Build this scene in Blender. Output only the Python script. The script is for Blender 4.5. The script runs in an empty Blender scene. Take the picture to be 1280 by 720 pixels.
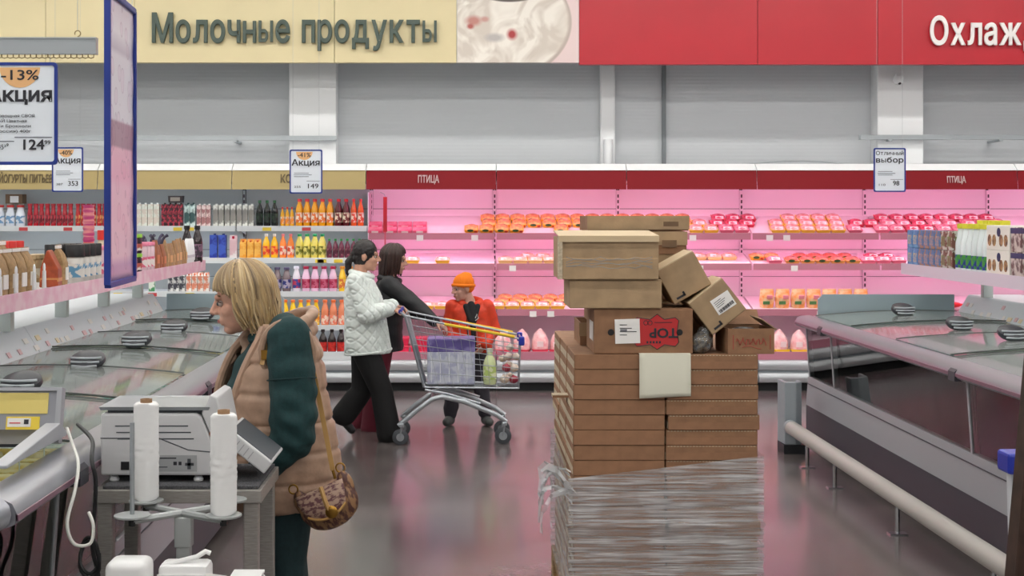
import bpy, bmesh, math, random
from mathutils import Vector, Matrix, Euler, noise
random.seed(7)
PI = math.pi
S = bpy.context.scene
COL = S.collection
F = 1750.0                       # focal length in pixels of the 1280 px wide frame
EYE = 1.8

# ------------------------------------------------------------------ camera
cam = bpy.data.cameras.new('camera'); camo = bpy.data.objects.new('camera', cam); COL.objects.link(camo)
cam.sensor_width = 36; cam.lens = F / 1280 * 36
cam.shift_x = 60 / 1280; cam.shift_y = -92 / 1280
cam.clip_start = .05; cam.clip_end = 100
camo.location = (0, 0, EYE); camo.rotation_euler = (PI / 2, 0, 0)
S.camera = camo
# ------------------------------------------------------------------ world, exposure
w = bpy.data.worlds.new('world'); S.world = w; w.use_nodes = True
w.node_tree.nodes['Background'].inputs[0].default_value = (.93, .96, 1, 1)
w.node_tree.nodes['Background'].inputs[1].default_value = .3
S.view_settings.view_transform = 'Standard'; S.view_settings.look = 'None'
S.view_settings.gamma = 1; S.view_settings.use_curve_mapping = False
S.view_settings.exposure = 0.85
LAMP = 17.0                       # hall lamps
PINK = 7.0                       # meat lamps
COOL = 5.0                       # dairy lamps


# ------------------------------------------------------------------ helpers
def W(px, py, D):
    """point of the place seen at that pixel at depth D"""
    return Vector(((px - 580) * D / F, D, EYE - (py - 268) * D / F))


def lin(c):
    def g(x):
        x = x / 255
        return x / 12.92 if x <= .04045 else ((x + .055) / 1.055) ** 2.4
    return (g(c[0]), g(c[1]), g(c[2]), 1)


MATS = {}


def nt_new(name):
    m = bpy.data.materials.new(name); m.use_nodes = True
    nt = m.node_tree
    return m, nt, nt.nodes['Principled BSDF']


def mat(name, col=(200, 200, 200), rough=.5, metal=0, var=0, scale=30, bump=0, bscale=80, stretch=(1, 1, 1), col2=None,
        emit=0, coat=0, spec=.5, trans=0, obj_var=0, lo=.35, hi=.65, alpha=1, island=None):
    if name in MATS:
        return MATS[name]
    m, nt, b = nt_new(name)
    N, L = nt.nodes, nt.links
    b.inputs['Roughness'].default_value = rough; b.inputs['Metallic'].default_value = metal
    b.inputs['Specular IOR Level'].default_value = spec
    b.inputs['Coat Weight'].default_value = coat
    b.inputs['Transmission Weight'].default_value = trans
    b.inputs['Alpha'].default_value = alpha
    out = None
    tc = N.new('ShaderNodeTexCoord'); mp = N.new('ShaderNodeMapping'); L.new(tc.outputs['Object'], mp.inputs['Vector'])
    mp.inputs['Scale'].default_value = stretch
    if col2 is not None or var:
        tx = N.new('ShaderNodeTexNoise'); tx.inputs['Scale'].default_value = scale; tx.inputs['Detail'].default_value = 4
        L.new(mp.outputs[0], tx.inputs['Vector'])
        r = N.new('ShaderNodeValToRGB'); L.new(tx.outputs['Fac'], r.inputs['Fac'])
        r.color_ramp.elements[0].position = lo; r.color_ramp.elements[1].position = hi
        c2 = col2 if col2 is not None else tuple(max(0, min(255, x * (1 - var))) for x in col)
        r.color_ramp.elements[0].color = lin(c2); r.color_ramp.elements[1].color = lin(col)
        out = r.outputs['Color']
    if island is not None:
        g = N.new('ShaderNodeNewGeometry'); r = N.new('ShaderNodeValToRGB'); L.new(g.outputs['Random Per Island'], r.inputs['Fac'])
        el = r.color_ramp.elements
        el[0].color = lin(island[0]); el[1].color = lin(island[-1])
        for k, c in enumerate(island[1:-1]):
            e = el.new((k + 1) / (len(island) - 1)); e.color = lin(c)
        out = r.outputs['Color']
    if obj_var:
        oi = N.new('ShaderNodeObjectInfo'); hs = N.new('ShaderNodeHueSaturation')
        ma = N.new('ShaderNodeMapRange'); L.new(oi.outputs['Random'], ma.inputs[0])
        ma.inputs[3].default_value = 1 - obj_var; ma.inputs[4].default_value = 1 + obj_var
        L.new(ma.outputs[0], hs.inputs['Value'])
        if out: L.new(out, hs.inputs['Color'])
        else: hs.inputs['Color'].default_value = lin(col)
        out = hs.outputs['Color']
    if out: L.new(out, b.inputs['Base Color'])
    else: b.inputs['Base Color'].default_value = lin(col)
    if bump:
        tb = N.new('ShaderNodeTexNoise'); tb.inputs['Scale'].default_value = bscale; tb.inputs['Detail'].default_value = 3
        L.new(mp.outputs[0], tb.inputs['Vector'])
        bn = N.new('ShaderNodeBump'); bn.inputs['Strength'].default_value = bump; bn.inputs['Distance'].default_value = .01
        L.new(tb.outputs['Fac'], bn.inputs['Height']); L.new(bn.outputs[0], b.inputs['Normal'])
    if emit:
        b.inputs['Emission Color'].default_value = lin(col); b.inputs['Emission Strength'].default_value = emit
    MATS[name] = m
    return m


def glass(name, tint=(240, 248, 246), refl=1.0, rough=.02, ior=1.5, haze=0.0):
    """thin pane: see-through, with Fresnel reflection"""
    if name in MATS: return MATS[name]
    m, nt, b = nt_new(name); N, L = nt.nodes, nt.links
    N.remove(b)
    t = N.new('ShaderNodeBsdfTransparent'); t.inputs[0].default_value = lin(tint)
    g = N.new('ShaderNodeBsdfGlossy'); g.inputs['Roughness'].default_value = rough; g.inputs['Color'].default_value = (1, 1, 1, 1)
    fr = N.new('ShaderNodeFresnel'); fr.inputs[0].default_value = ior
    mu = N.new('ShaderNodeMath'); mu.operation = 'MULTIPLY'; mu.inputs[1].default_value = refl; mu.use_clamp = True
    L.new(fr.outputs[0], mu.inputs[0])
    mx = N.new('ShaderNodeMixShader'); L.new(mu.outputs[0], mx.inputs[0]); L.new(t.outputs[0], mx.inputs[1]); L.new(g.outputs[0], mx.inputs[2])
    out = mx
    if haze:
        d = N.new('ShaderNodeBsdfDiffuse'); d.inputs[0].default_value = lin((235, 238, 240))
        m2 = N.new('ShaderNodeMixShader'); m2.inputs[0].default_value = haze
        L.new(mx.outputs[0], m2.inputs[1]); L.new(d.outputs[0], m2.inputs[2]); out = m2
    L.new(out.outputs[0], N['Material Output'].inputs[0])
    MATS[name] = m
    return m


class MB:
    def __init__(s): s.v = []; s.f = []

    def add(s, vs, fs):
        o = len(s.v); s.v += [tuple(v) for v in vs]; s.f += [tuple(i + o for i in f) for f in fs]
        return s

    def box(s, c, d, R=None):
        x, y, z = d[0] / 2, d[1] / 2, d[2] / 2
        vs = [Vector((a * x, b * y, e * z)) for a in (-1, 1) for b in (-1, 1) for e in (-1, 1)]
        if R is not None: vs = [R @ v for v in vs]
        c = Vector(c)
        return s.add([v + c for v in vs], [(0, 1, 3, 2), (4, 6, 7, 5), (0, 4, 5, 1), (2, 3, 7, 6), (0, 2, 6, 4), (1, 5, 7, 3)])

    def bb(s, x0, x1, y0, y1, z0, z1):
        return s.box(((x0 + x1) / 2, (y0 + y1) / 2, (z0 + z1) / 2), (x1 - x0, y1 - y0, z1 - z0))

    def cyl(s, p0, p1, r0, r1=None, n=12):
        r1 = r0 if r1 is None else r1
        return s.tube([p0, p1], [r0, r1], n)

    def tube(s, pts, r, n=8, closed=False):
        pts = [Vector(p) for p in pts]; m = len(pts)
        rs = r if isinstance(r, (list, tuple)) else [r] * m
        vs, fs = [], []
        up = None
        for i, p in enumerate(pts):
            if closed: t = pts[(i + 1) % m] - pts[i - 1]
            else: t = pts[min(i + 1, m - 1)] - pts[max(i - 1, 0)]
            t = t.normalized() if t.length > 1e-9 else Vector((0, 0, 1))
            if up is None:
                up = Vector((0, 0, 1)) if abs(t.z) < .9 else Vector((1, 0, 0))
            a = t.cross(up)
            if a.length < 1e-6: a = t.orthogonal()
            a.normalize(); b = a.cross(t).normalized(); up = b
            for k in range(n):
                th = 2 * PI * k / n
                vs.append(p + (a * math.cos(th) + b * math.sin(th)) * rs[i])
        for i in range(m if closed else m - 1):
            j = (i + 1) % m
            for k in range(n):
                fs.append((i * n + k, i * n + (k + 1) % n, j * n + (k + 1) % n, j * n + k))
        if not closed:
            fs.append(tuple(range(n))[::-1]); fs.append(tuple((m - 1) * n + k for k in range(n)))
        return s.add(vs, fs)

    def lathe(s, prof, n=14, c=(0, 0, 0)):
        vs, fs = [], []
        for r, z in prof:
            for k in range(n):
                th = 2 * PI * k / n
                vs.append((c[0] + r * math.cos(th), c[1] + r * math.sin(th), c[2] + z))
        for i in range(len(prof) - 1):
            for k in range(n):
                fs.append((i * n + k, i * n + (k + 1) % n, (i + 1) * n + (k + 1) % n, (i + 1) * n + k))
        fs.append(tuple(range(n))[::-1]); fs.append(tuple((len(prof) - 1) * n + k for k in range(n)))
        return s.add(vs, fs)

    def ball(s, c, r, n=12, m=8, R=None):
        c = Vector(c); r = r if isinstance(r, (tuple, list)) else (r, r, r)
        vs = []
        for i in range(m + 1):
            ph = PI * i / m
            for k in range(n):
                th = 2 * PI * k / n
                v = Vector((r[0] * math.sin(ph) * math.cos(th), r[1] * math.sin(ph) * math.sin(th), r[2] * math.cos(ph)))
                vs.append(v)
        # collapse poles
        top = Vector((0, 0, r[2])); bot = Vector((0, 0, -r[2]))
        body = vs[n:-n]
        allv = [top] + body + [bot]
        if R is not None: allv = [R @ v for v in allv]
        fs = []
        for k in range(n): fs.append((0, 1 + k, 1 + (k + 1) % n))
        for i in range(m - 2):
            for k in range(n):
                fs.append((1 + i * n + k, 1 + (i + 1) * n + k, 1 + (i + 1) * n + (k + 1) % n, 1 + i * n + (k + 1) % n))
        e = len(allv) - 1; o = 1 + (m - 2) * n
        for k in range(n): fs.append((e, o + (k + 1) % n, o + k))
        return s.add([v + c for v in allv], fs)

    def prism(s, prof, axis, a, b):
        n = len(prof)
        def P(q, t):
            return {'x': (t, q[0], q[1]), 'y': (q[0], t, q[1]), 'z': (q[0], q[1], t)}[axis]
        vs = [P(q, a) for q in prof] + [P(q, b) for q in prof]
        fs = [tuple(range(n))[::-1], tuple(range(n, 2 * n))] + [(i, (i + 1) % n, n + (i + 1) % n, n + i) for i in range(n)]
        return s.add(vs, fs)

    def loft(s, rings, caps=True):
        n = len(rings[0]); vs = [v for r in rings for v in r]; fs = []
        for i in range(len(rings) - 1):
            for k in range(n):
                fs.append((i * n + k, i * n + (k + 1) % n, (i + 1) * n + (k + 1) % n, (i + 1) * n + k))
        if caps:
            fs.append(tuple(range(n))[::-1]); fs.append(tuple((len(rings) - 1) * n + k for k in range(n)))
        return s.add(vs, fs)

    def mesh(s, name, bevel=0, smooth=False, angle=40, seg=2):
        me = bpy.data.meshes.new(name); me.from_pydata(s.v, [], s.f); me.update()
        bm = bmesh.new(); bm.from_mesh(me)
        bmesh.ops.recalc_face_normals(bm, faces=bm.faces)
        if bevel:
            ed = [e for e in bm.edges if len(e.link_faces) == 2 and e.calc_face_angle(0) > .5]
            bmesh.ops.bevel(bm, geom=ed, offset=bevel, segments=seg, affect='EDGES', profile=.5)
        bm.to_mesh(me); bm.free()
        if smooth:
            me.polygons.foreach_set('use_smooth', [True] * len(me.polygons))
            me.set_sharp_from_angle(angle=math.radians(angle))
        return me


def link(name, me, m, parent=None, loc=(0, 0, 0), rot=(0, 0, 0)):
    o = bpy.data.objects.new(name, me); COL.objects.link(o)
    if m is not None and me is not None and not me.materials: me.materials.append(m)
    o.parent = parent; o.location = loc; o.rotation_euler = rot
    return o


def obj(name, mb, m, parent=None, loc=(0, 0, 0), rot=(0, 0, 0), bevel=0, smooth=False, angle=40, seg=2):
    return link(name, mb.mesh(name, bevel, smooth, angle, seg), m, parent, loc, rot)


def tag(o, label=None, cat=None, group=None, kind=None):
    if label: o['label'] = label
    if cat: o['category'] = cat
    if group: o['group'] = group
    if kind: o['kind'] = kind
    return o


def thing(name, label, cat, loc=(0, 0, 0), rot=(0, 0, 0), group=None):
    o = bpy.data.objects.new(name, None); COL.objects.link(o); o.empty_display_size = .05
    o.location = loc; o.rotation_euler = rot
    return tag(o, label, cat, group)


def struct(name, mb, m, **k):
    return tag(obj(name, mb, m, **k), kind='structure')


def clone(root, loc, rot=None, label=None, group=None, scale=None):
    r = root.copy(); COL.objects.link(r); r.location = loc
    if rot is not None: r.rotation_euler = rot
    if scale is not None: r.scale = scale
    if label: r['label'] = label
    if group: r['group'] = group
    for ch in KIDS(root):
        c = ch.copy(); COL.objects.link(c); c.parent = r
        for g in KIDS(ch):
            d = g.copy(); COL.objects.link(d); d.parent = c
    return r


def KIDS(o):
    return PROTO_KIDS[o.name] if o.name in PROTO_KIDS else list(o.children)


PROTO_KIDS = {}


class Proto:
    """a kind of thing: the root mesh and its parts; each call places one more"""
    def __init__(s, name, cat, me, m, parts=()):
        s.name, s.cat, s.me, s.m, s.parts = name, cat, me, m, parts
        if not me.materials: me.materials.append(m)
        for pn, pm, pmat in parts:
            if not pm.materials: pm.materials.append(pmat)

    def put(s, loc, rot=(0, 0, 0), label='', group=None, scale=(1, 1, 1)):
        o = bpy.data.objects.new(s.name, s.me); COL.objects.link(o); o.location = loc; o.rotation_euler = rot; o.scale = scale
        tag(o, label, s.cat, group)
        for pn, pm, pmat in s.parts:
            c = bpy.data.objects.new(pn, pm); COL.objects.link(c); c.parent = o
        return o


def catmull(pts, n=6):
    pts = [Vector(p) for p in pts]; q = [pts[0]] + pts + [pts[-1]]; out = []
    for i in range(1, len(q) - 2):
        a, b, c, d = q[i - 1], q[i], q[i + 1], q[i + 2]
        for k in range(n):
            t = k / n
            out.append(.5 * ((2 * b) + (c - a) * t + (2 * a - 5 * b + 4 * c - d) * t * t + (3 * b - a - 3 * c + d) * t ** 3))
    return out + [pts[-1]]


ORD = ['first', 'second', 'third', 'fourth', 'fifth', 'sixth', 'seventh', 'eighth', 'ninth', 'tenth', 'eleventh', 'twelfth', 'thirteenth', 'fourteenth', 'fifteenth', 'sixteenth', 'seventeenth', 'eighteenth', 'nineteenth', 'twentieth']


def text_mesh(txt, h, depth=.002, bold=0, width=None, align='CENTER', sx=1):
    """flat mesh of the writing in the XZ plane, facing -Y, capital height h"""
    cu = bpy.data.curves.new('lettering', 'FONT'); cu.body = txt.replace('н', 'h'); cu.size = 1; cu.extrude = .5; cu.bevel_depth = bold; cu.bevel_resolution = 0
    cu.align_x = align; cu.resolution_u = 3
    for i, ch in enumerate(txt):
        if ch == 'н': cu.body_format[i].use_small_caps = True      # a small capital H is the letter en
    o = bpy.data.objects.new('lettering', cu); COL.objects.link(o)
    dg = bpy.context.evaluated_depsgraph_get()
    me = bpy.data.meshes.new_from_object(o.evaluated_get(dg))
    bpy.data.objects.remove(o); bpy.data.curves.remove(cu)
    k = h / .727
    xs = [v.co.x for v in me.vertices]
    if not xs: return me
    kx = k * sx
    if width: kx = width / (max(xs) - min(xs))
    for v in me.vertices:
        x, y, z = v.co
        v.co = (x * kx, -z * 2 * depth / 2 - 0, y * k)
    me.flip_normals() if False else None
    return me


def text(txt, h, m, parent, loc, depth=.002, bold=0, width=None, align='CENTER', rot=(0, 0, 0), name='lettering', sx=1):
    return link(name, text_mesh(txt, h, depth, bold, width, align, sx), m, parent, loc, rot)


# --- soft bodies: a union of capsules and ellipsoids grown into one skin
def blob(parts, voxel=.006, smooth=4, disp=None, name='body'):
    mb = MB()
    for p in parts:
        if p[0] == 'c':
            _, a, b, r0, r1 = p
            a, b = Vector(a), Vector(b)
            if (b - a).length < 1e-5: mb.ball(a, r0); continue
            n = 16 if max(r0, r1) > .03 else 10
            mb.tube([a, b], [r0, r1], n); mb.ball(a, r0, n, 8); mb.ball(b, r1, n, 8)
        elif p[0] == 'e':
            R = None if len(p) < 4 else Euler(p[3]).to_matrix()
            mb.ball(p[1], p[2], 20, 14, R)
        elif p[0] == 'l':
            mb.loft(p[1])
    me = mb.mesh('tmp'); o = bpy.data.objects.new('tmp', me); COL.objects.link(o)
    r = o.modifiers.new('r', 'REMESH'); r.mode = 'VOXEL'; r.voxel_size = voxel; r.use_smooth_shade = True
    if smooth:
        sm = o.modifiers.new('s', 'SMOOTH'); sm.iterations = smooth; sm.factor = .5
    dg = bpy.context.evaluated_depsgraph_get()
    out = bpy.data.meshes.new_from_object(o.evaluated_get(dg))
    bpy.data.objects.remove(o); bpy.data.meshes.remove(me)
    out.name = name
    if disp:
        nrm = [v.normal.copy() for v in out.vertices]
        for v, nn in zip(out.vertices, nrm): v.co = v.co + nn * disp(v.co, nn)
    out.polygons.foreach_set('use_smooth', [True] * len(out.polygons))
    return out


def ring(c, rx, ry, n=24, tilt=0, yaw=0, p=2.0, z=None):
    """superellipse ring around c: rx along x, ry along y"""
    out = []
    R = Matrix.Rotation(tilt, 3, 'Y') @ Matrix.Rotation(yaw, 3, 'Z')
    for k in range(n):
        t = 2 * PI * k / n; cs, sn = math.cos(t), math.sin(t)
        x = math.copysign(abs(cs) ** (2 / p), cs) * rx; y = math.copysign(abs(sn) ** (2 / p), sn) * ry
        out.append(Vector(c) + R @ Vector((x, y, 0)))
    return out
# ================================================================== the hall
M_white = mat('white_paint', (236, 238, 240), .55)
M_steel = mat('grey_steel', (176, 182, 186), .35, .6)
M_silver = mat('silver_profile', (196, 200, 204), .32, .35)
M_black = mat('black_plastic', (22, 23, 26), .45)
M_dark = mat('dark_plinth', (34, 36, 40), .5)
M_chrome = mat('chrome', (205, 208, 212), .18, 1)
M_greyp = mat('grey_panel', (150, 158, 164), .45)
M_tagw = mat('tag_white', (240, 238, 235), .5)
M_tagy = mat('tag_yellow', (236, 208, 70), .5)
M_tagr = mat('tag_red', (205, 70, 74), .5)
M_ink = mat('ink', (42, 42, 50), .6)
M_blue = mat('frame_blue', (30, 54, 140), .4)


def floor_mat():
    m, nt, b = nt_new('polished_concrete'); N, L = nt.nodes, nt.links
    tc = N.new('ShaderNodeTexCoord')
    n1 = N.new('ShaderNodeTexNoise'); n1.inputs['Scale'].default_value = 1.1; n1.inputs['Detail'].default_value = 8; L.new(tc.outputs['Object'], n1.inputs[0])
    n2 = N.new('ShaderNodeTexNoise'); n2.inputs['Scale'].default_value = 14; n2.inputs['Detail'].default_value = 6; L.new(tc.outputs['Object'], n2.inputs[0])
    r = N.new('ShaderNodeValToRGB'); L.new(n1.outputs[0], r.inputs[0])
    r.color_ramp.elements[0].position = .35; r.color_ramp.elements[0].color = lin((100, 92, 91))
    r.color_ramp.elements[1].position = .68; r.color_ramp.elements[1].color = lin((132, 123, 121))
    mx = N.new('ShaderNodeMix'); mx.data_type = 'RGBA'; mx.blend_type = 'MULTIPLY'; mx.inputs[0].default_value = .35
    L.new(r.outputs[0], mx.inputs[6]); L.new(n2.outputs[0], mx.inputs[7]); L.new(mx.outputs[2], b.inputs['Base Color'])
    mr = N.new('ShaderNodeMapRange'); L.new(n1.outputs[0], mr.inputs[0]); mr.inputs[3].default_value = .14; mr.inputs[4].default_value = .3
    L.new(mr.outputs[0], b.inputs['Roughness'])
    bp = N.new('ShaderNodeBump'); bp.inputs['Strength'].default_value = .06; bp.inputs['Distance'].default_value = .01
    L.new(n2.outputs[0], bp.inputs['Height']); L.new(bp.outputs[0], b.inputs['Normal'])
    b.inputs['Specular IOR Level'].default_value = .8; b.inputs['Coat Weight'].default_value = .35; b.inputs['Coat Roughness'].default_value = .12
    return m


def wall_mat():
    m, nt, b = nt_new('ribbed_wall_panel'); N, L = nt.nodes, nt.links
    tc = N.new('ShaderNodeTexCoord')
    wv = N.new('ShaderNodeTexWave'); wv.bands_direction = 'Z'; wv.inputs['Scale'].default_value = 8; L.new(tc.outputs['Object'], wv.inputs[0])
    bp = N.new('ShaderNodeBump'); bp.inputs['Strength'].default_value = .15; bp.inputs['Distance'].default_value = .004
    L.new(wv.outputs[1], bp.inputs['Height']); L.new(bp.outputs[0], b.inputs['Normal'])
    b.inputs['Base Color'].default_value = lin((202, 206, 210)); b.inputs['Roughness'].default_value = .5
    return m


XL, XR, YB, YW, ZC = -10, 11, -6, 15.5, 5.6
struct('floor', MB().bb(XL, XR, YB, YW, -.1, 0), floor_mat())
M_wallp = wall_mat()
struct('wall_back', MB().bb(XL, XR, YW, YW + .15, 0, ZC), M_wallp)
struct('wall_left', MB().bb(XL - .15, XL, YB, YW, 0, ZC), M_white)
struct('wall_right', MB().bb(XR, XR + .15, YB, YW, 0, ZC), M_white)
struct('wall_rear', MB().bb(XL, XR, YB - .15, YB, 0, ZC), M_white)
struct('ceiling', MB().bb(XL, XR, YB, YW, ZC, ZC + .1), mat('ceiling_paint', (205, 208, 210), .7))
for x0, x1 in ((-1.905, -1.39), (4.5, 5.0)):
    struct('column_back', MB().bb(x0, x1, 15.23, YW, 0, ZC), M_white, bevel=.012)
# joints of the wall panels, pipes and trays on the wall
struct('trim_1', MB().bb(1.5, 1.665, 15.4, YW, 0, ZC), M_white, bevel=.02)
struct('trim_2', MB().bb(2.19, 2.23, 15.45, YW, 0, ZC), mat('dark_joint', (120, 126, 130), .5))
tag(obj('pipe', MB().tube([(1.58, 15.34, 2.0), (1.58, 15.34, 2.62)], .05, 12), M_white, smooth=True), 'short white pipe running down the wall strip above the red header', 'pipe')
for nm, x0, x1, z, lab in (('cable_tray', -5.2, -1.385, 2.6, 'grey cable tray running along the wall over the beige header'),
                           ('cable_tray', 4.29, 7.2, 2.61, 'grey cable tray running along the wall behind the best-choice sign')):
    t = thing(nm, lab, 'cable tray', (x0, 0, z))
    obj('tray', MB().prism([(15.14, 0), (15.22, 0), (15.22, .05), (15.21, .05), (15.21, .01), (15.15, .01), (15.15, .05), (15.14, .05)], 'x', 0, x1 - x0), M_steel, t)
    for k in range(3): obj('bracket', MB().bb(.3 + k * 1.2, .34 + k * 1.2, 15.14, YW, -.02, 0), M_steel, t)
t = thing('security_camera', 'small white security camera on the column beside the red banner', 'camera', (4.72, 15.2, 3.27))
obj('housing', MB().lathe([(.05, .03), (.06, 0), (.06, -.02), (.045, -.05), (.02, -.06)], 14), M_white, t, smooth=True)
obj('mount', MB().bb(-.03, .03, -.02, .03, .02, .06), M_white, t)
obj('lens', MB().ball((0, -.03, -.045), .02), M_black, t, smooth=True)
t = thing('cable', 'grey cable drooping across the top of the red header', 'cable')
obj('cord', MB().tube([(3.0 + k * .1, 15.15, 2.34 + .04 * math.sin(PI * k / 12)) for k in range(13)], .012, 6), M_steel, t, smooth=True)

# ------------------------------------------------------------------ hall lamps (rows across the aisle, above the picture)
M_lamp = mat('lamp_diffuser', (255, 252, 246), .5, emit=LAMP)
lamp_h = MB().prism([(-.09, .05), (-.05, .09), (.05, .09), (.09, .05), (.09, .02), (-.09, .02)], 'x', -.75, .75).mesh('housing')
lamp_d = MB().bb(-.73, .73, -.075, .075, 0, .02).mesh('diffuser')
lamp_w = [MB().cyl((sx, 0, .09), (sx, 0, ZC - 4.9), .003, n=5).mesh('cable') for sx in (-.6, .6)]
P_lamp = Proto('ceiling_lamp', 'lamp', lamp_h, M_white, [('diffuser', lamp_d, M_lamp)] + [('cable', q, M_steel) for q in lamp_w])
for j, y in enumerate((-1.5, 1.6, 4.7, 7.8, 10.6, 12.9)):
    for i, x in enumerate((-7.6, -5.7, -3.8, -1.9, 0, 1.9, 3.8, 5.7, 7.6)):
        P_lamp.put((x, y, 4.9), label='long white ceiling lamp hanging over the hall', group='ceiling lamps in rows')

# ------------------------------------------------------------------ overhead signs
SB = F / 14.65
def bx(px): return (px - 580) / SB
def bz(py): return EYE - (py - 268) / SB
M_cream = mat('cream_board', (222, 208, 164), .45, var=.02, scale=2)
M_redb = mat('red_board', (188, 24, 42), .4, var=.03, scale=2)
M_letg = mat('letter_green', (70, 84, 76), .5)


def picture_mat():
    m, nt, b = nt_new('yogurt_print'); N, L = nt.nodes, nt.links
    tc = N.new('ShaderNodeTexCoord')
    def disc(cx, cz, rx, rz, soft):
        mp = N.new('ShaderNodeMapping'); mp.vector_type = 'POINT'; L.new(tc.outputs['Object'], mp.inputs[0])
        mp.inputs['Location'].default_value = (-cx / rx, 0, -cz / rz); mp.inputs['Scale'].default_value = (1 / rx, 0, 1 / rz)
        ln = N.new('ShaderNodeVectorMath'); ln.operation = 'LENGTH'; L.new(mp.outputs[0], ln.inputs[0])
        mr = N.new('ShaderNodeMapRange'); L.new(ln.outputs['Value'], mr.inputs[0])
        mr.inputs[1].default_value = 1 - soft; mr.inputs[2].default_value = 1; mr.inputs[3].default_value = 1; mr.inputs[4].default_value = 0
        return mr.outputs[0]
    def over(base, colr, fac):
        x = N.new('ShaderNodeMix'); x.data_type = 'RGBA'; L.new(fac, x.inputs[0])
        if isinstance(base, tuple): x.inputs[6].default_value = base
        else: L.new(base, x.inputs[6])
        if isinstance(colr, tuple): x.inputs[7].default_value = colr
        else: L.new(colr, x.inputs[7])
        return x.outputs[2]
    ns = N.new('ShaderNodeTexNoise'); ns.inputs['Scale'].default_value = 2.2; ns.inputs['Distortion'].default_value = 2.5; L.new(tc.outputs['Object'], ns.inputs[0])
    rp = N.new('ShaderNodeValToRGB'); L.new(ns.outputs[0], rp.inputs[0])
    rp.color_ramp.elements[0].color = lin((208, 198, 186)); rp.color_ramp.elements[1].color = lin((236, 230, 220))
    rp.color_ramp.elements[0].position = .4; rp.color_ramp.elements[1].position = .6
    c = lin((228, 206, 204))
    c = over(c, lin((186, 170, 160)), disc(bx(620) - bx(571), .42, .80, .62, .02))
    c = over(c, rp.outputs[0], disc(bx(620) - bx(571), .43, .775, .6, .04))
    c = over(c, lin((96, 84, 78)), disc(bx(637) - bx(571), bz(-3) - bz(78), .24, .05, .2))
    for px, py, rx, rz, cl in ((592, 26, .11, .07, (190, 130, 120)), (606, 24, .06, .04, (196, 150, 140)), (640, 43, .07, .075, (176, 60, 62)),
                               (618, 47, .13, .06, (184, 178, 174)), (588, 33, .05, .04, (176, 90, 84))):
        c = over(c, lin(cl), disc(bx(px) - bx(571), bz(py) - bz(78), rx, rz, .6))
    L.new(c, b.inputs['Base Color']); b.inputs['Roughness'].default_value = .4
    return m


ZB, ZT = bz(78), 4.5
t = thing('overhead_sign', 'cream overhead sign with dark lettering for dairy products and a yogurt picture', 'sign', (bx(571), 14.65, ZB))
ed = [bx(-160), bx(57), bx(168), bx(418), bx(571)]
for a, b_ in zip(ed, ed[1:]):
    obj('panel', MB().bb(a - bx(571) + .003, b_ - bx(571) - .003, 0, .1, 0, ZT - ZB), M_cream, t)
obj('picture_panel', MB().bb(.003, bx(724) - bx(571) - .003, 0, .1, 0, ZT - ZB), picture_mat(), t)
obj('support', MB().bb(ed[0] - bx(571), bx(724) - bx(571), .1, .16, .1, ZT - ZB - .1), M_steel, t)
for k in (-4.5, -2.5, -.4, 1.0): obj('bracket', MB().bb(k, k + .05, .16, .6, .55, .6), M_steel, t)


def yery(h, depth):
    """the letter made of a soft sign and a bar, built by hand"""
    x = h * .75; w_ = h * .135; mb = MB().bb(0, w_, -depth / 2, depth / 2, 0, x)
    arc_o = [(h * .30 + h * .17 * math.cos(a), h * .225 + h * .225 * math.sin(a)) for a in [-PI / 2 + PI * k / 10 for k in range(11)]]
    arc_i = [(h * .30 + h * .05 * math.cos(a), h * .225 + h * .105 * math.sin(a)) for a in [-PI / 2 + PI * k / 10 for k in range(11)]]
    out = [(w_ * .9, 0)] + arc_o + [(w_ * .9, h * .45)]; inn = [(w_ * .9, h * .12)] + arc_i + [(w_ * .9, h * .33)]
    n = len(out); vs = [(a, y, b) for y in (-depth / 2, depth / 2) for a, b in out] + [(a, y, b) for y in (-depth / 2, depth / 2) for a, b in inn]
    fs = []
    for k in range(n - 1):
        o0, o1, i0, i1 = k, n + k, 2 * n + k, 3 * n + k
        fs += [(o0, o0 + 1, i0 + 1, i0), (o1, i1, i1 + 1, o1 + 1), (o0, o1, o1 + 1, o0 + 1), (i0, i0 + 1, i1 + 1, i1)]
    mb.add(vs, fs)
    return mb.bb(h * .58, h * .58 + w_, -depth / 2, depth / 2, 0, x).mesh('letter')


def letters(word, x0, x1, base, h, m, root, bold, y=-.035, depth=.03):
    """one part for each letter, spread over x0..x1"""
    mes = [yery(h, depth) if ch == 'ы' else text_mesh(ch, h, depth, bold, align='LEFT') if ch != ' ' else None for ch in word]
    ws = []
    for me in mes:
        if me is None: ws.append((0, h * .34)); continue
        xs = [v.co.x for v in me.vertices]; ws.append((min(xs), max(xs) - min(xs)))
    gap = h * .13
    tot = sum(w_ for _, w_ in ws) + gap * (len(ws) - 1)
    k = (x1 - x0) / tot; x = x0
    for me, (mn, w_) in zip(mes, ws):
        if me is not None:
            for v in me.vertices: v.co.x = (v.co.x - mn) * k
            link('letter', me, m, root, (x, y, base))
        x += (w_ + gap) * k


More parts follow.
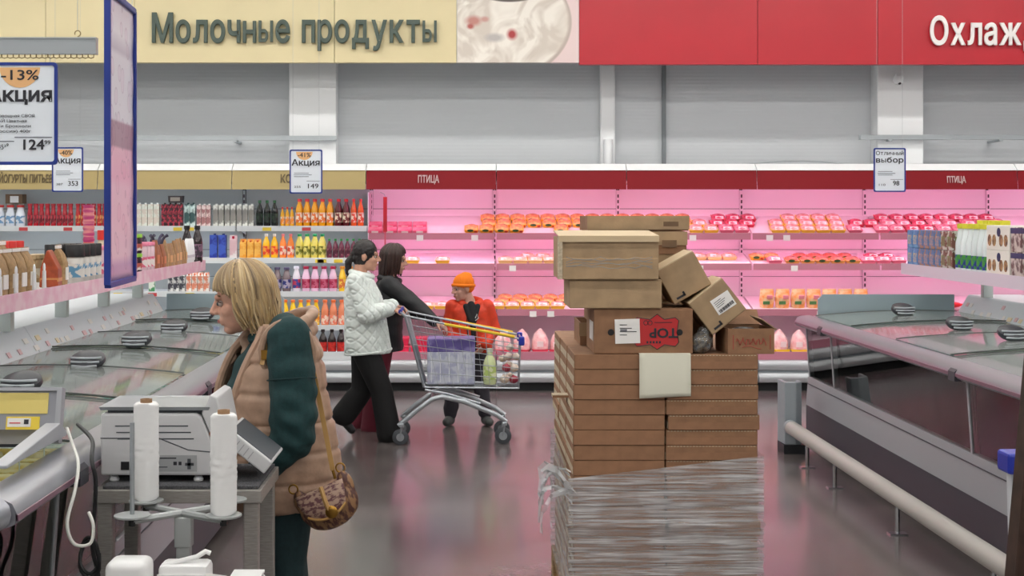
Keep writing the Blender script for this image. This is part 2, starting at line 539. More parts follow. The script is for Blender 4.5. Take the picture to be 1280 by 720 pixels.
letters('Молочные продукты', bx(191) - bx(571), bx(546) - bx(571), bz(53) - ZB, .298, M_letg, t, .022)
t = thing('overhead_sign', 'red overhead sign with white lettering for chilled goods', 'sign', (bx(724), 14.65, ZB))
ed = [bx(724), bx(947), bx(1097), bx(1330), bx(1500)]
for a, b_ in zip(ed, ed[1:]):
    obj('panel', MB().bb(a - bx(724) + .003, b_ - bx(724) - .003, 0, .1, -.02, ZT - ZB), M_redb, t)
obj('support', MB().bb(.02, ed[-1] - bx(724), .1, .16, .1, ZT - ZB - .1), M_steel, t)
for k in (.6, 2.4, 4.2): obj('bracket', MB().bb(k, k + .05, .16, .6, .55, .6), M_steel, t)
letters('Охлажд', bx(1161) - bx(724), bx(1298) - bx(724), bz(56) - ZB, .29, mat('letter_white', (240, 236, 234), .45), t, .022)

# ================================================================== refrigerated wall cases
Y0, Y1 = 14.2, 15.2               # front and back of the cases
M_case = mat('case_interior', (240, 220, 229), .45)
M_case_d = mat('case_interior_dairy', (176, 180, 180), .5)
M_redh = mat('red_header', (134, 10, 24), .5, spec=.25)
M_beige = mat('beige_header', (178, 158, 104), .45)
M_pinkl = mat('pink_lamp', (255, 182, 222), .5, emit=PINK)
M_coolfill = mat('cool_fill_glow', (236, 246, 255), .5, emit=COOL * .6)  # dairy canopy glow, added to brighten the upper back wall; no real lamp
M_cooll = mat('cool_lamp', (236, 246, 255), .5, emit=COOL)
M_railp = mat('pink_price_rail', (196, 128, 146), .4, obj_var=.06)
M_railw = mat('white_price_rail', (222, 226, 228), .4)
M_shelf = mat('shelf_white', (228, 228, 230), .4)
MEAT_X = [-1.0 + 1.33 * k for k in range(7)]
DAIRY_X = [-5.11, -3.74, -2.37, -1.0]
MEAT_SH = [(1.60, 14.56, .50, math.radians(22)), (1.285, 14.52, .5, math.radians(12)), (.815, 14.48, .52, math.radians(12))]      # front edge z, front y, depth, tilt
DAIRY_SH = [(1.675, 14.56, .5, 0), (1.345, 14.5, .5, 0), (1.0, 14.46, .55, 0), (.655, 14.42, .6, 0)]


def wall_case(x0, x1, meat, label, sign=None):
    t = thing('refrigerated_case', label, 'display case', (x0, 0, 0)); wd = x1 - x0
    inner = M_case if meat else M_case_d
    e = .004
    obj('plinth', MB().bb(e, wd - e, Y0 + .12, Y1, 0, .1), M_dark, t)
    prof = [(Y0 + .05, .1), (Y0 + .01, .12), (Y0, .15), (Y0 + .01, .18), (Y0 + .05, .2)]
    obj('base_tub', MB().prism([(Y0 + .05, .1), (Y1, .1), (Y1, .34), (Y0 + .08, .34), (Y0 + .05, .3)], 'x', e, wd - e), M_greyp, t)
    obj('bumper', MB().prism([(Y0 + .06, .085), (Y0 + .02, .095), (Y0, .13), (Y0, .15), (Y0 + .02, .185), (Y0 + .06, .195)], 'x', e, wd - e), M_silver, t, smooth=True)
    obj('bumper', MB().prism([(Y0 + .06, .21), (Y0 + .025, .22), (Y0 + .01, .25), (Y0 + .01, .28), (Y0 + .025, .31), (Y0 + .06, .32)], 'x', e, wd - e), M_silver, t, smooth=True)
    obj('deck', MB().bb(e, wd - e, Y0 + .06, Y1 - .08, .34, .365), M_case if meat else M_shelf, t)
    obj('front_edge', MB().bb(e, wd - e, Y0 + .05, Y0 + .08, .32, .40), M_railp if meat else M_railw, t)
    zs = [.365, .75, 1.13, 1.42, 1.66, 1.86, 2.125]
    for a, b_ in zip(zs, zs[1:]):
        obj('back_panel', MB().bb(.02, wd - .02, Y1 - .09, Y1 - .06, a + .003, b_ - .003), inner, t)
    obj('back_shell', MB().bb(e, wd - e, Y1 - .06, Y1, .34, 2.125), M_black, t)
    post = obj('slotted_post', MB().bb(-.018 if meat else -.012, .018 if meat else .012, Y1 - .115, Y1 - .091, .367, 2.06), inner, t)
    sl = MB()
    for k in range(27): sl.bb(-.008, .008, Y1 - .118, Y1 - .114, .42 + k * .06, .455 + k * .06)
    tag(obj('slots', sl, mat('slot', (70, 50, 60), .6), post), kind='stuff')
    # canopy with the header board, its white cover and the meat lamp below; the dairy tube is added fill
    obj('canopy', MB().prism([(Y0 + .12, 2.13), (Y1, 2.13), (Y1, 2.24), (Y0 + .12, 2.24)], 'x', e, wd - e), M_white, t)
    hz0, hz1 = 2.055, 2.25
    obj('header_board', MB().prism([(Y0 + .07, hz0), (Y0 + .085, hz0), (Y0 + .115, hz1), (Y0 + .10, hz1)], 'x', e, wd - e), M_redh if meat else M_beige, t)
    obj('top_cover', MB().prism([(Y0 + .09, hz1), (Y0 + .125, hz1), (Y0 + .2, hz1 + .055), (Y1, hz1 + .055), (Y1, hz1 + .07), (Y0 + .19, hz1 + .07)], 'x', e, wd - e), M_white, t)
    obj('lamp', MB().cyl((.06, Y0 + .2, 2.105), (wd - .06, Y0 + .2, 2.105), .02, n=10), M_pinkl if meat else M_coolfill, t, smooth=True)
    for i, (z, y, d, tl) in enumerate(MEAT_SH if meat else DAIRY_SH):
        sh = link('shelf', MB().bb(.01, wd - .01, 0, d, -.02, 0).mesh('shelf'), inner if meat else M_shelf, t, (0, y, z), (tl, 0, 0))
        link('price_rail', MB().bb(.01, wd - .01, -.012, -.002, -.062 if meat else -.05, .006).mesh('price_rail'), M_railp if meat else M_railw, sh, (0, 0, 0), (-tl, 0, 0))
        if i < (2 if meat else 4):
            link('shelf_lamp', MB().cyl((.08, .05, -.035), (wd - .08, .05, -.035), .011, n=8).mesh('shelf_lamp', smooth=True), M_pinkl if meat else M_cooll, sh)
        for sx in (.02, wd - .02):
            link('shelf_bracket', MB().prism([(.05, -.02), (d, -.02), (d, -.09)], 'x', sx - .004, sx + .004).mesh('shelf_bracket'), inner if meat else M_shelf, sh)
        # price tags on the rail
        nt_ = random.randint(1, 2) if meat else random.randint(2, 4)
        for k in range(nt_):
            tx = random.uniform(.1, wd - .2)
            mt = M_tagw if meat else random.choice([M_tagr, M_tagr, M_tagy, M_tagy])
            link('price_tag', MB().bb(tx, tx + (.07 if meat else .09), -.019, -.014, -.075 if meat else -.045, -.015 if meat else -.01).mesh('price_tag'), mt, sh, (0, 0, 0), (-tl, 0, 0))
    if sign:
        txt, xc, h, wdt = sign
        text(txt, h, mat('sign_ink_' + ('w' if meat else 'd'), (214, 180, 180) if meat else (104, 88, 58), .5), t, (xc - x0, Y0 + .073, 2.125), .006, .02, width=wdt, rot=(-.152, 0, 0))
    return t


ords = ['first', 'second', 'third', 'fourth', 'fifth', 'sixth']
for k in range(6):
    sg = {0: ('ПТИЦА', (535.5 - 580) / 122.4, .075, .215), 4: ('ПТИЦА', (1194.5 - 580) / 122.4, .065, .19)}.get(k)
    wall_case(MEAT_X[k], MEAT_X[k + 1], True, f'pink-lit poultry case under a red header, {ords[k]} from the beige dairy case', sg)
for k in range(3):
    sg = {0: ('ЙОГУРТЫ ПИТЬЕВ', (33 - 580) / 122.4, .085, .54), 2: ('КОК', (361 - 580) / 122.4, .085, .17)}.get(k)
    wall_case(DAIRY_X[k], DAIRY_X[k + 1], False, f'dairy case of shelves under a beige header, {ords[2 - k]} beside the red poultry cases', sg)
# partition where dairy meets poultry
t = thing('case_divider', 'white divider panel between the dairy and the poultry cases', 'divider', (-1.0, 0, 0))
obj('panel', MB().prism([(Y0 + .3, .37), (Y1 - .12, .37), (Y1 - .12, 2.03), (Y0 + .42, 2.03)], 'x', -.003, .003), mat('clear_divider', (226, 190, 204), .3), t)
obj('edge', MB().tube([(0, Y0 + .3, .37), (0, Y0 + .42, 2.03)], .005, 6), M_white, t)
# ================================================================== goods in the poultry cases
def taper(w0, d0, w1, d1, z0, z1, mb=None):
    mb = mb or MB()
    return mb.loft([[(-w0 / 2, -d0 / 2, z0), (w0 / 2, -d0 / 2, z0), (w0 / 2, d0 / 2, z0), (-w0 / 2, d0 / 2, z0)],
                    [(-w1 / 2, -d1 / 2, z1), (w1 / 2, -d1 / 2, z1), (w1 / 2, d1 / 2, z1), (-w1 / 2, d1 / 2, z1)]])


def meat_mat(name, c1, c2):
    return mat(name, c1, .22, col2=c2, scale=26, coat=.3, lo=.42, hi=.58)


tray_me = taper(.125, .115, .148, .138, 0, .034).mesh('tray')
dome = MB().loft([ring((0, 0, .033), .072, .067, 12, p=3.5), ring((0, 0, .048), .066, .06, 12, p=3), ring((0, 0, .06), .045, .042, 12)]).mesh('meat', smooth=True, angle=70)
lab_f = MB().box((-.018, -.052, .05), (.06, .004, .03), Matrix.Rotation(-.75, 3, 'X')).mesh('sticker')
lab_w = MB().box((.004, -.05, .05), (.085, .004, .034), Matrix.Rotation(-.85, 3, 'X')).mesh('sticker')
oval = MB()
oval.loft([[Vector((-.012 + .034 * math.cos(a), -.066 - .002, .03 + .015 * math.sin(a))) for a in [2 * PI * k / 10 for k in range(10)]],
           [Vector((-.012 + .034 * math.cos(a), -.072, .032 + .015 * math.sin(a))) for a in [2 * PI * k / 10 for k in range(10)]]])
oval = oval.mesh('sticker')
spot = MB().box((.045, -.07, .02), (.03, .006, .02)).mesh('stripe')
M_green = mat('label_green', (58, 92, 52), .4); M_st = mat('label_pale', (246, 226, 226), .4); M_sred = mat('stripe_red', (206, 62, 40), .4)


def tray(kind, tc, m1, m2, lm, lmat, extra=()):
    me = tray_me.copy()
    return Proto('meat_tray', 'meat tray', me, mat('tray_' + kind, tc, .35, obj_var=.08), [('meat', dome.copy(), meat_mat('meat_' + kind, m1, m2)), ('sticker', lm.copy(), lmat)] + [(n, q.copy(), mm) for n, q, mm in extra])


T = {'orange': tray('orange', (255, 184, 40), (252, 186, 110), (244, 146, 100), oval, M_green, [('stripe', spot, M_sred)]),
     'yellow': tray('yellow', (255, 206, 70), (248, 190, 180), (240, 156, 150), lab_w, M_st),
     'red': tray('red', (204, 34, 62), (226, 92, 116), (206, 56, 88), lab_w, M_st),
     'pink': tray('pink', (238, 120, 148), (240, 158, 172), (230, 120, 140), lab_w, M_st),
     'pale': tray('pale', (250, 206, 140), (250, 196, 170), (244, 160, 140), lab_f, M_st),
     'green': tray('green', (240, 170, 90), (222, 112, 92), (196, 80, 60), oval, M_green)}
words_ = {'orange': 'orange poultry tray with a green oval sticker', 'yellow': 'yellow poultry tray with pale pink meat', 'red': 'deep red meat tray with a pale sticker',
          'pink': 'pink meat tray with a pale sticker', 'pale': 'pale cream tray of chicken pieces', 'green': 'brownish tray of chicken with a green sticker'}
sname = ['top shelf', 'middle shelf', 'lower shelf']


def on_shelf(sh, px, v, lift=0.0):
    z, y, d, tl = MEAT_SH[sh]
    Y = y + v * math.cos(tl); return Vector(((px - 580) * Y / F, Y - lift * math.sin(tl), z + v * math.sin(tl) + .001 + lift * math.cos(tl))), tl


ROWS = {}
V = (.075, .222, .37)
def row(sh, kind, px0, px1, v, step=.156, lift=0):
    Y = MEAT_SH[sh][1]; dpx = step * F / Y
    n = max(1, int(round((px1 - px0) / dpx)))
    for k in range(n):
        c, tl = on_shelf(sh, px0 + dpx * (k + .5), v, lift)
        # keep off the case walls
        o = T[kind].put(c, (tl, 0, random.uniform(-.03, .03)), words_[kind], f'{kind} trays on the {sname[sh]}')
        case = max(0, min(5, int((c.x + 1.0) / 1.33))); ROWS.setdefault((sh, V.index(v), kind, case), []).append(o)


row(0, 'orange', 580, 655, V[0]); row(0, 'orange', 692, 712, V[0]); row(0, 'orange', 740, 856, V[0])
row(0, 'orange', 602, 862, V[1]); row(0, 'orange', 600, 864, V[2])
row(0, 'yellow', 860, 898, V[0]); row(0, 'yellow', 864, 884, V[1]); row(0, 'red', 886, 946, V[1]); row(0, 'red', 888, 936, V[2]); row(0, 'pink', 898, 936, V[0])
row(0, 'yellow', 962, 1056, V[0]); row(0, 'yellow', 960, 1055, V[1]); row(0, 'yellow', 975, 1050, V[2])
row(0, 'pink', 1058, 1077, V[0]); row(0, 'red', 1060, 1098, V[1]); row(0, 'pink', 1092, 1130, V[0]); row(0, 'red', 1130, 1168, V[0]); row(0, 'pink', 1170, 1262, V[0])
row(0, 'pink', 1100, 1136, V[1]); row(0, 'red', 1138, 1156, V[1]); row(0, 'pink', 1158, 1196, V[1]); row(0, 'pink', 1200, 1260, V[1]); row(0, 'red', 1092, 1240, V[2])
row(0, 'pink', 1280, 1318, V[0])
row(1, 'yellow', 506, 524, V[0]); row(1, 'yellow', 544, 562, V[0]); row(1, 'pale', 622, 720, V[0]); row(1, 'pale', 650, 712, V[1])
row(1, 'pale', 864, 915, V[1]); row(1, 'orange', 936, 972, V[1]); row(1, 'pink', 958, 978, V[0]); row(1, 'green', 980, 1072, V[0]); row(1, 'green', 990, 1072, V[1])
row(1, 'pink', 1075, 1130, V[0]); row(1, 'red', 1080, 1120, V[1])
row(2, 'yellow', 524, 560, V[0]); row(2, 'yellow', 612, 706, V[0]); row(2, 'orange', 618, 714, V[1]); row(2, 'orange', 622, 712, V[2])

for (sh, vi, kind, case), os_ in ROWS.items():
    for i, o in enumerate(sorted(os_, key=lambda o: o.location.x)):
        o['label'] = f'{kind} meat tray, {ORD[i]} from dairy side, {("front", "middle", "rear")[vi]} row, {sname[sh]}, {ORD[case]} poultry case'
# flat pink packs lying on the top shelf beside the dairy case
pk = MB().bb(-.075, .075, -.06, .06, 0, .03).mesh('pack', bevel=.008)
P_flat = Proto('sausage_pack', 'food pack', pk, mat('pack_hot_pink', (226, 70, 112), .3, col2=(244, 150, 172), scale=14, obj_var=.05),
               [('sticker', MB().bb(-.035, .035, -.063, -.061, .006, .026).mesh('sticker'), M_st)])
for k in range(4):
    for r in range(2):
        c, tl = on_shelf(0, 469 + k * 18.6, .065 + r * .14)
        P_flat.put(c, (tl, 0, 0), f'flat hot-pink sausage pack, {ORD[k]} from the dairy case, {"rear" if r else "front"} row', 'flat pink packs on the top shelf')
# upright orange bags of chicken
ub = MB()
ub.loft([ring((0, 0, 0), .068, .05, 12, p=3), ring((0, .005, .07), .078, .055, 12, p=3), ring((0, .01, .14), .074, .04, 12, p=3), ring((0, .012, .17), .07, .012, 12, p=3), ring((0, .012, .19), .07, .006, 12, p=3)])
ubm = ub.mesh('bag', smooth=True, angle=60)
P_ubag = Proto('chicken_bag', 'food bag', ubm, mat('bag_orange', (248, 150, 70), .3, col2=(250, 214, 170), scale=16, obj_var=.05),
               [('sticker', MB().box((-.015, -.058, .06), (.07, .006, .035)).mesh('sticker', bevel=.002), mat('label_leaf', (92, 140, 84), .4)), ('window', MB().box((.02, -.05, .12), (.06, .016, .04)).mesh('window', bevel=.004), mat('bag_window', (244, 150, 160), .25))])
for k in range(7):
    c, tl = on_shelf(2, 958 + k * 19.5, .1)
    P_ubag.put(c, (tl, 0, random.uniform(-.08, .08)), 'orange upright bag of chicken on the lower shelf of the poultry cases', 'orange chicken bags')
# whole chickens in film on the deck
cb = MB().loft([ring((0, 0, 0), .07, .07, 14, p=2.6), ring((0, 0, .05), .105, .1, 14), ring((.004, 0, .13), .1, .095, 14), ring((0, .01, .2), .07, .066, 14), ring((0, .01, .235), .03, .03, 14), ring((.006, .01, .25), .012, .012, 14)]).mesh('chicken', smooth=True, angle=75)
ct = taper(.15, .15, .2, .19, 0, .045).mesh('tray')
def chick(nm, tc):
    return Proto('whole_chicken', 'wrapped chicken', cb.copy(), mat('chicken_skin', (250, 218, 214), .25, col2=(238, 168, 172), scale=18, coat=.4, bump=.3, bscale=30), [('tray', ct.copy(), mat('deck_tray_' + nm, tc, .35)), ('sticker', MB().box((0, -.104, .1), (.075, .006, .055), Matrix.Rotation(.1, 3, 'X')).mesh('sticker'), M_st)])
PC = {'red': chick('red', (206, 50, 76)), 'yellow': chick('yellow', (238, 206, 30))}
for px, k in ((604, 'red'), (628, 'red'), (652, 'red'), (675, 'red'), (698, 'red'), (721, 'red'), (952, 'red'), (974, 'yellow'), (998, 'yellow'), (1020, 'red'), (1044, 'red'), (1068, 'red'), (1092, 'red')):
    PC[k].put(((px - 580) * 14.46 / F, 14.46 + random.uniform(-.02, .03), .366), (0, 0, random.uniform(-.3, .3)),
              'whole chicken in clear film on a ' + k + ' tray on the case deck', k + ' tray chickens', (.86, .86, random.uniform(.9, 1.05)))
rp = taper(.17, .17, .19, .19, 0, .07).mesh('box', bevel=.006)
P_redtub = Proto('meat_tub', 'food tub', rp, mat('tub_red', (222, 46, 84), .3), [('lid', MB().bb(-.1, .1, -.1, .1, .07, .085).mesh('lid', bevel=.004), mat('tub_lid', (236, 70, 104), .3))])
for k in range(4):
    for l in range(2):
        P_redtub.put(((500 + k * 25 - 580) * 14.45 / F, 14.47, .366 + l * .086), (0, 0, 0), 'red lidded meat tub stacked on the deck behind the shopping cart', 'red meat tubs')
# red hook pole and red scoop
t = thing('shelf_wobbler', 'tall red strip on a bent wire in front of the empty poultry shelves', 'wobbler', (-.815, 14.47, 1.2))
obj('strip', MB().bb(-.02, .02, 0, .008, .42, .78), M_redb, t); obj('stem', MB().bb(-.008, .008, .001, .007, .12, .42), mat('wob_stem', (206, 90, 110), .4), t)
obj('wire', MB().tube([(0, .004, .78), (-.01, .004, .81), (-.05, .0, .83)], .004, 5), M_steel, t)
obj('clip', MB().bb(-.03, .03, -.004, .03, .08, .125), M_redb, t)
c, tl = on_shelf(2, 1190, .06)
t = thing('red_scoop', 'bright red plastic scoop lying on the empty lower shelf', 'scoop', c, (tl, 0, 0))
obj('head', MB().ball((0, 0, .035), (.1, .04, .03), 14, 8), mat('scoop_red', (216, 20, 34), .3), t, smooth=True)
obj('handle', MB().tube([(.07, 0, .035), (.2, .01, .022), (.33, .02, .014)], [.014, .011, .012], 8), MATS['scoop_red'], t, smooth=True)
c, tl = on_shelf(2, 1262, .06)
t = thing('red_scoop', 'small red plastic scoop on the shelf beside the frozen pastry boxes', 'scoop', c, (tl, 0, .2))
obj('head', MB().ball((0, 0, .03), (.05, .035, .028), 12, 8), MATS['scoop_red'], t, smooth=True)
obj('handle', MB().tube([(.03, 0, .03), (.14, .01, .018)], [.013, .011], 8), MATS['scoop_red'], t, smooth=True)

# ================================================================== goods in the dairy cases
BR = {}
def bottle(kind, h, r, bc, cc, lc, lc2=None, neck=.35, rough=.15, cat='bottle', nm='drink_bottle', lz=(.14, .5), n=10):
    r = r * 1.09; nr = r * neck; BR['drink_' + kind] = r * 1.03
    body = MB().lathe([(r * .9, 0), (r, .012), (r, h * .52), (r * .97, h * .6), (r * .75, h * .72), (nr * 1.1, h * .85), (nr, h * .92)], n).mesh(nm, smooth=True, angle=50)
    cap = MB().lathe([(nr * 1.35, h * .9), (nr * 1.35, h), (nr * 1.1, h * 1.005)], n).mesh('cap', smooth=True, angle=40)
    lab = MB().lathe([(r * .98, h * lz[0]), (r * 1.03, h * lz[0]), (r * 1.03, h * lz[1]), (r * .98, h * lz[1])], n).mesh('label', smooth=True, angle=40)
    return Proto(nm, cat, body, mat('drink_' + kind, bc, rough, obj_var=.06, coat=.3), [('cap', cap, mat('cap_' + kind, cc, .35)),
                 ('label', lab, mat('blabel_' + kind, lc, .4, col2=lc2 or lc, scale=22, lo=.48, hi=.52))])


def carton(kind, w, d, h, bc, bc2, cc, gable=True, scale=18):
    BR['carton_' + kind] = w / 2 * 1.04
    mb = MB().bb(-w / 2, w / 2, -d / 2, d / 2, 0, h * (.8 if gable else 1))
    if gable:
        mb.loft([[(-w / 2, -d / 2, h * .8), (w / 2, -d / 2, h * .8), (w / 2, d / 2, h * .8), (-w / 2, d / 2, h * .8)],
                 [(-w / 2, -.004, h * .95), (w / 2, -.004, h * .95), (w / 2, .004, h * .95), (-w / 2, .004, h * .95)]])
        mb.bb(-w / 2, w / 2, -.003, .003, h * .93, h)
    cap = MB().cyl((0, -d * .25, h * .84), (0, -d * .36, h * .94), .013, n=8).mesh('cap') if gable else MB().cyl((w * .15, -d * .1, h), (w * .15, -d * .1, h + .015), .014, n=8).mesh('cap')
    return Proto('drink_carton', 'carton', mb.mesh('drink_carton'), mat('carton_' + kind, bc, .35, col2=bc2, scale=scale, lo=.46, hi=.54, obj_var=.04), [('cap', cap, mat('ccap_' + kind, cc, .35))])


B = {
    'darkgreen': bottle('darkgreen', .27, .041, (20, 26, 24), (60, 110, 70), (46, 66, 50), (24, 34, 28)),
    'smallyellow': bottle('smallyellow', .2, .03, (244, 178, 40), (214, 40, 40), (240, 220, 200), (240, 140, 40)),
    'orange': bottle('orange', .285, .042, (248, 170, 26), (222, 60, 60), (250, 232, 214), (238, 120, 50)),
    'cherry': bottle('cherry', .285, .042, (92, 16, 26), (206, 40, 50), (236, 226, 200), (120, 40, 40)),
    'blood': bottle('blood', .285, .042, (240, 96, 40), (216, 50, 60), (248, 226, 210), (226, 70, 50)),
    'peachjug': bottle('peachjug', .25, .044, (252, 196, 30), (250, 236, 226), (252, 170, 60), (230, 60, 40)),
    'redjug': bottle('redjug', .25, .044, (250, 140, 60), (240, 120, 120), (236, 90, 60), (250, 220, 200)),
    'pear': bottle('pear', .25, .044, (240, 222, 110), (40, 150, 90), (226, 214, 120), (120, 120, 40)),
    'grape': bottle('grape', .2, .036, (112, 48, 70), (30, 140, 60), (150, 90, 100), (80, 30, 50)),
    'smoke': bottle('smoke', .25, .043, (130, 112, 116), (90, 80, 110), (50, 56, 130), (180, 170, 190), neck=.5),
    'whitey': bottle('whitey', .26, .043, (236, 230, 240), (240, 236, 246), (200, 60, 90), (60, 70, 150), neck=.5),
    'berry': bottle('berry', .26, .042, (236, 196, 222), (176, 30, 70), (176, 40, 80), (206, 100, 130), neck=.5),
    'lemon': bottle('lemon', .26, .04, (248, 206, 50), (230, 150, 40), (252, 214, 90), (220, 120, 60), neck=.5),
    'yellow': bottle('yellow', .26, .042, (250, 206, 24), (236, 120, 40), (252, 220, 130), (240, 150, 40), neck=.45, lz=(.06, .4)),
    'coral': bottle('coral', .26, .042, (246, 150, 110), (240, 120, 60), (240, 130, 100), (250, 220, 200), neck=.45, lz=(.06, .4)),
    'cola': bottle('cola', .255, .047, (34, 18, 18), (30, 22, 24), (206, 50, 40), (180, 40, 36)),
    'colay': bottle('colay', .245, .045, (40, 26, 20), (30, 22, 24), (240, 196, 40), (206, 140, 40)),
    'redyog': bottle('redyog', .235, .034, (190, 38, 54), (176, 30, 46), (216, 80, 92), (120, 24, 40), neck=.7, n=8),
    'peachyog': bottle('peachyog', .235, .034, (196, 44, 50), (170, 24, 40), (240, 180, 120), (180, 50, 40), neck=.7, n=8),
    'milkjug': bottle('milkjug', .22, .055, (226, 230, 238), (200, 60, 60), (120, 160, 196), (230, 232, 236), neck=.6),
}
C = {
    'whitepic': carton('whitepic', .066, .066, .23, (236, 238, 226), (226, 214, 200), (240, 240, 236), False),
    'blackberry': carton('blackberry', .066, .066, .23, (60, 34, 40), (190, 60, 80), (30, 24, 26), False, 30),
    'mint': carton('mint', .066, .066, .23, (214, 232, 226), (60, 90, 90), (40, 70, 70), False, 12),
    'rose': carton('rose', .05, .05, .22, (238, 214, 210), (176, 120, 120), (240, 236, 230), False),
    'plain': carton('plain', .05, .06, .22, (238, 238, 230), (150, 146, 140), (230, 230, 226), False, 10),
    'orangec': carton('orangec', .07, .07, .2, (240, 160, 50), (250, 190, 90), (240, 120, 40), True),
    'bluec': carton('bluec', .075, .075, .24, (44, 60, 160), (70, 100, 200), (30, 40, 110), False, 12),
    'whitered': carton('whitered', .075, .075, .24, (240, 232, 232), (226, 190, 196), (200, 40, 70), True, 8),
    'smilk': carton('smilk', .066, .066, .2, (238, 234, 228), (226, 140, 110), (226, 120, 80), True, 20),
    'dmilk': carton('dmilk', .066, .066, .2, (232, 232, 230), (70, 70, 80), (60, 60, 66), True, 20),
    'greenc': carton('greenc', .07, .07, .2, (70, 140, 90), (226, 232, 220), (40, 120, 70), True, 14),
}
dsh = ['top', 'second', 'third', 'fourth', 'bottom']


def drow(sh, proto, word, px0, px1, n, back=1, v=.06, jit=.001):
    r_ = BR[proto.m.name]
    z, y = (DAIRY_SH[sh][0], DAIRY_SH[sh][1]) if sh < 4 else (.366, Y0 + .14)
    for k in range(n):
        sp = (px1 - px0) / n * ((DAIRY_SH[sh][1] if sh < 4 else Y0 + .14) + v) / F; sc_ = min(1, (sp - .004) / (2 * r_))
        for b_ in range(back):
            yy = y + v + b_ * .105
            x = (px0 + (px1 - px0) * (k + .5) / n - 580) * (y + v) / F
            proto.put((x + random.uniform(-jit, jit), yy, z + .001), (0, 0, random.uniform(-.06, .06)), f'{word}, {ORD[n - 1 - k]} from the poultry side, {dsh[sh]} dairy shelf' + (', rear row' if b_ else ''), f'{word} row', (sc_, sc_, 1))


drow(0, B['darkgreen'], 'dark green bottle', 320, 348, 3)
drow(0, B['smallyellow'], 'small yellow red-capped bottle', 350, 368, 3)
drow(0, B['orange'], 'tall orange juice bottle', 369, 417, 5, 2)
drow(0, B['cherry'], 'dark cherry juice bottle', 418, 437, 2, 2)
drow(0, B['blood'], 'red-orange juice bottle', 438, 455, 2)
drow(0, C['whitepic'], 'white milk carton with fruit picture', 170, 200, 4)
drow(0, C['blackberry'], 'black and red berry carton', 202, 229, 4)
drow(0, C['mint'], 'mint white carton with dark print', 231, 245, 2)
drow(0, C['rose'], 'slim rosy white carton', 246, 264, 3)
drow(0, C['plain'], 'slim plain white carton', 266, 318, 7)
drow(0, B['redyog'], 'red yogurt bottle', 34, 92, 8)
drow(0, B['peachyog'], 'red and peach yogurt bottle', 94, 134, 6)
drow(0, B['milkjug'], 'white and blue milk jug', -6, 32, 3)
drow(1, C['bluec'], 'blue drink carton', 262, 284, 2)
drow(1, C['whitered'], 'white carton with a red top', 285, 299, 1)
drow(1, C['orangec'], 'small orange carton', 300, 327, 3)
drow(1, B['peachjug'], 'yellow peach bottle with white cap', 328, 348, 2)
drow(1, B['redjug'], 'orange-red bottle with pink cap', 349, 368, 2)
drow(1, B['pear'], 'pale pear bottle with green cap', 369, 407, 4, 2)
drow(1, B['grape'], 'small grape bottle with green cap', 408, 453, 6)
drow(2, C['greenc'], 'green and white milk carton', 186, 194, 1)
drow(2, C['dmilk'], 'white milk carton with dark print', 210, 232, 3)
drow(2, C['smilk'], 'white and orange milk carton', 233, 262, 4)
drow(2, B['smoke'], 'grey-brown cocoa bottle', 318, 364, 4)
drow(2, B['whitey'], 'white bottle with red label', 365, 376, 1)
drow(2, B['berry'], 'pink berry yogurt bottle', 377, 422, 4)
drow(2, B['lemon'], 'yellow lemon drink bottle', 423, 443, 2)
drow(3, B['yellow'], 'bright yellow juice bottle', 342, 400, 6)
drow(3, B['coral'], 'coral juice bottle', 401, 443, 4)
drow(4, B['cola'], 'dark cola bottle', 398, 432, 3, v=.0)
drow(4, B['colay'], 'dark yellow-labelled bottle', 384, 397, 1, v=.0)
# brown carton box standing on the red bottles' shelf
z, y = DAIRY_SH[0][0], DAIRY_SH[0][1]
c = W(20, 256, y + .38)
t = thing('carton_box', 'brown box lying on top of white goods in the dairy case', 'box', (c.x, y + .38, z + .24))
obj('body', MB().bb(-.09, .09, -.07, .07, 0, .1), mat('card_small', (120, 94, 70), .7), t); obj('label', MB().bb(-.04, .05, -.073, -.07, .01, .08), M_tagw, t)
P_under = C['plain']
for dx in (-.06, .06): P_under.put((c.x + dx, y + .38, z + .001), (0, 0, 0), 'slim plain carton under the brown box', 'cartons under the brown box', (1, 1, 1.085))
c = W(232, 255, y + .3)
t = thing('carton_box', 'small dark crate standing on the berry cartons', 'box', (c.x - .05, y + .06, z + .248))
obj('body', taper(.14, .1, .15, .11, 0, .07), mat('dark_crate', (54, 44, 46), .6), t); obj('label', MB().bb(-.05, .05, -.058, -.054, .015, .055), mat('crate_label', (150, 140, 130), .5), t)
# ================================================================== freezer islands
M_fgrey = mat('freezer_grey', (168, 170, 176), .4, .2)
M_fdark = mat('freezer_dark', (74, 74, 82), .42, .2)
M_rail = mat('freezer_rail', (160, 162, 170), .3, .55)
M_mauve = mat('rail_stripe', (126, 92, 108), .35)
M_lid = glass('lid_glass', (232, 240, 234), .8, .06, 1.45, haze=.08)
M_pane = glass('front_glass', (226, 232, 230), 1.1, .02, 1.5)
M_tub = mat('freezer_tub', (206, 212, 208), .5)
M_lidf = mat('lid_frame', (70, 76, 74), .4)
M_hdk = mat('lid_handle', (40, 44, 50), .4)
M_hlt = mat('lid_handle_light', (170, 176, 182), .35)
M_bumper = mat('bumper_tube', (176, 173, 168), .45)
M_cons = mat('console_white', (224, 230, 236), .35)
M_endp = mat('end_panel', (146, 162, 170), .4)
HZ = .97


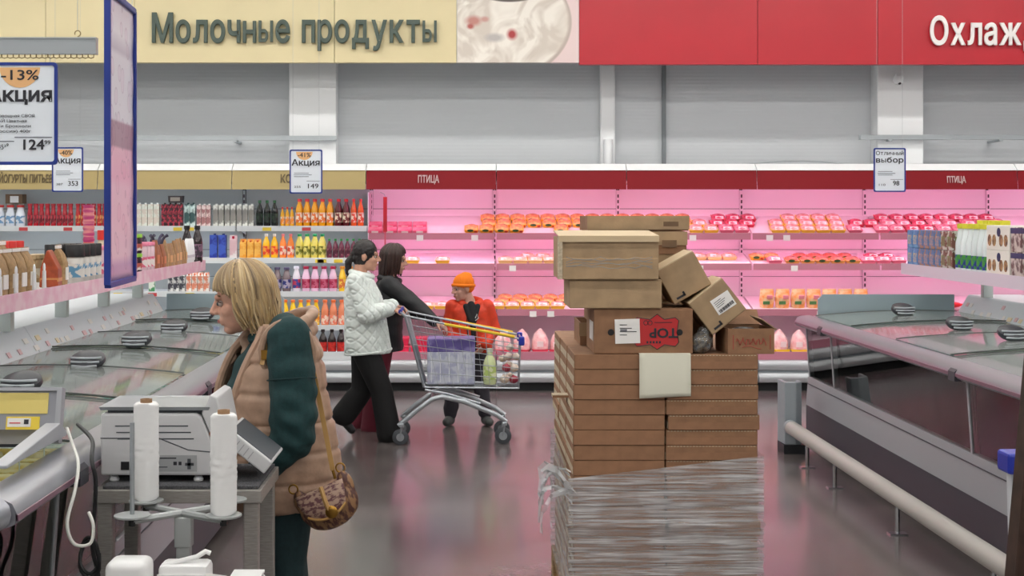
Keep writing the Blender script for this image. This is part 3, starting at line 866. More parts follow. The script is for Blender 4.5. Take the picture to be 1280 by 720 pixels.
def freezer(name_label, Xr, d, u1, ya, yb, handles, posts, panel=True, full=True):
    """one half of an island: rail at Xr, the tub runs from there by u1 in direction d"""
    t = thing('chest_freezer', name_label, 'freezer', (Xr, 0, 0))
    def pr(prof, a, b_): return MB().prism([(d * u, z) for u, z in prof], 'y', a, b_)
    obj('plinth', pr([(.14, 0), (u1 + .1, 0), (u1 + .1, .08), (.14, .08)], ya + .05, yb - .03), M_dark, t)
    obj('lower_panel', pr([(.03, .075), (u1 + .14, .075), (u1 + .14, .3), (.03, .3)], ya, yb), M_fdark, t)
    obj('upper_panel', pr([(.03, .3), (.10, .3), (.10, .52), (.045, .52)], ya, yb), M_fgrey, t)
    obj('panel_seam', pr([(.036, .465), (.042, .465), (.045, .47), (.036, .47)], ya, yb), M_fdark, t)
    obj('tub', pr([(.10, .3), (u1 + .14, .3), (u1 + .14, .98), (u1 + .1, .98), (u1 + .1, .56), (.10, .56)], ya, yb), M_tub, t)
    for a in (ya, yb):
        yy = (a, a + .03) if a == ya else (a - .03, a)
        if a == yb and panel:
            obj('end_panel', pr([(.12, .57), (u1 - .01, .57), (u1 - .01, 1.17), (.16, 1.17), (.12, 1.13)], *yy), M_endp, t)
        else:
            obj('end_panel', pr([(.11, .57), (u1 - .01, .57), (u1 - .01, .98), (.11, .96)], *yy), M_fgrey, t)
    ys = [ya + .02] + posts + [yb - .02]
    for a, b_ in zip(ys, ys[1:]):
        obj('front_glass', pr([(.055, .515), (.062, .515), (.032, .95), (.025, .95)], a + .012, b_ - .012), M_pane, t)
    for a in ys:
        obj('glass_post', pr([(.05, .51), (.07, .51), (.04, .95), (.02, .95)], a - .012, a + .012), M_fgrey, t)
    rp = [(-.045, .925), (-.055, .94), (-.055, .955), (-.04, .985), (-.01, 1.0), (.06, 1.005), (.085, .995), (.085, .96), (.05, .94), (.02, .92), (-.02, .915)]
    r = obj('handrail', pr(rp, ya - .01, yb + .01), M_rail, t, smooth=True, angle=50)
    obj('stripe', pr([(-.058, .937), (-.058, .953), (-.05, .957), (-.05, .935)], ya - .01, yb + .01), M_mauve, r)
    for a in posts: obj('rail_joint', pr([(-.06, .91), (-.06, .96), (-.03, .99), (-.02, .99), (-.02, .91)], a - .05, a + .05), M_fdark, r)
    # sliding curved lids
    pitch = 1.02; n = int((yb - .05 - ya - .05) / pitch); off = yb - .06 - n * pitch
    def arc(k, a=.085, b_=None, h=.035):
        b_ = u1 - .01 if b_ is None else b_
        s = k / 10; return a + (b_ - a) * s, .995 + (.035) * s + h * 4 * s * (1 - s) * .6
    for k in range(n):
        a, b_ = off + k * pitch, off + (k + 1) * pitch - .02
        dz = .012 * (k % 2)
        L_ = MB(); top = [arc(i) for i in range(11)]
        L_.prism([(d * u, z + dz) for u, z in top] + [(d * u, z + dz - .005) for u, z in top[::-1]], 'y', a, b_)
        lo = obj('lid', L_, M_lid, t, smooth=True, angle=50)
        for e in (a, b_):
            obj('lid_frame', MB().tube([(d * arc(i)[0], e, arc(i)[1] + dz) for i in range(11)], .0045, 6), M_lidf, lo, smooth=True)
        hy = handles[k] if k < len(handles) else (a + b_) / 2
        u, z = arc(5)
        hc = (d * u, hy, z + dz + .004)
        hn = obj('lid_handle', MB().lathe([(.08, -.012), (.088, 0), (.084, .018), (.06, .03), (.02, .034)], 22, (0, 0, 0)), M_hdk, lo, hc, (.42, 0, 0), smooth=True, angle=40)
        hn.location.z += .03
        for q_ in range(3): obj('grip_bar', MB().tube([((-.078 + .008 * q_) * (1 - j / 4), -.03 - .022 * q_ - .008 * math.sin(PI * j / 8), .036 - .011 * q_) for j in range(9)], .006, 6), M_hlt, hn, smooth=True)
    return t


def handle_bars(t):
    pass


LX, LXC = -1.312, -2.67
left_h = [4.95, 5.95, 7.0, 8.04, 9.08, 10.05]
YL = 11.15
freezer('long chest freezer with curved glass lids behind the woman in the beige vest', LX, -1, 1.06, 3.95, YL, left_h, [4.62, 6.9, 9.1])
freezer('far half of the freezer island on the dairy side of the price console', 2 * LXC - LX, 1, 1.06, 3.95, YL, left_h, [4.62, 6.9, 9.1])
RX, RXC = 2.67, 4.15
freezer('chest freezer with glass front and handrail beside the white bumper rail', RX, 1, 1.2, 2.6, 11.05, [3, 4, 5, 6.2, 7.3, 8.45, 9.35, 10.55], [4.5, 7.5, 10.3])

# rounded head of the near end of the island
t = thing('freezer_end_rail', 'rounded silver rail closing the near end of the freezer island', 'rail', (LX, 3.95, 0))
pts = [(.0 - .0, -.012, .96)] + [(-.22 + .22 * math.cos(a), -.16 * math.sin(a), .96) for a in [PI / 2 * k / 6 for k in range(1, 7)]] + [(-2.5, -.16, .96)]
obj('rail', MB().tube([(a_, b_ - .012, c_) for a_, b_, c_ in pts], .048, 12), M_rail, t, smooth=True)
obj('end_glass', MB().bb(-2.5, -.22, -.16, -.152, .5, .94), M_pane, t)
obj('end_base', MB().bb(-2.5, -.08, -.18, -.03, 0, .5), M_fgrey, t)
obj('corner_post', MB().cyl((-.12, -.12, .45), (-.12, -.12, .93), .022, n=10), M_fgrey, t, smooth=True)

# price consoles with the goods shelf above
M_pinkf = mat('shelf_front_pink', (228, 176, 198), .35, col2=(236, 206, 216), scale=9, lo=.4, hi=.6)


def console(label, Xp, d, width, ya, yb, tagc, px_ya, shelf_over, shelf_z, shelf_ya, shelf_yb, front_mat, post_y, plabel):
    t = thing('price_console', label, 'price console', (Xp, 0, 0))
    def pr(prof, a, b_): return MB().prism([(d * u, z) for u, z in prof], 'y', a, b_)
    n = 4; st = (yb - ya) / n
    for k in range(n):
        obj('console_body', pr([(0, 1.02), (.085, 1.16), (.095, 1.17), (width, 1.17), (width, .99), (.03, .99)], ya + k * st + .004, ya + (k + 1) * st - .004), M_cons, t)
    y = ya + .1
    sl = math.atan2(.14, .085)
    R = Matrix.Rotation(-d * (PI / 2 - sl) if d > 0 else (PI / 2 - sl), 3, 'Y')
    k = 0
    while y < yb - .1:
        ln = random.choice((.06, .06, .09))
        zz = random.choice((.2, .22, .25, .55) if k % 7 else (.7, .6))
        u, z = .085 * zz, 1.02 + .14 * zz
        nx, nz = -.14, .085; q = math.hypot(nx, nz); nx /= q; nz /= q
        m = random.choice([M_tagw, M_tagw, M_tagw, mat('tag_pink', (226, 190, 196), .4), mat('tag_cream', (236, 222, 190), .4)])
        ax = Vector((d * .085, 0, .14)).normalized(); no = Vector((d * nx, 0, nz)); yy = Vector((0, 1, 0))
        Rm = Matrix((ax, yy, no)).transposed()
        obj('price_tag', MB().box(Vector((d * u, y, z)) + no * .004, (.032, ln * .8, .004), Rm), m, t)
        y += ln + random.choice((.02, .05, .12)); k += 1
    s = thing('goods_shelf', plabel, 'shelf', (Xp, 0, shelf_z))
    a0, a1 = -shelf_over, -shelf_over + .42
    def ps(prof, a, b_): return MB().prism([(d * u, z) for u, z in prof], 'y', a, b_)
    obj('shelf_board', ps([(a0 + .01, -.02), (a1, -.02), (a1, 0), (a0 + .01, 0)], shelf_ya, shelf_yb), M_shelf, s)
    obj('front_strip', ps([(a0, -.075), (a0 + .008, -.075), (a0 + .008, .012), (a0, .012)], shelf_ya, shelf_yb), front_mat, s)
    obj('end_strip', MB().bb(min(d * a0, d * a1), max(d * a0, d * a1), shelf_yb, shelf_yb + .008, -.07, .012), front_mat, s)
    for yy in post_y:
        obj('post', MB().bb(d * .09 - .035, d * .09 + .035, yy - .03, yy + .03, 1.17 - shelf_z, -.02), mat('post_pale', (196, 204, 202), .4), s)
    return t, s


console('long white price console full of tags under the pink-edged shelf', -2.38, -1, .56, 4.6, YL - .02, None, 0, .21, 1.405, 5.2, 11.75, M_pinkf,
        [5.6, 6.6, 7.55, 8.6, 9.6, 10.6], 'white goods shelf with a pink printed edge above the glass-lidded freezer')
console('white price console behind the freezer with the white bumper rail', 3.87, 1, .5, 5.0, 11.0, None, 0, .34, 1.395, 6.0, 11.3, mat('shelf_front_lilac', (214, 204, 218), .35),
        [6.5, 8.0, 9.5, 10.6], 'white goods shelf carrying blue boxes and pastry boxes')

# bumper rail on the floor
t = thing('bumper_rail', 'thick white bumper tube on short steel legs in front of the freezer', 'bumper rail', (2.44, 0, 0))
obj('tube', MB().tube([(0, 2.2, .21), (0, 10.42, .21)], .052, 16), M_bumper, t, smooth=True)
obj('end_cap', MB().cyl((0, 10.42, .21), (0, 10.47, .21), .054, n=16), M_greyp, t, smooth=True)
for y in (3.6, 5.0, 6.45, 7.88, 9.21, 9.95):
    lg = obj('leg', MB().cyl((.0, y, .0), (.0, y, .17), .014, n=8), M_chrome, t, smooth=True)
    obj('foot_plate', MB().bb(-.05, .05, y - .035, y + .035, 0, .008), M_chrome, lg)
t = thing('corner_guard', 'grey plastic corner guard standing at the end of the freezer', 'guard', (2.47, 10.62, 0))
obj('shell', MB().prism([(-.06, -.1), (.02, -.12), (.07, -.09), (.08, .03), (.05, .03), (.04, -.06), (0, -.08), (-.04, -.06), (-.04, .1), (-.07, .1)], 'z', .07, .54), M_greyp, t, bevel=.006)
obj('foot', MB().bb(-.07, .09, -.12, .1, 0, .07), M_dark, t)

# ------------------------------------------------------------------ frozen goods under the lids
pack_me = MB().loft([ring((0, 0, 0), .12, .085, 12, p=4), ring((0, 0, .035), .135, .095, 12, p=4), ring((0, 0, .07), .125, .085, 12, p=3.5), ring((0, 0, .085), .09, .055, 12, p=3)]).mesh('frozen_pack', smooth=True, angle=60)
pack_lab = MB().bb(-.07, .07, -.04, .04, .084, .09).mesh('print')
kinds = [('white', (232, 232, 224), (190, 196, 200)), ('cream', (230, 216, 180), (206, 186, 140)), ('yellow', (226, 196, 110), (236, 222, 180)), ('pink', (226, 170, 172), (240, 222, 222)), ('teal', (150, 186, 186), (210, 222, 220)), ('grey', (180, 184, 180), (216, 218, 214))]
PK = [Proto('frozen_pack', 'frozen food', pack_me.copy(), mat('frozen_' + n, c1, .35, col2=c2, scale=9, lo=.45, hi=.55, obj_var=.08), [('print', pack_lab.copy(), mat('fprint_' + n, c2, .4, col2=c1, scale=30))]) for n, c1, c2 in kinds]
for k in range(26):
    for j in range(3):
        y = 4.2 + k * .262
        if y > YL - .2: continue
        q = random.randrange(6)
        for l in range(2):
            PK[q].put((LX - .28 - j * .31, y, .561 + l * .091), (0, 0, random.uniform(-.05, .05) + (0 if l else .03)), f'{kinds[q][0]} frozen food pack under the lids of the island freezer', f'{kinds[q][0]} packs in the island freezer')
for k in range(24):
    for j in range(3):
        y = 5.0 + k * .25
        if y > 10.9: continue
        q = random.randrange(6)
        PK[q].put((RX + .3 + j * .34, y, .561), (0, 0, random.uniform(-.08, .08)), f'{kinds[q][0]} frozen food pack in the freezer by the bumper rail', f'{kinds[q][0]} packs by the bumper rail')
# wire divider baskets
M_wire = mat('white_wire', (222, 226, 226), .35)
for k, y in enumerate((5.641, 6.951, 8.261, 9.571)):
    t = thing('freezer_divider', 'white wire divider across the frozen goods of the island freezer', 'divider', (LX - .58, y, .561), group='wire dividers')
    obj('wire_frame', MB().tube([(-.46, 0, .01), (-.46, 0, .3), (.46, 0, .3), (.46, 0, .01)], .005, 6), M_wire, t)
    for i in range(9): obj('wire', MB().cyl((-.4 + i * .1, 0, 0), (-.4 + i * .1, 0, .3), .003, n=5), M_wire, t)

# ------------------------------------------------------------------ goods on the pink-edged shelf
ZS = 1.406
G1 = 'goods on the pink-edged shelf'
kraft = mat('kraft_paper', (176, 142, 98), .7, var=.18, scale=40, obj_var=.06)
kbag = MB().loft([ring((0, 0, 0), .045, .06, 12, p=5), ring((0, 0, .12), .048, .062, 12, p=5), ring((0, 0, .17), .03, .064, 12, p=5), ring((0, 0, .2), .006, .064, 12, p=5), ring((0, 0, .225), .005, .064, 12, p=5)]).mesh('kraft_bag', smooth=True, angle=35)
P_kraft = Proto('kraft_bag', 'paper bag', kbag, kraft, [('label', MB().bb(.044, .0505, -.035, .035, .03, .1).mesh('label'), M_tagw), ('seal', MB().bb(-.007, .007, -.064, .064, .205, .222).mesh('seal'), M_tagw)])
spoon = MB().tube([(0, 0, 0), (0, 0, .1)], [.012, .01], 8).ball((0, 0, .115), (.006, .016, .026), 10, 8)
P_stick = Proto('packet_stick', 'plastic stick', spoon.mesh('packet_stick', smooth=True, angle=60), M_white, [])
for i, y in enumerate((6.5, 6.65, 6.79, 6.94, 7.08, 7.22)):
    P_kraft.put((-2.27, y, ZS), (0, 0, 0), 'brown kraft paper bag at the shelf edge near the price sign', 'kraft bags by the price sign')
    P_kraft.put((-2.4, y + .03, ZS), (0, 0, 0), 'brown kraft paper bag in the second row near the price sign', 'kraft bags by the price sign, second row', (1, 1, 1.15))
for i, y in enumerate((6.62, 6.86, 7.15, 7.32)):
    P_stick.put((-2.195, y, ZS), (0, 0, 0), 'white plastic stick standing before the kraft bags', 'white sticks before the kraft bags')
wb = Proto('snack_box', 'box', MB().bb(-.05, .05, -.08, .08, 0, .26).mesh('snack_box', bevel=.003), mat('snack_white', (232, 228, 226), .5, col2=(200, 120, 120), scale=8, lo=.3, hi=.4), [('panel_print', MB().bb(.05, .0515, -.06, .06, .1, .2).mesh('panel_print'), mat('snack_print', (176, 60, 66), .5))])
wb.put((-2.44, 6.3, ZS), label='white snack box with a red print behind the kraft bags'); wb.put((-2.27, 6.32, ZS), label='white snack box with a red print beside the kraft bags')
tp = MB().loft([[(-.05, -.06, 0), (.05, -.06, 0), (.05, .06, 0), (-.05, .06, 0)], [(-.045, -.055, .1), (.05, -.055, .1), (.05, .055, .1), (-.045, .055, .1)], [(-.01, -.06, .2), (.0, -.06, .2), (.0, .06, .2), (-.01, .06, .2)]])
Proto('crisp_packet', 'packet', tp.mesh('crisp_packet', bevel=.006), mat('packet_rust', (184, 84, 50), .4, var=.2, scale=20), [('band', MB().bb(-.047, .0525, -.058, .058, .03, .05).mesh('band'), mat('packet_gold', (214, 150, 90), .4))]).put((-2.25, 7.62, ZS), (0, 0, .1), 'rust-orange folded packet beside the kraft bags')
P_kraft.put((-2.26, 7.8, ZS), (0, 0, .1), 'brown kraft bag between the rust packet and the black-capped jars')


def jar(kind, h, r, bc, lc, labc, labc2, capf=.28, capr=1.03):
    return Proto('sauce_jar', 'jar', MB().lathe([(r * .92, 0), (r, .01), (r, h * (1 - capf) - .01), (r * .85, h * (1 - capf))], 12).mesh('sauce_jar', smooth=True), mat('jar_' + kind, bc, .2, coat=.4),
                 [('lid', MB().lathe([(r * capr, h * (1 - capf)), (r * capr, h * .98), (r * capr * .95, h)], 12).mesh('lid', smooth=True), mat('jlid_' + kind, lc, .4)),
                  ('label', MB().lathe([(r * .98, h * .15), (r * 1.015, h * .15), (r * 1.015, h * .5), (r * .98, h * .5)], 12).mesh('label', smooth=True), mat('jlab_' + kind, labc, .45, col2=labc2, scale=25, lo=.48, hi=.52))])


J = {'black': jar('black', .22, .055, (200, 196, 190), (22, 22, 24), (96, 150, 186), (220, 216, 210), .32), 'redlid': jar('redlid', .17, .055, (206, 190, 160), (214, 44, 36), (226, 214, 200), (190, 150, 120), .22),
     'green': jar('green', .13, .06, (60, 40, 50), (150, 210, 70), (226, 220, 216), (190, 90, 80), .18), 'pinkjar': jar('pinkjar', .2, .05, (226, 196, 206), (226, 130, 160), (226, 110, 140), (240, 230, 226), .12),
     'cream': jar('cream', .16, .05, (190, 160, 120), (196, 170, 130), (214, 190, 150), (240, 230, 210), .15)}
for k in range(4): J['black'].put((-2.24, 8.06 + k * .125, ZS), label='jar with a tall black lid on the pink-edged shelf', group='black-lidded jars')
for k in range(4): J['black'].put((-2.37, 8.1 + k * .125, ZS), label='jar with a tall black lid in the second row', group='black-lidded jars, second row')
for k in range(5): J['redlid'].put((-2.515, 7.3 + k * .13, ZS + (.0)), (0, 0, 0), 'jar with a flat red lid behind the kraft bags', 'red-lidded jars behind the bags', (1, 1, 1.45))
for k in range(3): J['cream'].put((-2.515, 8.05 + k * .12, ZS), label='beige tub at the back of the pink-edged shelf', group='beige tubs')
for k in range(5):
    J['pinkjar'].put((-2.23, 8.6 + k * .11, ZS), label='pink jar behind the hanging poster', group='pink jars')
for k in range(3):
    a = J['green'].put((-2.24, 9.22 + k * .13, ZS), label='low jar with a bright green lid, bottom of its stack', group='green-lidded jars')
    J['green'].put((-2.24, 9.22 + k * .13, ZS + .131), label='low jar with a bright green lid, top of its stack', group='green-lidded jars, upper row')
    J['redlid'].put((-2.38, 9.3 + k * .14, ZS), label='jar with a flat red lid behind the green-lidded jars', group='red-lidded jars behind green', scale=(1, 1, 1.7))
for k in range(3): J['pinkjar'].put((-2.23, 9.65 + k * .11, ZS), label='pink jar beside the green-lidded jars', group='pink jars beside the green-lidded jars')
pouch_cols = [('copper', (170, 104, 70)), ('tan', (188, 150, 108)), ('tan2', (176, 136, 96))]
pz = MB().loft([ring((0, 0, 0), .03, .05, 12, p=4), ring((0, 0, .08), .03, .052, 12, p=4), ring((0, 0, .15), .012, .054, 12, p=4), ring((0, 0, .17), .004, .054, 12, p=5)]).mesh('pouch', smooth=True, angle=45)
PZ = [Proto('spice_pouch', 'pouch', pz.copy(), mat('pouch_' + n, c, .45, var=.15, scale=30), [('label', MB().box((.028, 0, .06), (.006, .06, .05)).mesh('label'), mat('plab_' + n, tuple(min(255, int(x * 1.25)) for x in c), .5))]) for n, c in pouch_cols]
for k in range(10):
    q = 0 if k < 3 else (1 if k % 2 else 2)
    PZ[q].put((-2.21 - .0, 10.0 + k * .113, ZS), (0, 0, random.uniform(-.2, .2)), ('copper' if q == 0 else 'tan') + ' spice pouch at the far part of the pink-edged shelf', ('copper' if q == 0 else 'tan') + ' pouches', (1, 1, 1 + .25 * random.random()))
hook = MB().tube([(0, 0, 0), (0, 0, .18), (.02, .01, .22), (.045, .02, .235)], [.02, .014, .011, .014], 8)
P_hook = Proto('skewer_pack', 'skewer pack', hook.mesh('skewer_pack', smooth=True, angle=60), mat('skewer_dark', (54, 50, 74), .4, obj_var=.3), [('label', MB().lathe([(.021, .05), (.023, .05), (.02, .12), (.018, .12)], 8).mesh('label'), mat('skewer_pink', (226, 110, 150), .4))])
for k in range(8): P_hook.put((-2.33 - .05 * (k % 2), 10.0 + k * .13, ZS), (0, 0, k), 'dark curved skewer pack behind the tan pouches', 'skewer packs')
tb = Proto('paste_tube', 'tube', MB().lathe([(.02, 0), (.02, .02), (.028, .03), (.026, .1), (.014, .19), (.008, .2)], 10).mesh('paste_tube', smooth=True), M_white, [('band', MB().lathe([(.0285, .05), (.0295, .05), (.0295, .07), (.0285, .07)], 10).mesh('band'), mat('tube_band', (196, 190, 200), .4))])
for k in range(4): tb.put((-2.21, 11.15 + k * .07, ZS), label='white paste tube beside the dark sauce bottle', group='white tubes')
B_sauce = bottle('sauce', .3, .04, (40, 30, 34), (20, 18, 20), (130, 100, 120), (60, 46, 60), neck=.42, nm='sauce_bottle')
B_sauce.put((-2.2, 11.55, ZS), label='dark sauce bottle with a black cap at the shelf end')
B_sauce.put((-2.3, 11.62, ZS), label='dark sauce bottle with a black cap behind the one at the shelf end')
# curly pink balloon stick above the shelf
t = thing('twist_lollipop', 'tall pink striped twist lollipop rising above the shelf goods', 'lollipop', (-2.34, 8.0, ZS))
t.location = (W(87, 300, 8.25).x, 8.25 + .42, ZS)
tw = MB()
obj('twist', MB().loft([ring((0, 0, .22 + k * .018), .032 + .006 * (k % 2), .032 + .006 * (k % 2), 10) for k in range(14)]), mat('lolly_pink', (196, 62, 122), .35, col2=(232, 150, 150), scale=3, stretch=(1, 1, 12), lo=.45, hi=.55), t, smooth=True)
obj('ball', MB().ball((0, 0, .19), .045), mat('lolly_orange', (214, 110, 84), .35), t, smooth=True)
obj('stick', MB().cyl((0, 0, 0), (0, 0, .2), .012, n=8), M_white, t)
obj('foot', MB().lathe([(.05, 0), (.05, .012), (.02, .02)], 12), mat('lolly_foot', (120, 60, 110), .4), t)

# ------------------------------------------------------------------ goods on the other freezer's shelf
ZR = 1.396
bxm = MB().bb(-.065, .065, -.062, .062, 0, .14).mesh('ice_cream_box', bevel=.004)
def icebox(n, c1, c2, c3): return Proto('ice_cream_box', 'box', bxm.copy(), mat('icebox_' + n, c1, .4, col2=c2, scale=24, lo=.47, hi=.53), [('print', MB().bb(-.0665, -.0645, -.04, .04, .03, .1).mesh('print'), mat('iceprint_' + n, c3, .4, col2=c1, scale=40)), ('front_print', MB().bb(-.045, .045, -.0635, -.0615, .03, .1).mesh('front_print'), mat('iceprint_' + n, c3, .4))])
IB = [icebox('blue', (66, 130, 190), (90, 160, 206), (220, 206, 130)), icebox('brown', (70, 120, 170), (150, 120, 100), (196, 160, 120)), icebox('choc', (120, 80, 66), (190, 196, 186), (110, 150, 80))]
for k in range(8):
    q = 0 if k in (6, 7) else (1 if k > 1 else 2)
    nmq = ('bright blue', 'blue and brown', 'chocolate brown')[q]
    for l in range(2):
        IB[q].put((3.615, 10.24 + k * .13, ZR + l * .141), (0, 0, 0), f'{nmq} ice cream box, {"upper" if l else "lower"} row at the shelf end', f'{nmq} boxes {"upper" if l else "lower"} row')
Bm = bottle('kefir', .3, .042, (226, 234, 236), (220, 214, 60), (70, 150, 60), (40, 60, 140), neck=.55, lz=(.06, .34), nm='milk_bottle')
for k in range(6): Bm.put((3.6, 9.6 + k * .105, ZR), label='white bottle with yellow cap and green label', group='white bottles on the freezer shelf', scale=(1, 1, 1.12))
for k in range(5): Bm.put((3.72, 9.62 + k * .11, ZR), label='white bottle with a yellow cap in the row behind', group='white bottles, rear row', scale=(1, 1, 1.2))
pb = MB().bb(-.1, .1, -.2, .2, 0, .165).mesh('pastry_box', bevel=.004)
def pastry_parts():
    out = []
    for s, y0 in ((0, -.1), (1, .1)):
        mb = MB()
        for k, dy in enumerate((-.04, .04)):
            mb.prism([(y0 + dy + .032 * math.cos(a), .065 + .04 * math.sin(a)) for a in [2 * PI * q / 10 for q in range(10)]], 'x', -.1025, -.0995)
        out.append(('muffin_print', mb.mesh('muffin_print'), mat('muffin', (196, 150, 100), .5, col2=(90, 60, 50), scale=30)))
    mb = MB(); mb.prism([(-.02 + .03 * math.cos(a), .12 + .03 * math.sin(a)) for a in [2 * PI * q / 12 for q in range(12)]], 'x', -.1025, -.0995)
    out.append(('brand_spot', mb.mesh('brand_spot'), mat('navy_spot', (40, 50, 96), .45)))
    mb = MB(); mb.prism([(-.03, .05), (.05, .05), (.03, .1), (-.02, .1)], 'y', -.2025, -.1995)
    out.append(('end_print', mb.mesh('end_print'), mat('muffin', (196, 150, 100))))
    return out
P_pb = Proto('pastry_box', 'box', pb, mat('pastry_white', (236, 232, 224), .45), pastry_parts())
for l in range(2): P_pb.put((3.645, 9.3, ZR + l * .166), label=f'white pastry box printed with muffins, {"top" if l else "bottom"} of its stack')
P_pb.put((3.855, 9.3, ZR), label='white pastry box printed with muffins in the rear row', scale=(1, 1, 1.9))
P_br = Proto('chocolate_box', 'box', MB().bb(-.09, .09, -.09, .09, 0, .16).mesh('chocolate_box', bevel=.004), mat('choco_box', (96, 66, 66), .4, col2=(206, 196, 190), scale=16, lo=.45, hi=.55), [('top_band', MB().bb(-.0915, -.0895, -.09, .09, .12, .155).mesh('top_band'), mat('navy_spot', (40, 50, 96)))])
for k in range(3):
    for l in range(2): P_br.put((3.64, 9.0 - k * .185, ZR + l * .161), label=f'brown and white chocolate box, {"top" if l else "bottom"} row beside the pastry boxes', group=f'chocolate boxes {l}')
# ================================================================== hanging signs
M_sheet = mat('sign_sheet', (232, 238, 246), .4)
M_disc = mat('orange_disc', (238, 186, 130), .5)


def sign(label, x0, x1, py0, py1, D, lines, rotz=0, wires=True, disc=None):
    """lines: (text, centre x 0..1, baseline 0..1 from top, cap height as part of the sign's height, bold, width or None)"""
    a, b_ = W(x0, py0, D), W(x1, py1, D); w_, h = b_.x - a.x, a.z - b_.z
    t = thing('price_sign', label, 'price sign', ((a.x + b_.x) / 2, D, b_.z), (0, 0, rotz))
    fr = h * .03
    obj('sheet', MB().bb(-w_ / 2 + fr * .5, w_ / 2 - fr * .5, -.002, .002, fr * .5, h - fr * .5), M_sheet, t)
    f = MB()
    o_, i_ = (w_ / 2, h), (w_ / 2 - fr, h - fr)
    def rr(hw, z0, z1, r, y):
        pts = []
        for cx, cz, a0 in ((hw - r, z1 - r, 0), (-hw + r, z1 - r, PI / 2), (-hw + r, z0 + r, PI), (hw - r, z0 + r, 1.5 * PI)):
            for k in range(5): pts.append((cx + r * math.cos(a0 + PI / 2 * k / 4), y, cz + r * math.sin(a0 + PI / 2 * k / 4)))
        return pts
    A, B_ = rr(w_ / 2, 0, h, fr * 1.2, -.006), rr(w_ / 2 - fr, fr, h - fr, fr * .9, -.006)
    A2, B2 = rr(w_ / 2, 0, h, fr * 1.2, .006), rr(w_ / 2 - fr, fr, h - fr, fr * .9, .006)
    n = len(A); f.v = A + B_ + B2 + A2
    for s in range(4):
        for k in range(n):
            f.f.append((s * n + k, s * n + (k + 1) % n, ((s + 1) % 4) * n + (k + 1) % n, ((s + 1) % 4) * n + k))
    obj('frame', f, M_blue, t)
    if disc:
        cx, cz, r = disc
        obj('discount_disc', MB().prism([((cx - .5) * w_ + r * w_ * math.cos(q), h * (1 - cz) + r * w_ * math.sin(q)) for q in [PI + PI * k / 12 for k in range(13)]], 'y', -.0035, -.002), M_disc, t)
    for tx, cx, bl, ch, bd, wd in lines:
        if tx == '~':
            obj('printed_line', MB().bb((cx - .5 - wd / 2) * w_, (cx - .5 + wd / 2) * w_, -.004, -.003, h * (1 - bl), h * (1 - bl) + ch * h), mat('ink_soft', (110, 112, 124), .6), t); continue
        if 'ы' in tx:
            letters(tx, (cx - .5 - wd / 2) * w_, (cx - .5 + wd / 2) * w_, h * (1 - bl), ch * h, M_ink, t, bd, -.0045, .001); continue
        text(tx, ch * h, M_ink, t, ((cx - .5) * w_, -.0045, h * (1 - bl)), .001, bd, width=None if wd is None else wd * w_)
    if wires:
        for sx in (-.4, .4): obj('wire', MB().cyl((sx * w_, 0, h), (sx * w_, 0, ZC - b_.z if D > 8 else h + .035), .0012, n=4), M_steel, t)
    return t


sign('large blue-framed offer sign priced 124 hanging from the grey rail', -22, 72, 78, 206, 5.7,
     [('-13%', .5, .17, .10, .01, .5), ('Акция', .5, .38, .14, .025, .88), ('ть овощная СВОЯ', .42, .535, .028, 0, .56), ('ЖАЙ Цветная', .37, .585, .028, 0, .45),
      ('та и Брокколи', .40, .635, .028, 0, .5), ('(Россия) 400г', .40, .685, .028, 0, .5), ('~', .68, .735, .008, 0, .5), ('~', .3, .775, .008, 0, .25), ('124', .67, .85, .10, .02, .28), ('99', .87, .80, .04, .01, .08), ('145²⁹', .26, .85, .05, 0, .17)], wires=True, disc=(.5, .05, .27))
sign('small blue-framed offer sign priced 353 in front of the beige header', 65, 104, 184, 240, 13.2,
     [('-40%', .45, .17, .1, .01, .4), ('Акция', .5, .36, .14, .02, .86), ('353', .68, .86, .11, .01, .32), ('387', .24, .85, .05, 0, .2), ('~', .36, .54, .012, 0, .45), ('~', .4, .58, .012, 0, .55), ('~', .36, .62, .012, 0, .45), ('~', .72, .72, .01, 0, .4)], disc=(.45, .05, .25))
sign('small blue-framed offer sign priced 149 hanging before the column', 362, 403, 187, 242, 13.2,
     [('-41%', .45, .17, .1, .01, .4), ('Акция', .5, .36, .14, .02, .86), ('149', .7, .88, .11, .01, .32), ('255', .24, .87, .05, 0, .2), ('~', .36, .54, .012, 0, .45), ('~', .4, .58, .012, 0, .55), ('~', .36, .62, .012, 0, .45), ('~', .72, .72, .01, 0, .4)], disc=(.45, .05, .25))
sign('small blue-framed sign with best-choice price 98 before the red header', 1092, 1132, 185, 240, 13.2,
     [('Отличный', .5, .16, .09, .005, .86), ('выбор', .5, .33, .12, .02, .86), ('98', .7, .85, .11, .01, .2), ('110', .25, .86, .05, 0, .2), ('~', .36, .54, .012, 0, .45), ('~', .4, .58, .012, 0, .55), ('~', .36, .62, .012, 0, .45), ('~', .72, .72, .01, 0, .4)])
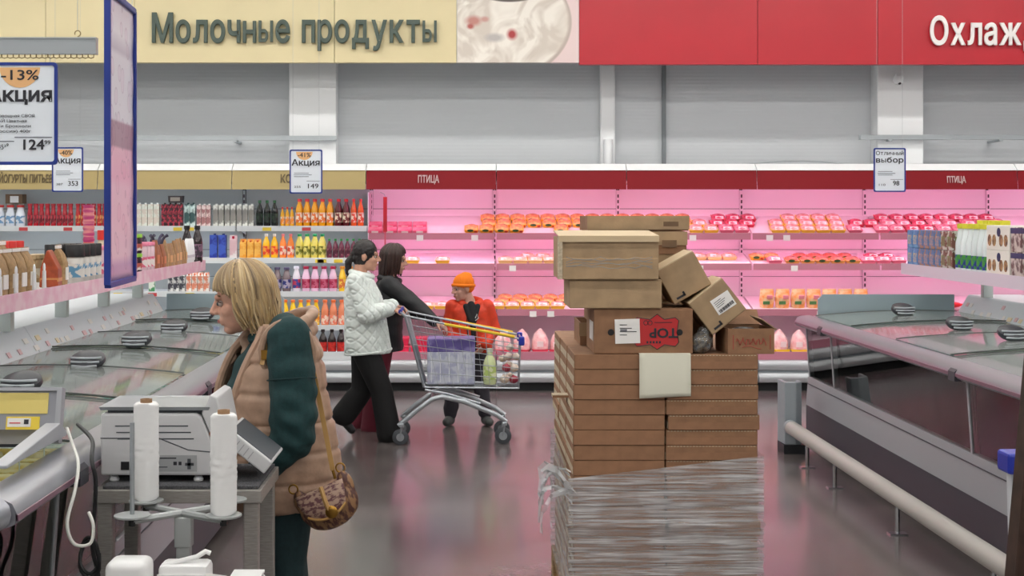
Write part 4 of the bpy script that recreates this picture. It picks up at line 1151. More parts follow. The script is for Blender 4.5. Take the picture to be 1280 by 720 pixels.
# rail that carries the large sign
c = W(120, 68, 5.7)
t = thing('sign_rail', 'grey metal rail with a chain edge hanging over the offer sign', 'rail', (c.x, 5.7, c.z))
obj('rail', MB().prism([(-.015, 0), (.015, 0), (.015, .062), (.01, .062), (.01, .008), (-.01, .008), (-.01, .062), (-.015, .062)], 'x', -1.0, 0), M_steel, t)
obj('top_lip', MB().bb(-1.0, 0, -.02, .02, .062, .068), M_steel, t)
obj('end_plate', MB().bb(0, .004, -.02, .02, 0, .068), M_steel, t)
ch = MB()
for k in range(36):
    x = -.02 - k * .0235
    ch.tube([(x - .011, 0, 0), (x - .011, 0, -.012), (x, 0, -.016), (x + .011, 0, -.012), (x + .011, 0, 0)], .0022, 4)
tag(obj('chain_edge', ch, mat('brass_chain', (170, 150, 110), .4, .4), t), kind='stuff')
for x in (-.075, -.72):
    hk = obj('hook', MB().tube([(x, 0, .068)] + [(x + .012 * math.cos(a), 0, .085 + .012 * math.sin(a)) for a in [-1.4 + k * .55 for k in range(10)]], .0025, 5), mat('brass_hook', (150, 130, 90), .4, .6), t)
    obj('wire', MB().cyl((x, 0, .1), (x, 0, ZC - c.z), .0012, n=4), M_steel, hk)

# tall hanging poster over the freezer
def poster_mat():
    m, nt, b = nt_new('poster_print'); N, L = nt.nodes, nt.links
    tc = N.new('ShaderNodeTexCoord')
    sp = N.new('ShaderNodeSeparateXYZ'); L.new(tc.outputs['Object'], sp.inputs[0])
    r = N.new('ShaderNodeValToRGB'); mr = N.new('ShaderNodeMapRange'); mr.inputs[2].default_value = 1.3; L.new(sp.outputs[2], mr.inputs[0]); L.new(mr.outputs[0], r.inputs[0])
    el = r.color_ramp.elements; el[0].color = lin((214, 170, 196)); el[1].color = lin((196, 180, 200))
    for p, c in ((.06, (196, 160, 196)), (.09, (236, 206, 220)), (.33, (236, 196, 214)), (.36, (232, 178, 202)), (.46, (236, 186, 206)), (.47, (170, 132, 152)), (.55, (176, 140, 158)), (.56, (226, 222, 232)), (.78, (222, 218, 230)), (.8, (190, 180, 200)), (.86, (224, 220, 232))):
        e = el.new(p); e.color = lin(c)
    vo = N.new('ShaderNodeTexVoronoi'); vo.inputs['Scale'].default_value = 9; L.new(tc.outputs['Object'], vo.inputs[0])
    v2 = N.new('ShaderNodeValToRGB'); L.new(vo.outputs['Distance'], v2.inputs[0]); v2.color_ramp.interpolation = 'CONSTANT'
    v2.color_ramp.elements[0].color = lin((250, 236, 244)); v2.color_ramp.elements[1].color = lin((208, 190, 206)); v2.color_ramp.elements[1].position = .33
    e = v2.color_ramp.elements.new(.4); e.color = (1, 1, 1, 1)
    mx = N.new('ShaderNodeMix'); mx.data_type = 'RGBA'; mx.blend_type = 'MULTIPLY'; mx.inputs[0].default_value = .55
    L.new(r.outputs[0], mx.inputs[6]); L.new(v2.outputs[0], mx.inputs[7]); L.new(mx.outputs[2], b.inputs['Base Color']); b.inputs['Roughness'].default_value = .35
    return m


a, b_ = W(134.5, 357, 6.0), W(167, 348, 6.66)
t = thing('hanging_poster', 'tall narrow pink and grey poster in a blue frame hanging over the freezer', 'poster', (a.x, a.y, a.z), (0, 0, math.atan2(b_.y - a.y, b_.x - a.x)))
wd = (Vector((b_.x, b_.y)) - Vector((a.x, a.y))).length; ht = 1.27
wav = MB(); nz_, nx_ = 40, 6
for i in range(nz_ + 1):
    for k in range(nx_ + 1): wav.v.append((.01 + (wd - .02) * k / nx_, .0018 * math.sin(i * .8 + k), .01 + (ht - .02) * i / nz_))
for i in range(nz_):
    for k in range(nx_):
        q = i * (nx_ + 1) + k; wav.f.append((q, q + 1, q + nx_ + 2, q + nx_ + 1))
sh = obj('print_sheet', wav, poster_mat(), t, smooth=True, angle=80)
sd = sh.modifiers.new('thick', 'SOLIDIFY'); sd.thickness = .003
for nm, bb_ in (('frame_side', (-.012, .012, -.014, .014, 0, ht)), ('frame_side', (wd - .012, wd + .012, -.014, .014, 0, ht)), ('frame_bottom', (0, wd, -.014, .014, -.012, .014)), ('frame_top', (0, wd, -.014, .014, ht - .014, ht + .012))):
    obj(nm, MB().bb(*bb_), M_blue, t, bevel=.003)
for x in (.05, wd - .05): obj('wire', MB().tube([(x, 0, ht + .01), (x + .01, 0, ht + .05), (x, 0, ht + .09), (x, 0, ZC - a.z)], .0015, 5), M_steel, t)

# ================================================================== stack of cartons on a pallet
M_card = mat('cardboard', (152, 112, 82), .75, var=.1, scale=18, bump=.08, bscale=140, obj_var=.05)
M_card2 = mat('cardboard_pale', (176, 148, 114), .7, var=.1, scale=12, bump=.06, bscale=120, obj_var=.05)
M_card3 = mat('cardboard_inside', (126, 100, 76), .8, var=.1, scale=20)
M_cedge = mat('cardboard_edge', (206, 190, 164), .8, var=.15, scale=120)
PX0, PY0, PZ0 = .457, 5.84, .142
CW, CD, CH = .382, .395, .0632
t = thing('pallet', 'wooden pallet under the stack of flat brown cartons', 'pallet', (PX0 + CW, PY0 + .6, 0))
M_wood = mat('pallet_wood', (176, 144, 104), .75, var=.3, scale=8, stretch=(1, 8, 8))
for k in range(7): obj('deck_board', MB().bb(-.4, .4, -.6 + k * .1767 - 0, -.6 + k * .1767 + .13, .12, .141), M_wood, t)
for x in (-.4, -.05, .3):
    obj('runner', MB().bb(x, x + .1, -.6, .6, .1, .12), M_wood, t); obj('bottom_board', MB().bb(x, x + .1, -.6, .6, 0, .02), M_wood, t)
    for y in (-.6, -.07, .46): obj('block', MB().bb(x, x + .1, y, y + .14, .02, .1), M_wood, t)
box_me = MB().bb(0, CW, 0, CD, 0, CH - .0012).mesh('flat_carton', bevel=.0035)
flapL = MB().bb(.004, CW - .004, -.0016, 0, .002, CH * .97).mesh('front_flap')
flapR = MB().bb(.003, CW - .003, -.0016, 0, .002, CH * .52).mesh('front_flap')
dash = MB()
for k in range(28): dash.bb(.006 + k * .0133, .014 + k * .0133, -.0012, .0, CH - .006, CH - .0035)
dash = dash.mesh('perforation')
side_ = MB().bb(-.0012, 0, .01, CD - .01, .004, CH * .5).mesh('side_edge')
PCL = Proto('flat_carton', 'carton', box_me.copy(), M_card, [('front_flap', flapL, mat('cardboard_f', (156, 114, 84), .75, var=.08, scale=20, obj_var=.04)), ('side_edge', side_.copy(), M_cedge)])
PCR = Proto('flat_carton', 'carton', box_me.copy(), M_card, [('front_flap', flapR, MATS['cardboard_f']), ('side_edge', side_.copy(), M_cedge)])
dashobj = []
rs = random.Random(3)
NL = 17
for l in range(NL):
    for r in range(3):
        for c_ in range(2):
            jx = rs.uniform(-.004, .004) + (.008 if (c_ == 1 and l in (5, 12)) else 0) + (-.008 if (c_ == 0 and l in (6, 11) and r > 0) else 0)
            jy = rs.uniform(-.003, .003)
            side = ('plain-fronted', 'perforated')[c_]; rw = ('front row', 'middle row', 'rear row')[r]
            if r == 2 and c_ == 1 and l < NL - 5: pass
            o = (PCL if c_ == 0 else PCR).put((PX0 + c_ * (CW + .006) + jx, PY0 + r * (CD + .006) + jy, PZ0 + l * CH), (0, 0, rs.uniform(-.004, .004)),
                    f'flat brown {side} carton, {ORD[NL - 1 - l]} from the top, {rw} of the pallet stack', f'{side} flat cartons, {rw}')
            if c_ == 1 and r == 0:
                link('perforation', dash, M_cedge, o)['kind'] = 'stuff'
ZTOP = PZ0 + NL * CH + .0005
# paper sheet draped over the front edge of the stack
def drape():
    mb = MB(); n, m_ = 8, 14
    x0, x1 = .73, .944
    for i in range(m_ + 1):
        for k in range(n + 1):
            x = x0 + (x1 - x0) * k / n
            if i < 4: y, z = PY0 + .13 - .135 * i / 4 - .0, ZTOP + .003
            else: y, z = PY0 - .009 - .006 * math.sin((i - 4) / 10 * 2.2) - .003 * math.sin(k * .8), ZTOP + .002 - .185 * (i - 4) / 10 + .01 * (k / n) * ((i - 4) / 10)
            mb.v.append((x, y, z))
    for i in range(m_):
        for k in range(n):
            q = i * (n + 1) + k; mb.f.append((q, q + 1, q + n + 2, q + n + 1))
    return mb
pp = obj('paper_sheet', drape(), mat('paper_cream', (226, 224, 206), .6), smooth=True, angle=70)
sd = pp.modifiers.new('thick', 'SOLIDIFY'); sd.thickness = .0012; sd.offset = 1
tag(pp, 'blank cream paper sheet hanging over the front of the carton stack', 'paper')


# boxes thrown on top
def carton_box(label, w_, d_, h, loc, rot, m, lid_seam=True, tape=False, mark=False):
    t = thing('cardboard_box', label, 'box', loc, rot)
    obj('body', MB().bb(0, w_, 0, d_, 0, h), m, t, bevel=.004)
    if lid_seam:
        obj('top_flap', MB().bb(.002, w_ - .002, .002, d_ / 2 - .001, h, h + .003), m, t); obj('top_flap', MB().bb(.002, w_ - .002, d_ / 2 + .001, d_ - .002, h, h + .003), m, t)
    if mark:
        obj('printed_mark', MB().bb(.02, .07, -.0015, 0, .012, .022).bb(.06, .07, -.0015, 0, .012, .03), M_ink, t)
    return t


s0 = F / PY0
def px2(px): return (px - 580) / s0
def pz2(py): return EYE - (py - 268) / s0


# box with the red emblem
t = carton_box('brown box with holes and an upside-down red emblem on its front', .413, .36, .186, (px2(743), PY0 + .012, ZTOP), (0, 0, 0), M_card)
for x in (764, 850):
    xx = px2(x) - px2(743)
    obj('hand_hole', MB().prism([(xx + .0135 * math.cos(a), .09 + .0135 * math.sin(a)) for a in [2 * PI * k / 16 for k in range(16)]], 'y', -.0012, .0), M_black, t)
x0 = px2(769) - px2(743)
obj('sticker', MB().box((x0 + .052, -.0035, .095), (.104, .0015, .102), Matrix.Rotation(-.03, 3, 'Y')), M_tagw, t)
for k in range(4): obj('printed_line', MB().bb(x0 + .02, x0 + .05 + .02 * (k % 3), -.0052, -.0044, .12 - k * .014, .123 - k * .014), M_ink, t)
obj('printed_block', MB().bb(x0 + .022, x0 + .05, -.0052, -.0044, .095, .104), mat('ink_grey', (120, 120, 126), .6), t)
ex, ez = px2(822) - px2(743), .094
emb = [(-.1, -.045), (-.085, -.062), (-.03, -.055), (0, -.075), (.03, -.055), (.075, -.062), (.09, -.045), (.083, 0), (.09, .045), (.075, .058), (.03, .05), (0, .072), (-.03, .05), (-.085, .058), (-.1, .045)]
e = obj('emblem', MB().prism([(ex + a_, ez + b_) for a_, b_ in emb], 'y', -.0012, 0), mat('emblem_red', (190, 44, 46), .6), t)
obj('emblem_border', MB().tube([(ex + a_, -.0012, ez + b_) for a_, b_ in emb], .0016, 4, closed=True), M_ink, e)
text('TOP', .04, M_ink, e, (ex + .026, -.0022, ez + .012), .001, .03, width=.118, rot=(0, PI, 0))
for q in range(5): obj('emblem_mark', MB().bb(ex - .045 + q * .013, ex - .037 + q * .013, -.0022, -.0012, ez - .05, ez - .04), M_ink, e)
obj('emblem_bar', MB().bb(ex - .012, ex + .062, -.0022, -.0012, ez + .036, ez + .039), M_ink, e)
for q in (-.03, -.048): obj('emblem_ring', MB().tube([(ex + q + .009 * math.cos(a), -.0016, ez + .036 + .009 * math.sin(a)) for a in [2 * PI * k / 12 for k in range(12)]], .0015, 4, closed=True), M_ink, e)
obj('side_label', MB().bb(-.0015, 0, .05, .2, .05, .13), M_tagw, t)
Z1 = ZTOP + .1905
# two pale boxes stacked on it
t = carton_box('plain brown box lying between the emblem box and the open-fronted box', .385, .34, .118, (px2(712), PY0 + .0, Z1), (0, 0, 0), M_card2)
Z2 = Z1 + .122
t = thing('cardboard_box', 'large pale box with taped front flap topmost of the pile', 'box', (px2(698), PY0 - .015, Z2), (.0, 0, 0))
w_, d_, h = .418, .34, .176
obj('body', MB().bb(0, w_, .012, d_, 0, h), M_card2, t, bevel=.004)
obj('lower_flap', MB().bb(.016, w_ - .002, 0, .012, 0, h * .5), M_card2, t, bevel=.003)
obj('upper_flap', MB().bb(.016, w_ - .002, .006, .012, h * .5, h - .004), M_card2, t)
obj('top_flap', MB().box((w_ / 2, d_ / 2 - .0, h + .013), (w_, d_, .005), Matrix.Rotation(.055, 3, 'X')), mat('cardboard_top', (206, 184, 150), .7), t)
obj('top_edge', MB().bb(0, w_, -.004, .012, h - .02, h + .005), MATS['cardboard_top'], t)
obj('side_flap', MB().bb(-.004, .016, -.003, .012, 0, h), M_cedge, t)
M_tape = glass('clear_tape', (236, 226, 206), 1.6, .2, 1.5, haze=.3)
rt = random.Random(5)
tp = MB()
for k in range(5):
    z0 = h * (.28 + .05 * k); pts = [(.03 + .36 * q / 10, -.002 - .003 * rt.random(), z0 + rt.uniform(-.008, .008)) for q in range(11)]
    for q in range(10):
        a_, b2 = pts[q], pts[q + 1]
        tp.add([a_, b2, (b2[0], b2[1] - .001, b2[2] + .004), (a_[0], a_[1] - .001, a_[2] + .004)], [(0, 1, 2, 3)])
tag(obj('tape', tp, M_tape, t), kind='stuff')
# open trays behind
bz_ = ZTOP
def open_tray(label, x, y, z, w_, d_, h, rz):
    t = thing('open_carton', label, 'box', (x, y, z), (0, 0, rz)); q = .005
    obj('bottom', MB().bb(0, w_, 0, d_, 0, q), M_card, t)
    obj('side', MB().bb(0, w_, 0, q, q, h), M_card, t); obj('side', MB().bb(0, w_, d_ - q, d_, q, h), M_card, t)
    obj('side', MB().bb(0, q, q, d_ - q, q, h), M_card, t); obj('side', MB().bb(w_ - q, w_, q, d_ - q, q, h), M_card, t)
    obj('rim', MB().bb(-.004, w_ + .004, -.004, 0, h - .06, h), M_card2, t)
    obj('slot', MB().bb(w_ * .75, w_ * .9, -.0055, -.004, h * .3, h * .62), M_card3, t)
    return t
yb_ = PY0 + .40
for k in range(5): open_tray(f'open brown tray box in the pile behind the taped box, {ords[k]} from its bottom', px2(735) + .03 * (k % 2) + .01 * k, yb_, bz_ + k * .1015 + .001, .43, .33, .1, -.02 * k)
open_tray('open brown tray box topmost of the pile behind the taped box', px2(728) + .06, yb_ + .01, bz_ + .51, .45, .33, .066, .03)
# brown box that carries the two tilted ones
t = carton_box('brown box hidden behind the plastic bag, under the tilted boxes', .13, .14, .15, (px2(868), PY0 + .29, ZTOP), (0, 0, 0), M_card3)
t = thing('cardboard_box', 'small tilted pale box leaning on the taped box', 'box', tuple(Vector((px2(846), PY0 + .06, pz2(382)))), (0, -math.radians(26), 0))
w_, h, d_ = .178, .158, .24
obj('body', MB().bb(0, w_, 0, d_, 0, h), M_card2, t, bevel=.004); t.rotation_euler = (0, -math.radians(29), 0)
obj('top_flap', MB().bb(.002, w_ - .002, .002, d_ - .002, h, h + .004), MATS['cardboard_top'], t)
obj('side_flap', MB().bb(w_, w_ + .004, .1, d_ - .01, .02, h - .02), M_card2, t)
obj('printed_mark', MB().bb(.02, .062, -.0015, 0, .012, .021).bb(.053, .062, -.0015, 0, .012, .032), M_ink, t)
t = thing('cardboard_box', 'tilted pale box with a white barcode label resting over the small box', 'box', tuple(Vector((px2(893), PY0 + .03, pz2(420)))), (0, -math.radians(33.5), 0))
w_, h, d_ = .178, .155, .24
# its long side rises to the left of the lower corner
obj('body', MB().bb(0, .178, 0, d_, 0, .165), M_card2, t, bevel=.004)
t.rotation_euler = (0, -math.radians(38), 0)
obj('top_flap', MB().bb(.002, .176, .002, d_ - .002, .165, .169), MATS['cardboard_top'], t)
obj('label', MB().box((.118, -.001, .082), (.088, .0015, .07), Matrix.Rotation(.08, 3, 'Y')), M_tagw, t)
bars = MB(); xx = .082
while xx < .155:
    ww = random.choice((.001, .002, .003)); bars.bb(xx, xx + ww, -.0026, -.0018, .054, .068); xx += ww + random.choice((.001, .002))
tag(obj('barcode', bars, M_ink, t), kind='stuff')
for k in range(4): obj('printed_line', MB().bb(.084, .12 + .008 * (k % 3), -.0026, -.0018, .078 + k * .008, .08 + k * .008), M_ink, t)
obj('printed_mark', MB().bb(.02, .062, -.0015, 0, .012, .021).bb(.053, .062, -.0015, 0, .012, .032), M_ink, t)
# open box with faded red print
t = thing('open_carton', 'small open brown box with faded red print on its front', 'box', (px2(910), PY0 + .0, ZTOP), (0, 0, .04))
w_, d_, h, q = .195, .24, .106, .005
for bb_ in ((0, w_, 0, d_, 0, q), (0, w_, 0, q, q, h), (0, w_, d_ - q, d_, q, h), (0, q, q, d_ - q, q, h), (w_ - q, w_, q, d_ - q, q, h)):
    obj('panel', MB().bb(*bb_), M_card, t)
obj('flap', MB().box((w_ * .5, d_ + .02, h + .03), (w_ * .98, .004, .08), Matrix.Rotation(-.7, 3, 'X')), M_card, t)
obj('flap', MB().box((w_ - .02, d_ * .45, h + .018), (.08, d_ * .8, .004), Matrix.Rotation(.6, 3, 'Y')), M_card2, t)
M_fade = mat('faded_red', (164, 76, 62), .7)
scr = MB().tube([(.035 + .125 * q / 40, -.0008, .052 + .012 * math.sin(q * .9) + .006 * math.sin(q * 2.3)) for q in range(41)], .0022, 4)
obj('script_print', scr, M_fade, t)
obj('script_underline', MB().tube([(.06 + .08 * q / 10, -.0008, .028 + .006 * math.sin(q * .5)) for q in range(11)], .0016, 4), M_fade, t)
obj('printed_mark', MB().bb(.02, .024, -.0015, 0, .02, .08).bb(.176, .18, -.0015, 0, .02, .08), M_fade, t)
obj('contents', MB().ball((w_ / 2, d_ / 2, .06), (.085, .105, .045), 14, 8), mat('dark_content', (44, 36, 34), .5), t, smooth=True)
# crumpled bag between the boxes
t = thing('plastic_bag', 'crumpled clear bag of dark scraps between the boxes on the stack', 'bag', (px2(879), PY0 + .06, ZTOP))
cr = blob([('e', (0, 0, .035), (.042, .045, .04)), ('e', (.01, .01, .06), (.03, .03, .03))], .006, 2, lambda c, n: .008 * noise.noise(c * 60))
link('scraps', cr, mat('scraps', (58, 46, 38), .6, col2=(150, 120, 60), scale=60), t)
cr2 = blob([('e', (0, 0, .04), (.05, .052, .046)), ('e', (.012, .01, .08), (.028, .03, .03))], .006, 1, lambda c, n: .01 * noise.noise(c * 45))
link('film', cr2, glass('bag_film', (214, 216, 214), 2.2, .12, 1.5, haze=.1), t)

# stretch film around the lower layers
def film_mat():
    m, nt, b = nt_new('stretch_film'); N, L = nt.nodes, nt.links
    N.remove(b)
    tc = N.new('ShaderNodeTexCoord'); mp = N.new('ShaderNodeMapping'); mp.inputs['Scale'].default_value = (1.2, 1.2, 34); L.new(tc.outputs['Object'], mp.inputs[0])
    n1 = N.new('ShaderNodeTexNoise'); n1.inputs['Scale'].default_value = 3; n1.inputs['Detail'].default_value = 6; n1.inputs['Distortion'].default_value = .6; L.new(mp.outputs[0], n1.inputs[0])
    mr = N.new('ShaderNodeMapRange'); mr.inputs[1].default_value = .38; mr.inputs[2].default_value = .72; mr.inputs[3].default_value = .26; mr.inputs[4].default_value = 1.0; L.new(n1.outputs[0], mr.inputs[0])
    n2 = N.new('ShaderNodeTexNoise'); n2.inputs['Scale'].default_value = 5; n2.inputs['Detail'].default_value = 3; L.new(tc.outputs['Object'], n2.inputs[0])
    m2 = N.new('ShaderNodeMapRange'); m2.inputs[1].default_value = .4; m2.inputs[2].default_value = .62; m2.inputs[3].default_value = .6; m2.inputs[4].default_value = .95; L.new(n2.outputs[0], m2.inputs[0])
    mm = N.new('ShaderNodeMath'); mm.operation = 'MULTIPLY'; L.new(mr.outputs[0], mm.inputs[0]); L.new(m2.outputs[0], mm.inputs[1])
    t_ = N.new('ShaderNodeBsdfTransparent'); t_.inputs[0].default_value = (.96, .96, .97, 1)
    g = N.new('ShaderNodeBsdfPrincipled'); g.inputs['Base Color'].default_value = lin((222, 224, 228)); g.inputs['Roughness'].default_value = .2; g.inputs['Specular IOR Level'].default_value = .9
    bp = N.new('ShaderNodeBump'); bp.inputs['Strength'].default_value = .8; bp.inputs['Distance'].default_value = .01; L.new(n1.outputs[0], bp.inputs['Height']); L.new(bp.outputs[0], g.inputs['Normal'])
    mx = N.new('ShaderNodeMixShader'); L.new(mm.outputs[0], mx.inputs[0]); L.new(t_.outputs[0], mx.inputs[1]); L.new(g.outputs[0], mx.inputs[2])
    L.new(mx.outputs[0], N['Material Output'].inputs[0])
    return m


def film():
    mb = MB(); X0, X1, YA, YB_ = PX0 - .02, PX0 + 2 * CW + .024, PY0 - .013, PY0 + 3 * CD + .02
    per = []
    def seg(a, b2, n):
        for k in range(n): per.append((a[0] + (b2[0] - a[0]) * k / n, a[1] + (b2[1] - a[1]) * k / n))
    seg((X0, YA), (X1, YA), 26); seg((X1, YA), (X1, YB_), 26); seg((X1, YB_), (X0, YB_), 12); seg((X0, YB_), (X0, YA), 26)
    n = len(per); R_ = 48; cx, cy = (X0 + X1) / 2, (YA + YB_) / 2
    for i in range(R_ + 1):
        for k, (x, y) in enumerate(per):
            fx = (x - X0) / (X1 - X0)
            top = .70 + .095 * fx if y < PY0 + .3 else .72
            z = .146 + (top - .146) * i / R_
            lay = abs(math.sin(PI * (z - PZ0) / CH)); off = .004 * lay + .004 * noise.noise(Vector((x * 6, y * 6, z * 40)))
            if abs((z - .51)) < .012: off += .012
            dx, dy = x - cx, y - cy
            nx = math.copysign(1, dx) if min(abs(x - X0), abs(x - X1)) < 1e-6 else 0
            ny = math.copysign(1, dy) if min(abs(y - YA), abs(y - YB_)) < 1e-6 else 0
            mb.v.append((x + nx * off, y + ny * off, z))
    for i in range(R_):
        for k in range(n): mb.f.append((i * n + k, i * n + (k + 1) % n, (i + 1) * n + (k + 1) % n, (i + 1) * n + k))
    return mb
fl = obj('stretch_film', film(), film_mat(), smooth=True, angle=80)
tag(fl, 'shiny clear stretch film wound around the lower cartons of the pallet', 'film')
# the torn end of the film
t = thing('film_tail', 'crumpled white tail of torn stretch film beside the carton stack', 'film', (PX0 - .02, PY0 - .01, .64))
rt = random.Random(11)
M_crump = glass('film_crumpled', (238, 240, 242), 2.0, .2, 1.5, haze=.38)
for k in range(7):
    mb = MB(); n = 9
    x, y, z = 0.0, 0.0, rt.uniform(-.05, .08)
    hd = rt.uniform(-.4, .5); prev = None
    w_ = rt.uniform(.012, .03)
    L1 = []
    for q in range(n):
        s_ = q / (n - 1)
        px_ = .012 - .13 * math.sin(s_ * 1.6) + rt.uniform(-.008, .008); pz_ = z + .12 * math.sin(s_ * PI * .9 + hd * .5) * (1 - .2 * k % 1) - .05 * s_ * s_ - (.16 * s_ if k % 2 else -.02 * s_)
        L1.append(Vector((px_, rt.uniform(-.025, .01), pz_)))
    for q in range(n):
        wv = Vector((rt.uniform(-.3, .3), rt.uniform(-1, 1), rt.uniform(.2, 1))).normalized() * w_
        mb.v += [tuple(L1[q] - wv), tuple(L1[q]), tuple(L1[q] + wv.cross(Vector((0, 1, 0))) * .8 + wv * .3)]
    for q in range(n - 1):
        for e_ in range(2): mb.f.append((q * 3 + e_, q * 3 + e_ + 1, q * 3 + e_ + 4, q * 3 + e_ + 3))
    obj('film_strand', mb, M_crump, t, smooth=True, angle=20)
# folded cardboard slips sticking out on the side
t = thing('card_slip', 'loose pale cardboard slip poking from the side of the stack', 'card', W(690, 494, 6.2))
obj('slip', MB().bb(0, .1, -.04, .04, -.006, .006), M_cedge, t)
obj('edge', MB().bb(0, .1, -.042, -.04, -.006, .004), M_card, t)
# ================================================================== weighing table
M_tsteel = mat('brushed_steel', (168, 163, 158), .42, .35, var=.12, scale=30, stretch=(1, 1, 12))
M_mat = mat('rubber_mat', (62, 62, 66), .9, col2=(96, 96, 100), scale=160, bump=.6, bscale=220)
TX0, TX1, TY0, TY1, TZ = -1.252, -.684, 4.72, 5.17, .87
t = thing('weighing_table', 'grey steel table under the weighing scale beside the freezer', 'table', (TX0, TY0, 0))
w_, d_ = TX1 - TX0, TY1 - TY0
obj('table_top', MB().bb(0, w_, 0, d_, TZ - .045, TZ), M_tsteel, t, bevel=.003)
for x in (.012, w_ - .062):
    for y in (.012, d_ - .062):
        obj('leg', MB().bb(x, x + .05, y, y + .05, 0, TZ - .045), M_tsteel, t, bevel=.004)
obj('stretcher', MB().bb(.06, w_ - .06, d_ - .05, d_ - .02, .2, .24), M_tsteel, t)
obj('stretcher', MB().bb(.02, .05, .06, d_ - .06, .2, .24), M_tsteel, t); obj('stretcher', MB().bb(w_ - .05, w_ - .02, .06, d_ - .06, .2, .24), M_tsteel, t)
t = obj('rubber_mat', MB().bb(TX0 + .03, TX1 - .012, TY0 + .015, TY1 - .01, TZ, TZ + .012), M_mat, bevel=.003)
tag(t, 'dark ribbed rubber mat covering the weighing table', 'mat')
# scale
ZM = TZ + .0125
M_sc = mat('scale_plastic', (206, 206, 208), .4); M_sc2 = mat('scale_plastic_dark', (74, 78, 84), .45)
t = thing('weighing_scale', 'light grey label-printing scale with steel pan on the table', 'scale', (-1.246, 4.80, ZM))
Sd = .29
for x, y in ((.04, .03), (.33, .03), (.04, Sd - .03), (.33, Sd - .03)): obj('foot', MB().lathe([(.016, 0), (.018, .006), (.012, .016)], 12, (x, y, 0)), M_white, t, smooth=True)
prof = [(0, .022), (.405, .022), (.41, .08), (.345, .222), (.33, .235), (0, .235)]
bd = obj('body', MB().prism(prof, 'y', 0, Sd), M_sc, t, bevel=.008)
for k in range(3):
    for xx, l in ((.05 + .004 * k, .1), (.2, .1 + .01 * k)):
        obj('vent_slot', MB().bb(xx, xx + l, -.0015, 0, .19 - k * .022, .194 - k * .022), M_sc2, bd)
obj('seam', MB().tube([(0, -.0005, .15), (.2, -.0005, .15), (.3, -.0005, .11), (.41, -.0005, .1)], .002, 4), M_sc2, bd)
obj('power_socket', MB().bb(.07, .098, -.003, 0, .042, .07), M_black, bd)
pl = obj('rating_plate', MB().bb(.19, .33, -.002, 0, .036, .092), mat('plate_grey', (164, 166, 168), .4), bd)
obj('plate_print', MB().bb(.2, .26, -.0028, -.002, .08, .084).bb(.25, .262, -.0028, -.002, .058, .07).bb(.268, .278, -.0028, -.002, .058, .07).bb(.2, .23, -.0028, -.002, .05, .053), M_ink, pl)
obj('plate_key', MB().bb(.298, .31, -.0028, -.002, .044, .08).bb(.29, .32, -.0028, -.002, .056, .066), M_sc2, pl)
obj('pan_support', MB().bb(.02, .35, .02, Sd - .02, .235, .245), M_sc2, t)
pan = MB().loft([[(.0, 0, .246), (.37, 0, .246), (.37, Sd, .246), (0, Sd, .246)], [(-.006, -.006, .258), (.376, -.006, .258), (.376, Sd + .006, .258), (-.006, Sd + .006, .258)], [(.012, .012, .256), (.36, .012, .256), (.36, Sd - .012, .256), (.012, Sd - .012, .256)]])
obj('weighing_pan', pan, M_steel, t)
# console with screen and keyboard on the far side
con = MB().prism([(.345, .235), (.41, .085), (.44, .1), (.4, .29), (.375, .3)], 'y', 0, Sd)
cn = obj('console', con, M_sc, t, bevel=.006)
obj('screen', MB().prism([(.372, .165), (.4, .105), (.405, .12), (.384, .19)], 'y', -.0015, -.0005), mat('screen_amber', (150, 92, 60), .3), cn)
Rk = Matrix.Rotation(math.radians(38), 3, 'Y')
kb = obj('keyboard', MB().box((.5, Sd / 2, .105), (.19, Sd, .05), Rk), M_sc, t, bevel=.006)
obj('key_field', MB().box(Vector((.5, Sd / 2, .105)) + Rk @ Vector((0, 0, .026)), (.17, Sd - .03, .003), Rk), M_sc2, kb)
kl = MB()
for r in range(5):
    kl.box(Vector((.5, -.0005, .105)) + Rk @ Vector((-.06 + 0.02 * r, 0, -.002)), (.003, .002, .032), Rk)
tag(obj('side_rib', kl, mat('rib_grey', (160, 160, 164), .4), kb), kind='stuff')
# ------------------------------------------------------------------ bag roll stand
M_galv = mat('galvanised', (176, 180, 180), .4, .5)
cx, cy, cz = -.907, 4.535, .855
t = thing('bag_roll_stand', 'galvanised cross stand with four round plates for bag rolls', 'stand', (cx, cy, 0))
obj('pole', MB().bb(-.022, .022, -.022, .022, .03, cz - .045), M_galv, t, bevel=.004)
obj('pole_sleeve', MB().bb(-.027, .027, -.027, .027, cz - .13, cz - .03), M_galv, t, bevel=.004)
obj('base_plate', MB().bb(-.16, .16, -.13, .1, 0, .03), M_galv, t, bevel=.01)
plates = [(-.137, -.13), (-.145, .1), (.15, -.125), (.128, .115)]
for a_, b2 in ((plates[0], plates[3]), (plates[1], plates[2])):
    obj('arm', MB().tube([(a_[0], a_[1], cz - .02), (b2[0], b2[1], cz - .02)], .012, 8), M_galv, t)
for x, y in plates:
    p = obj('plate', MB().lathe([(.05, 0), (.057, .003), (.057, .008), (.05, .01)], 24, (x, y, cz - .008)), M_galv, t, smooth=True)
    obj('spindle', MB().cyl((x, y, cz), (x, y, cz + .29), .0075, n=8), M_steel, p, smooth=True)
    obj('nut', MB().cyl((x, y, cz - .035), (x, y, cz - .008), .012, n=6), M_black, p)


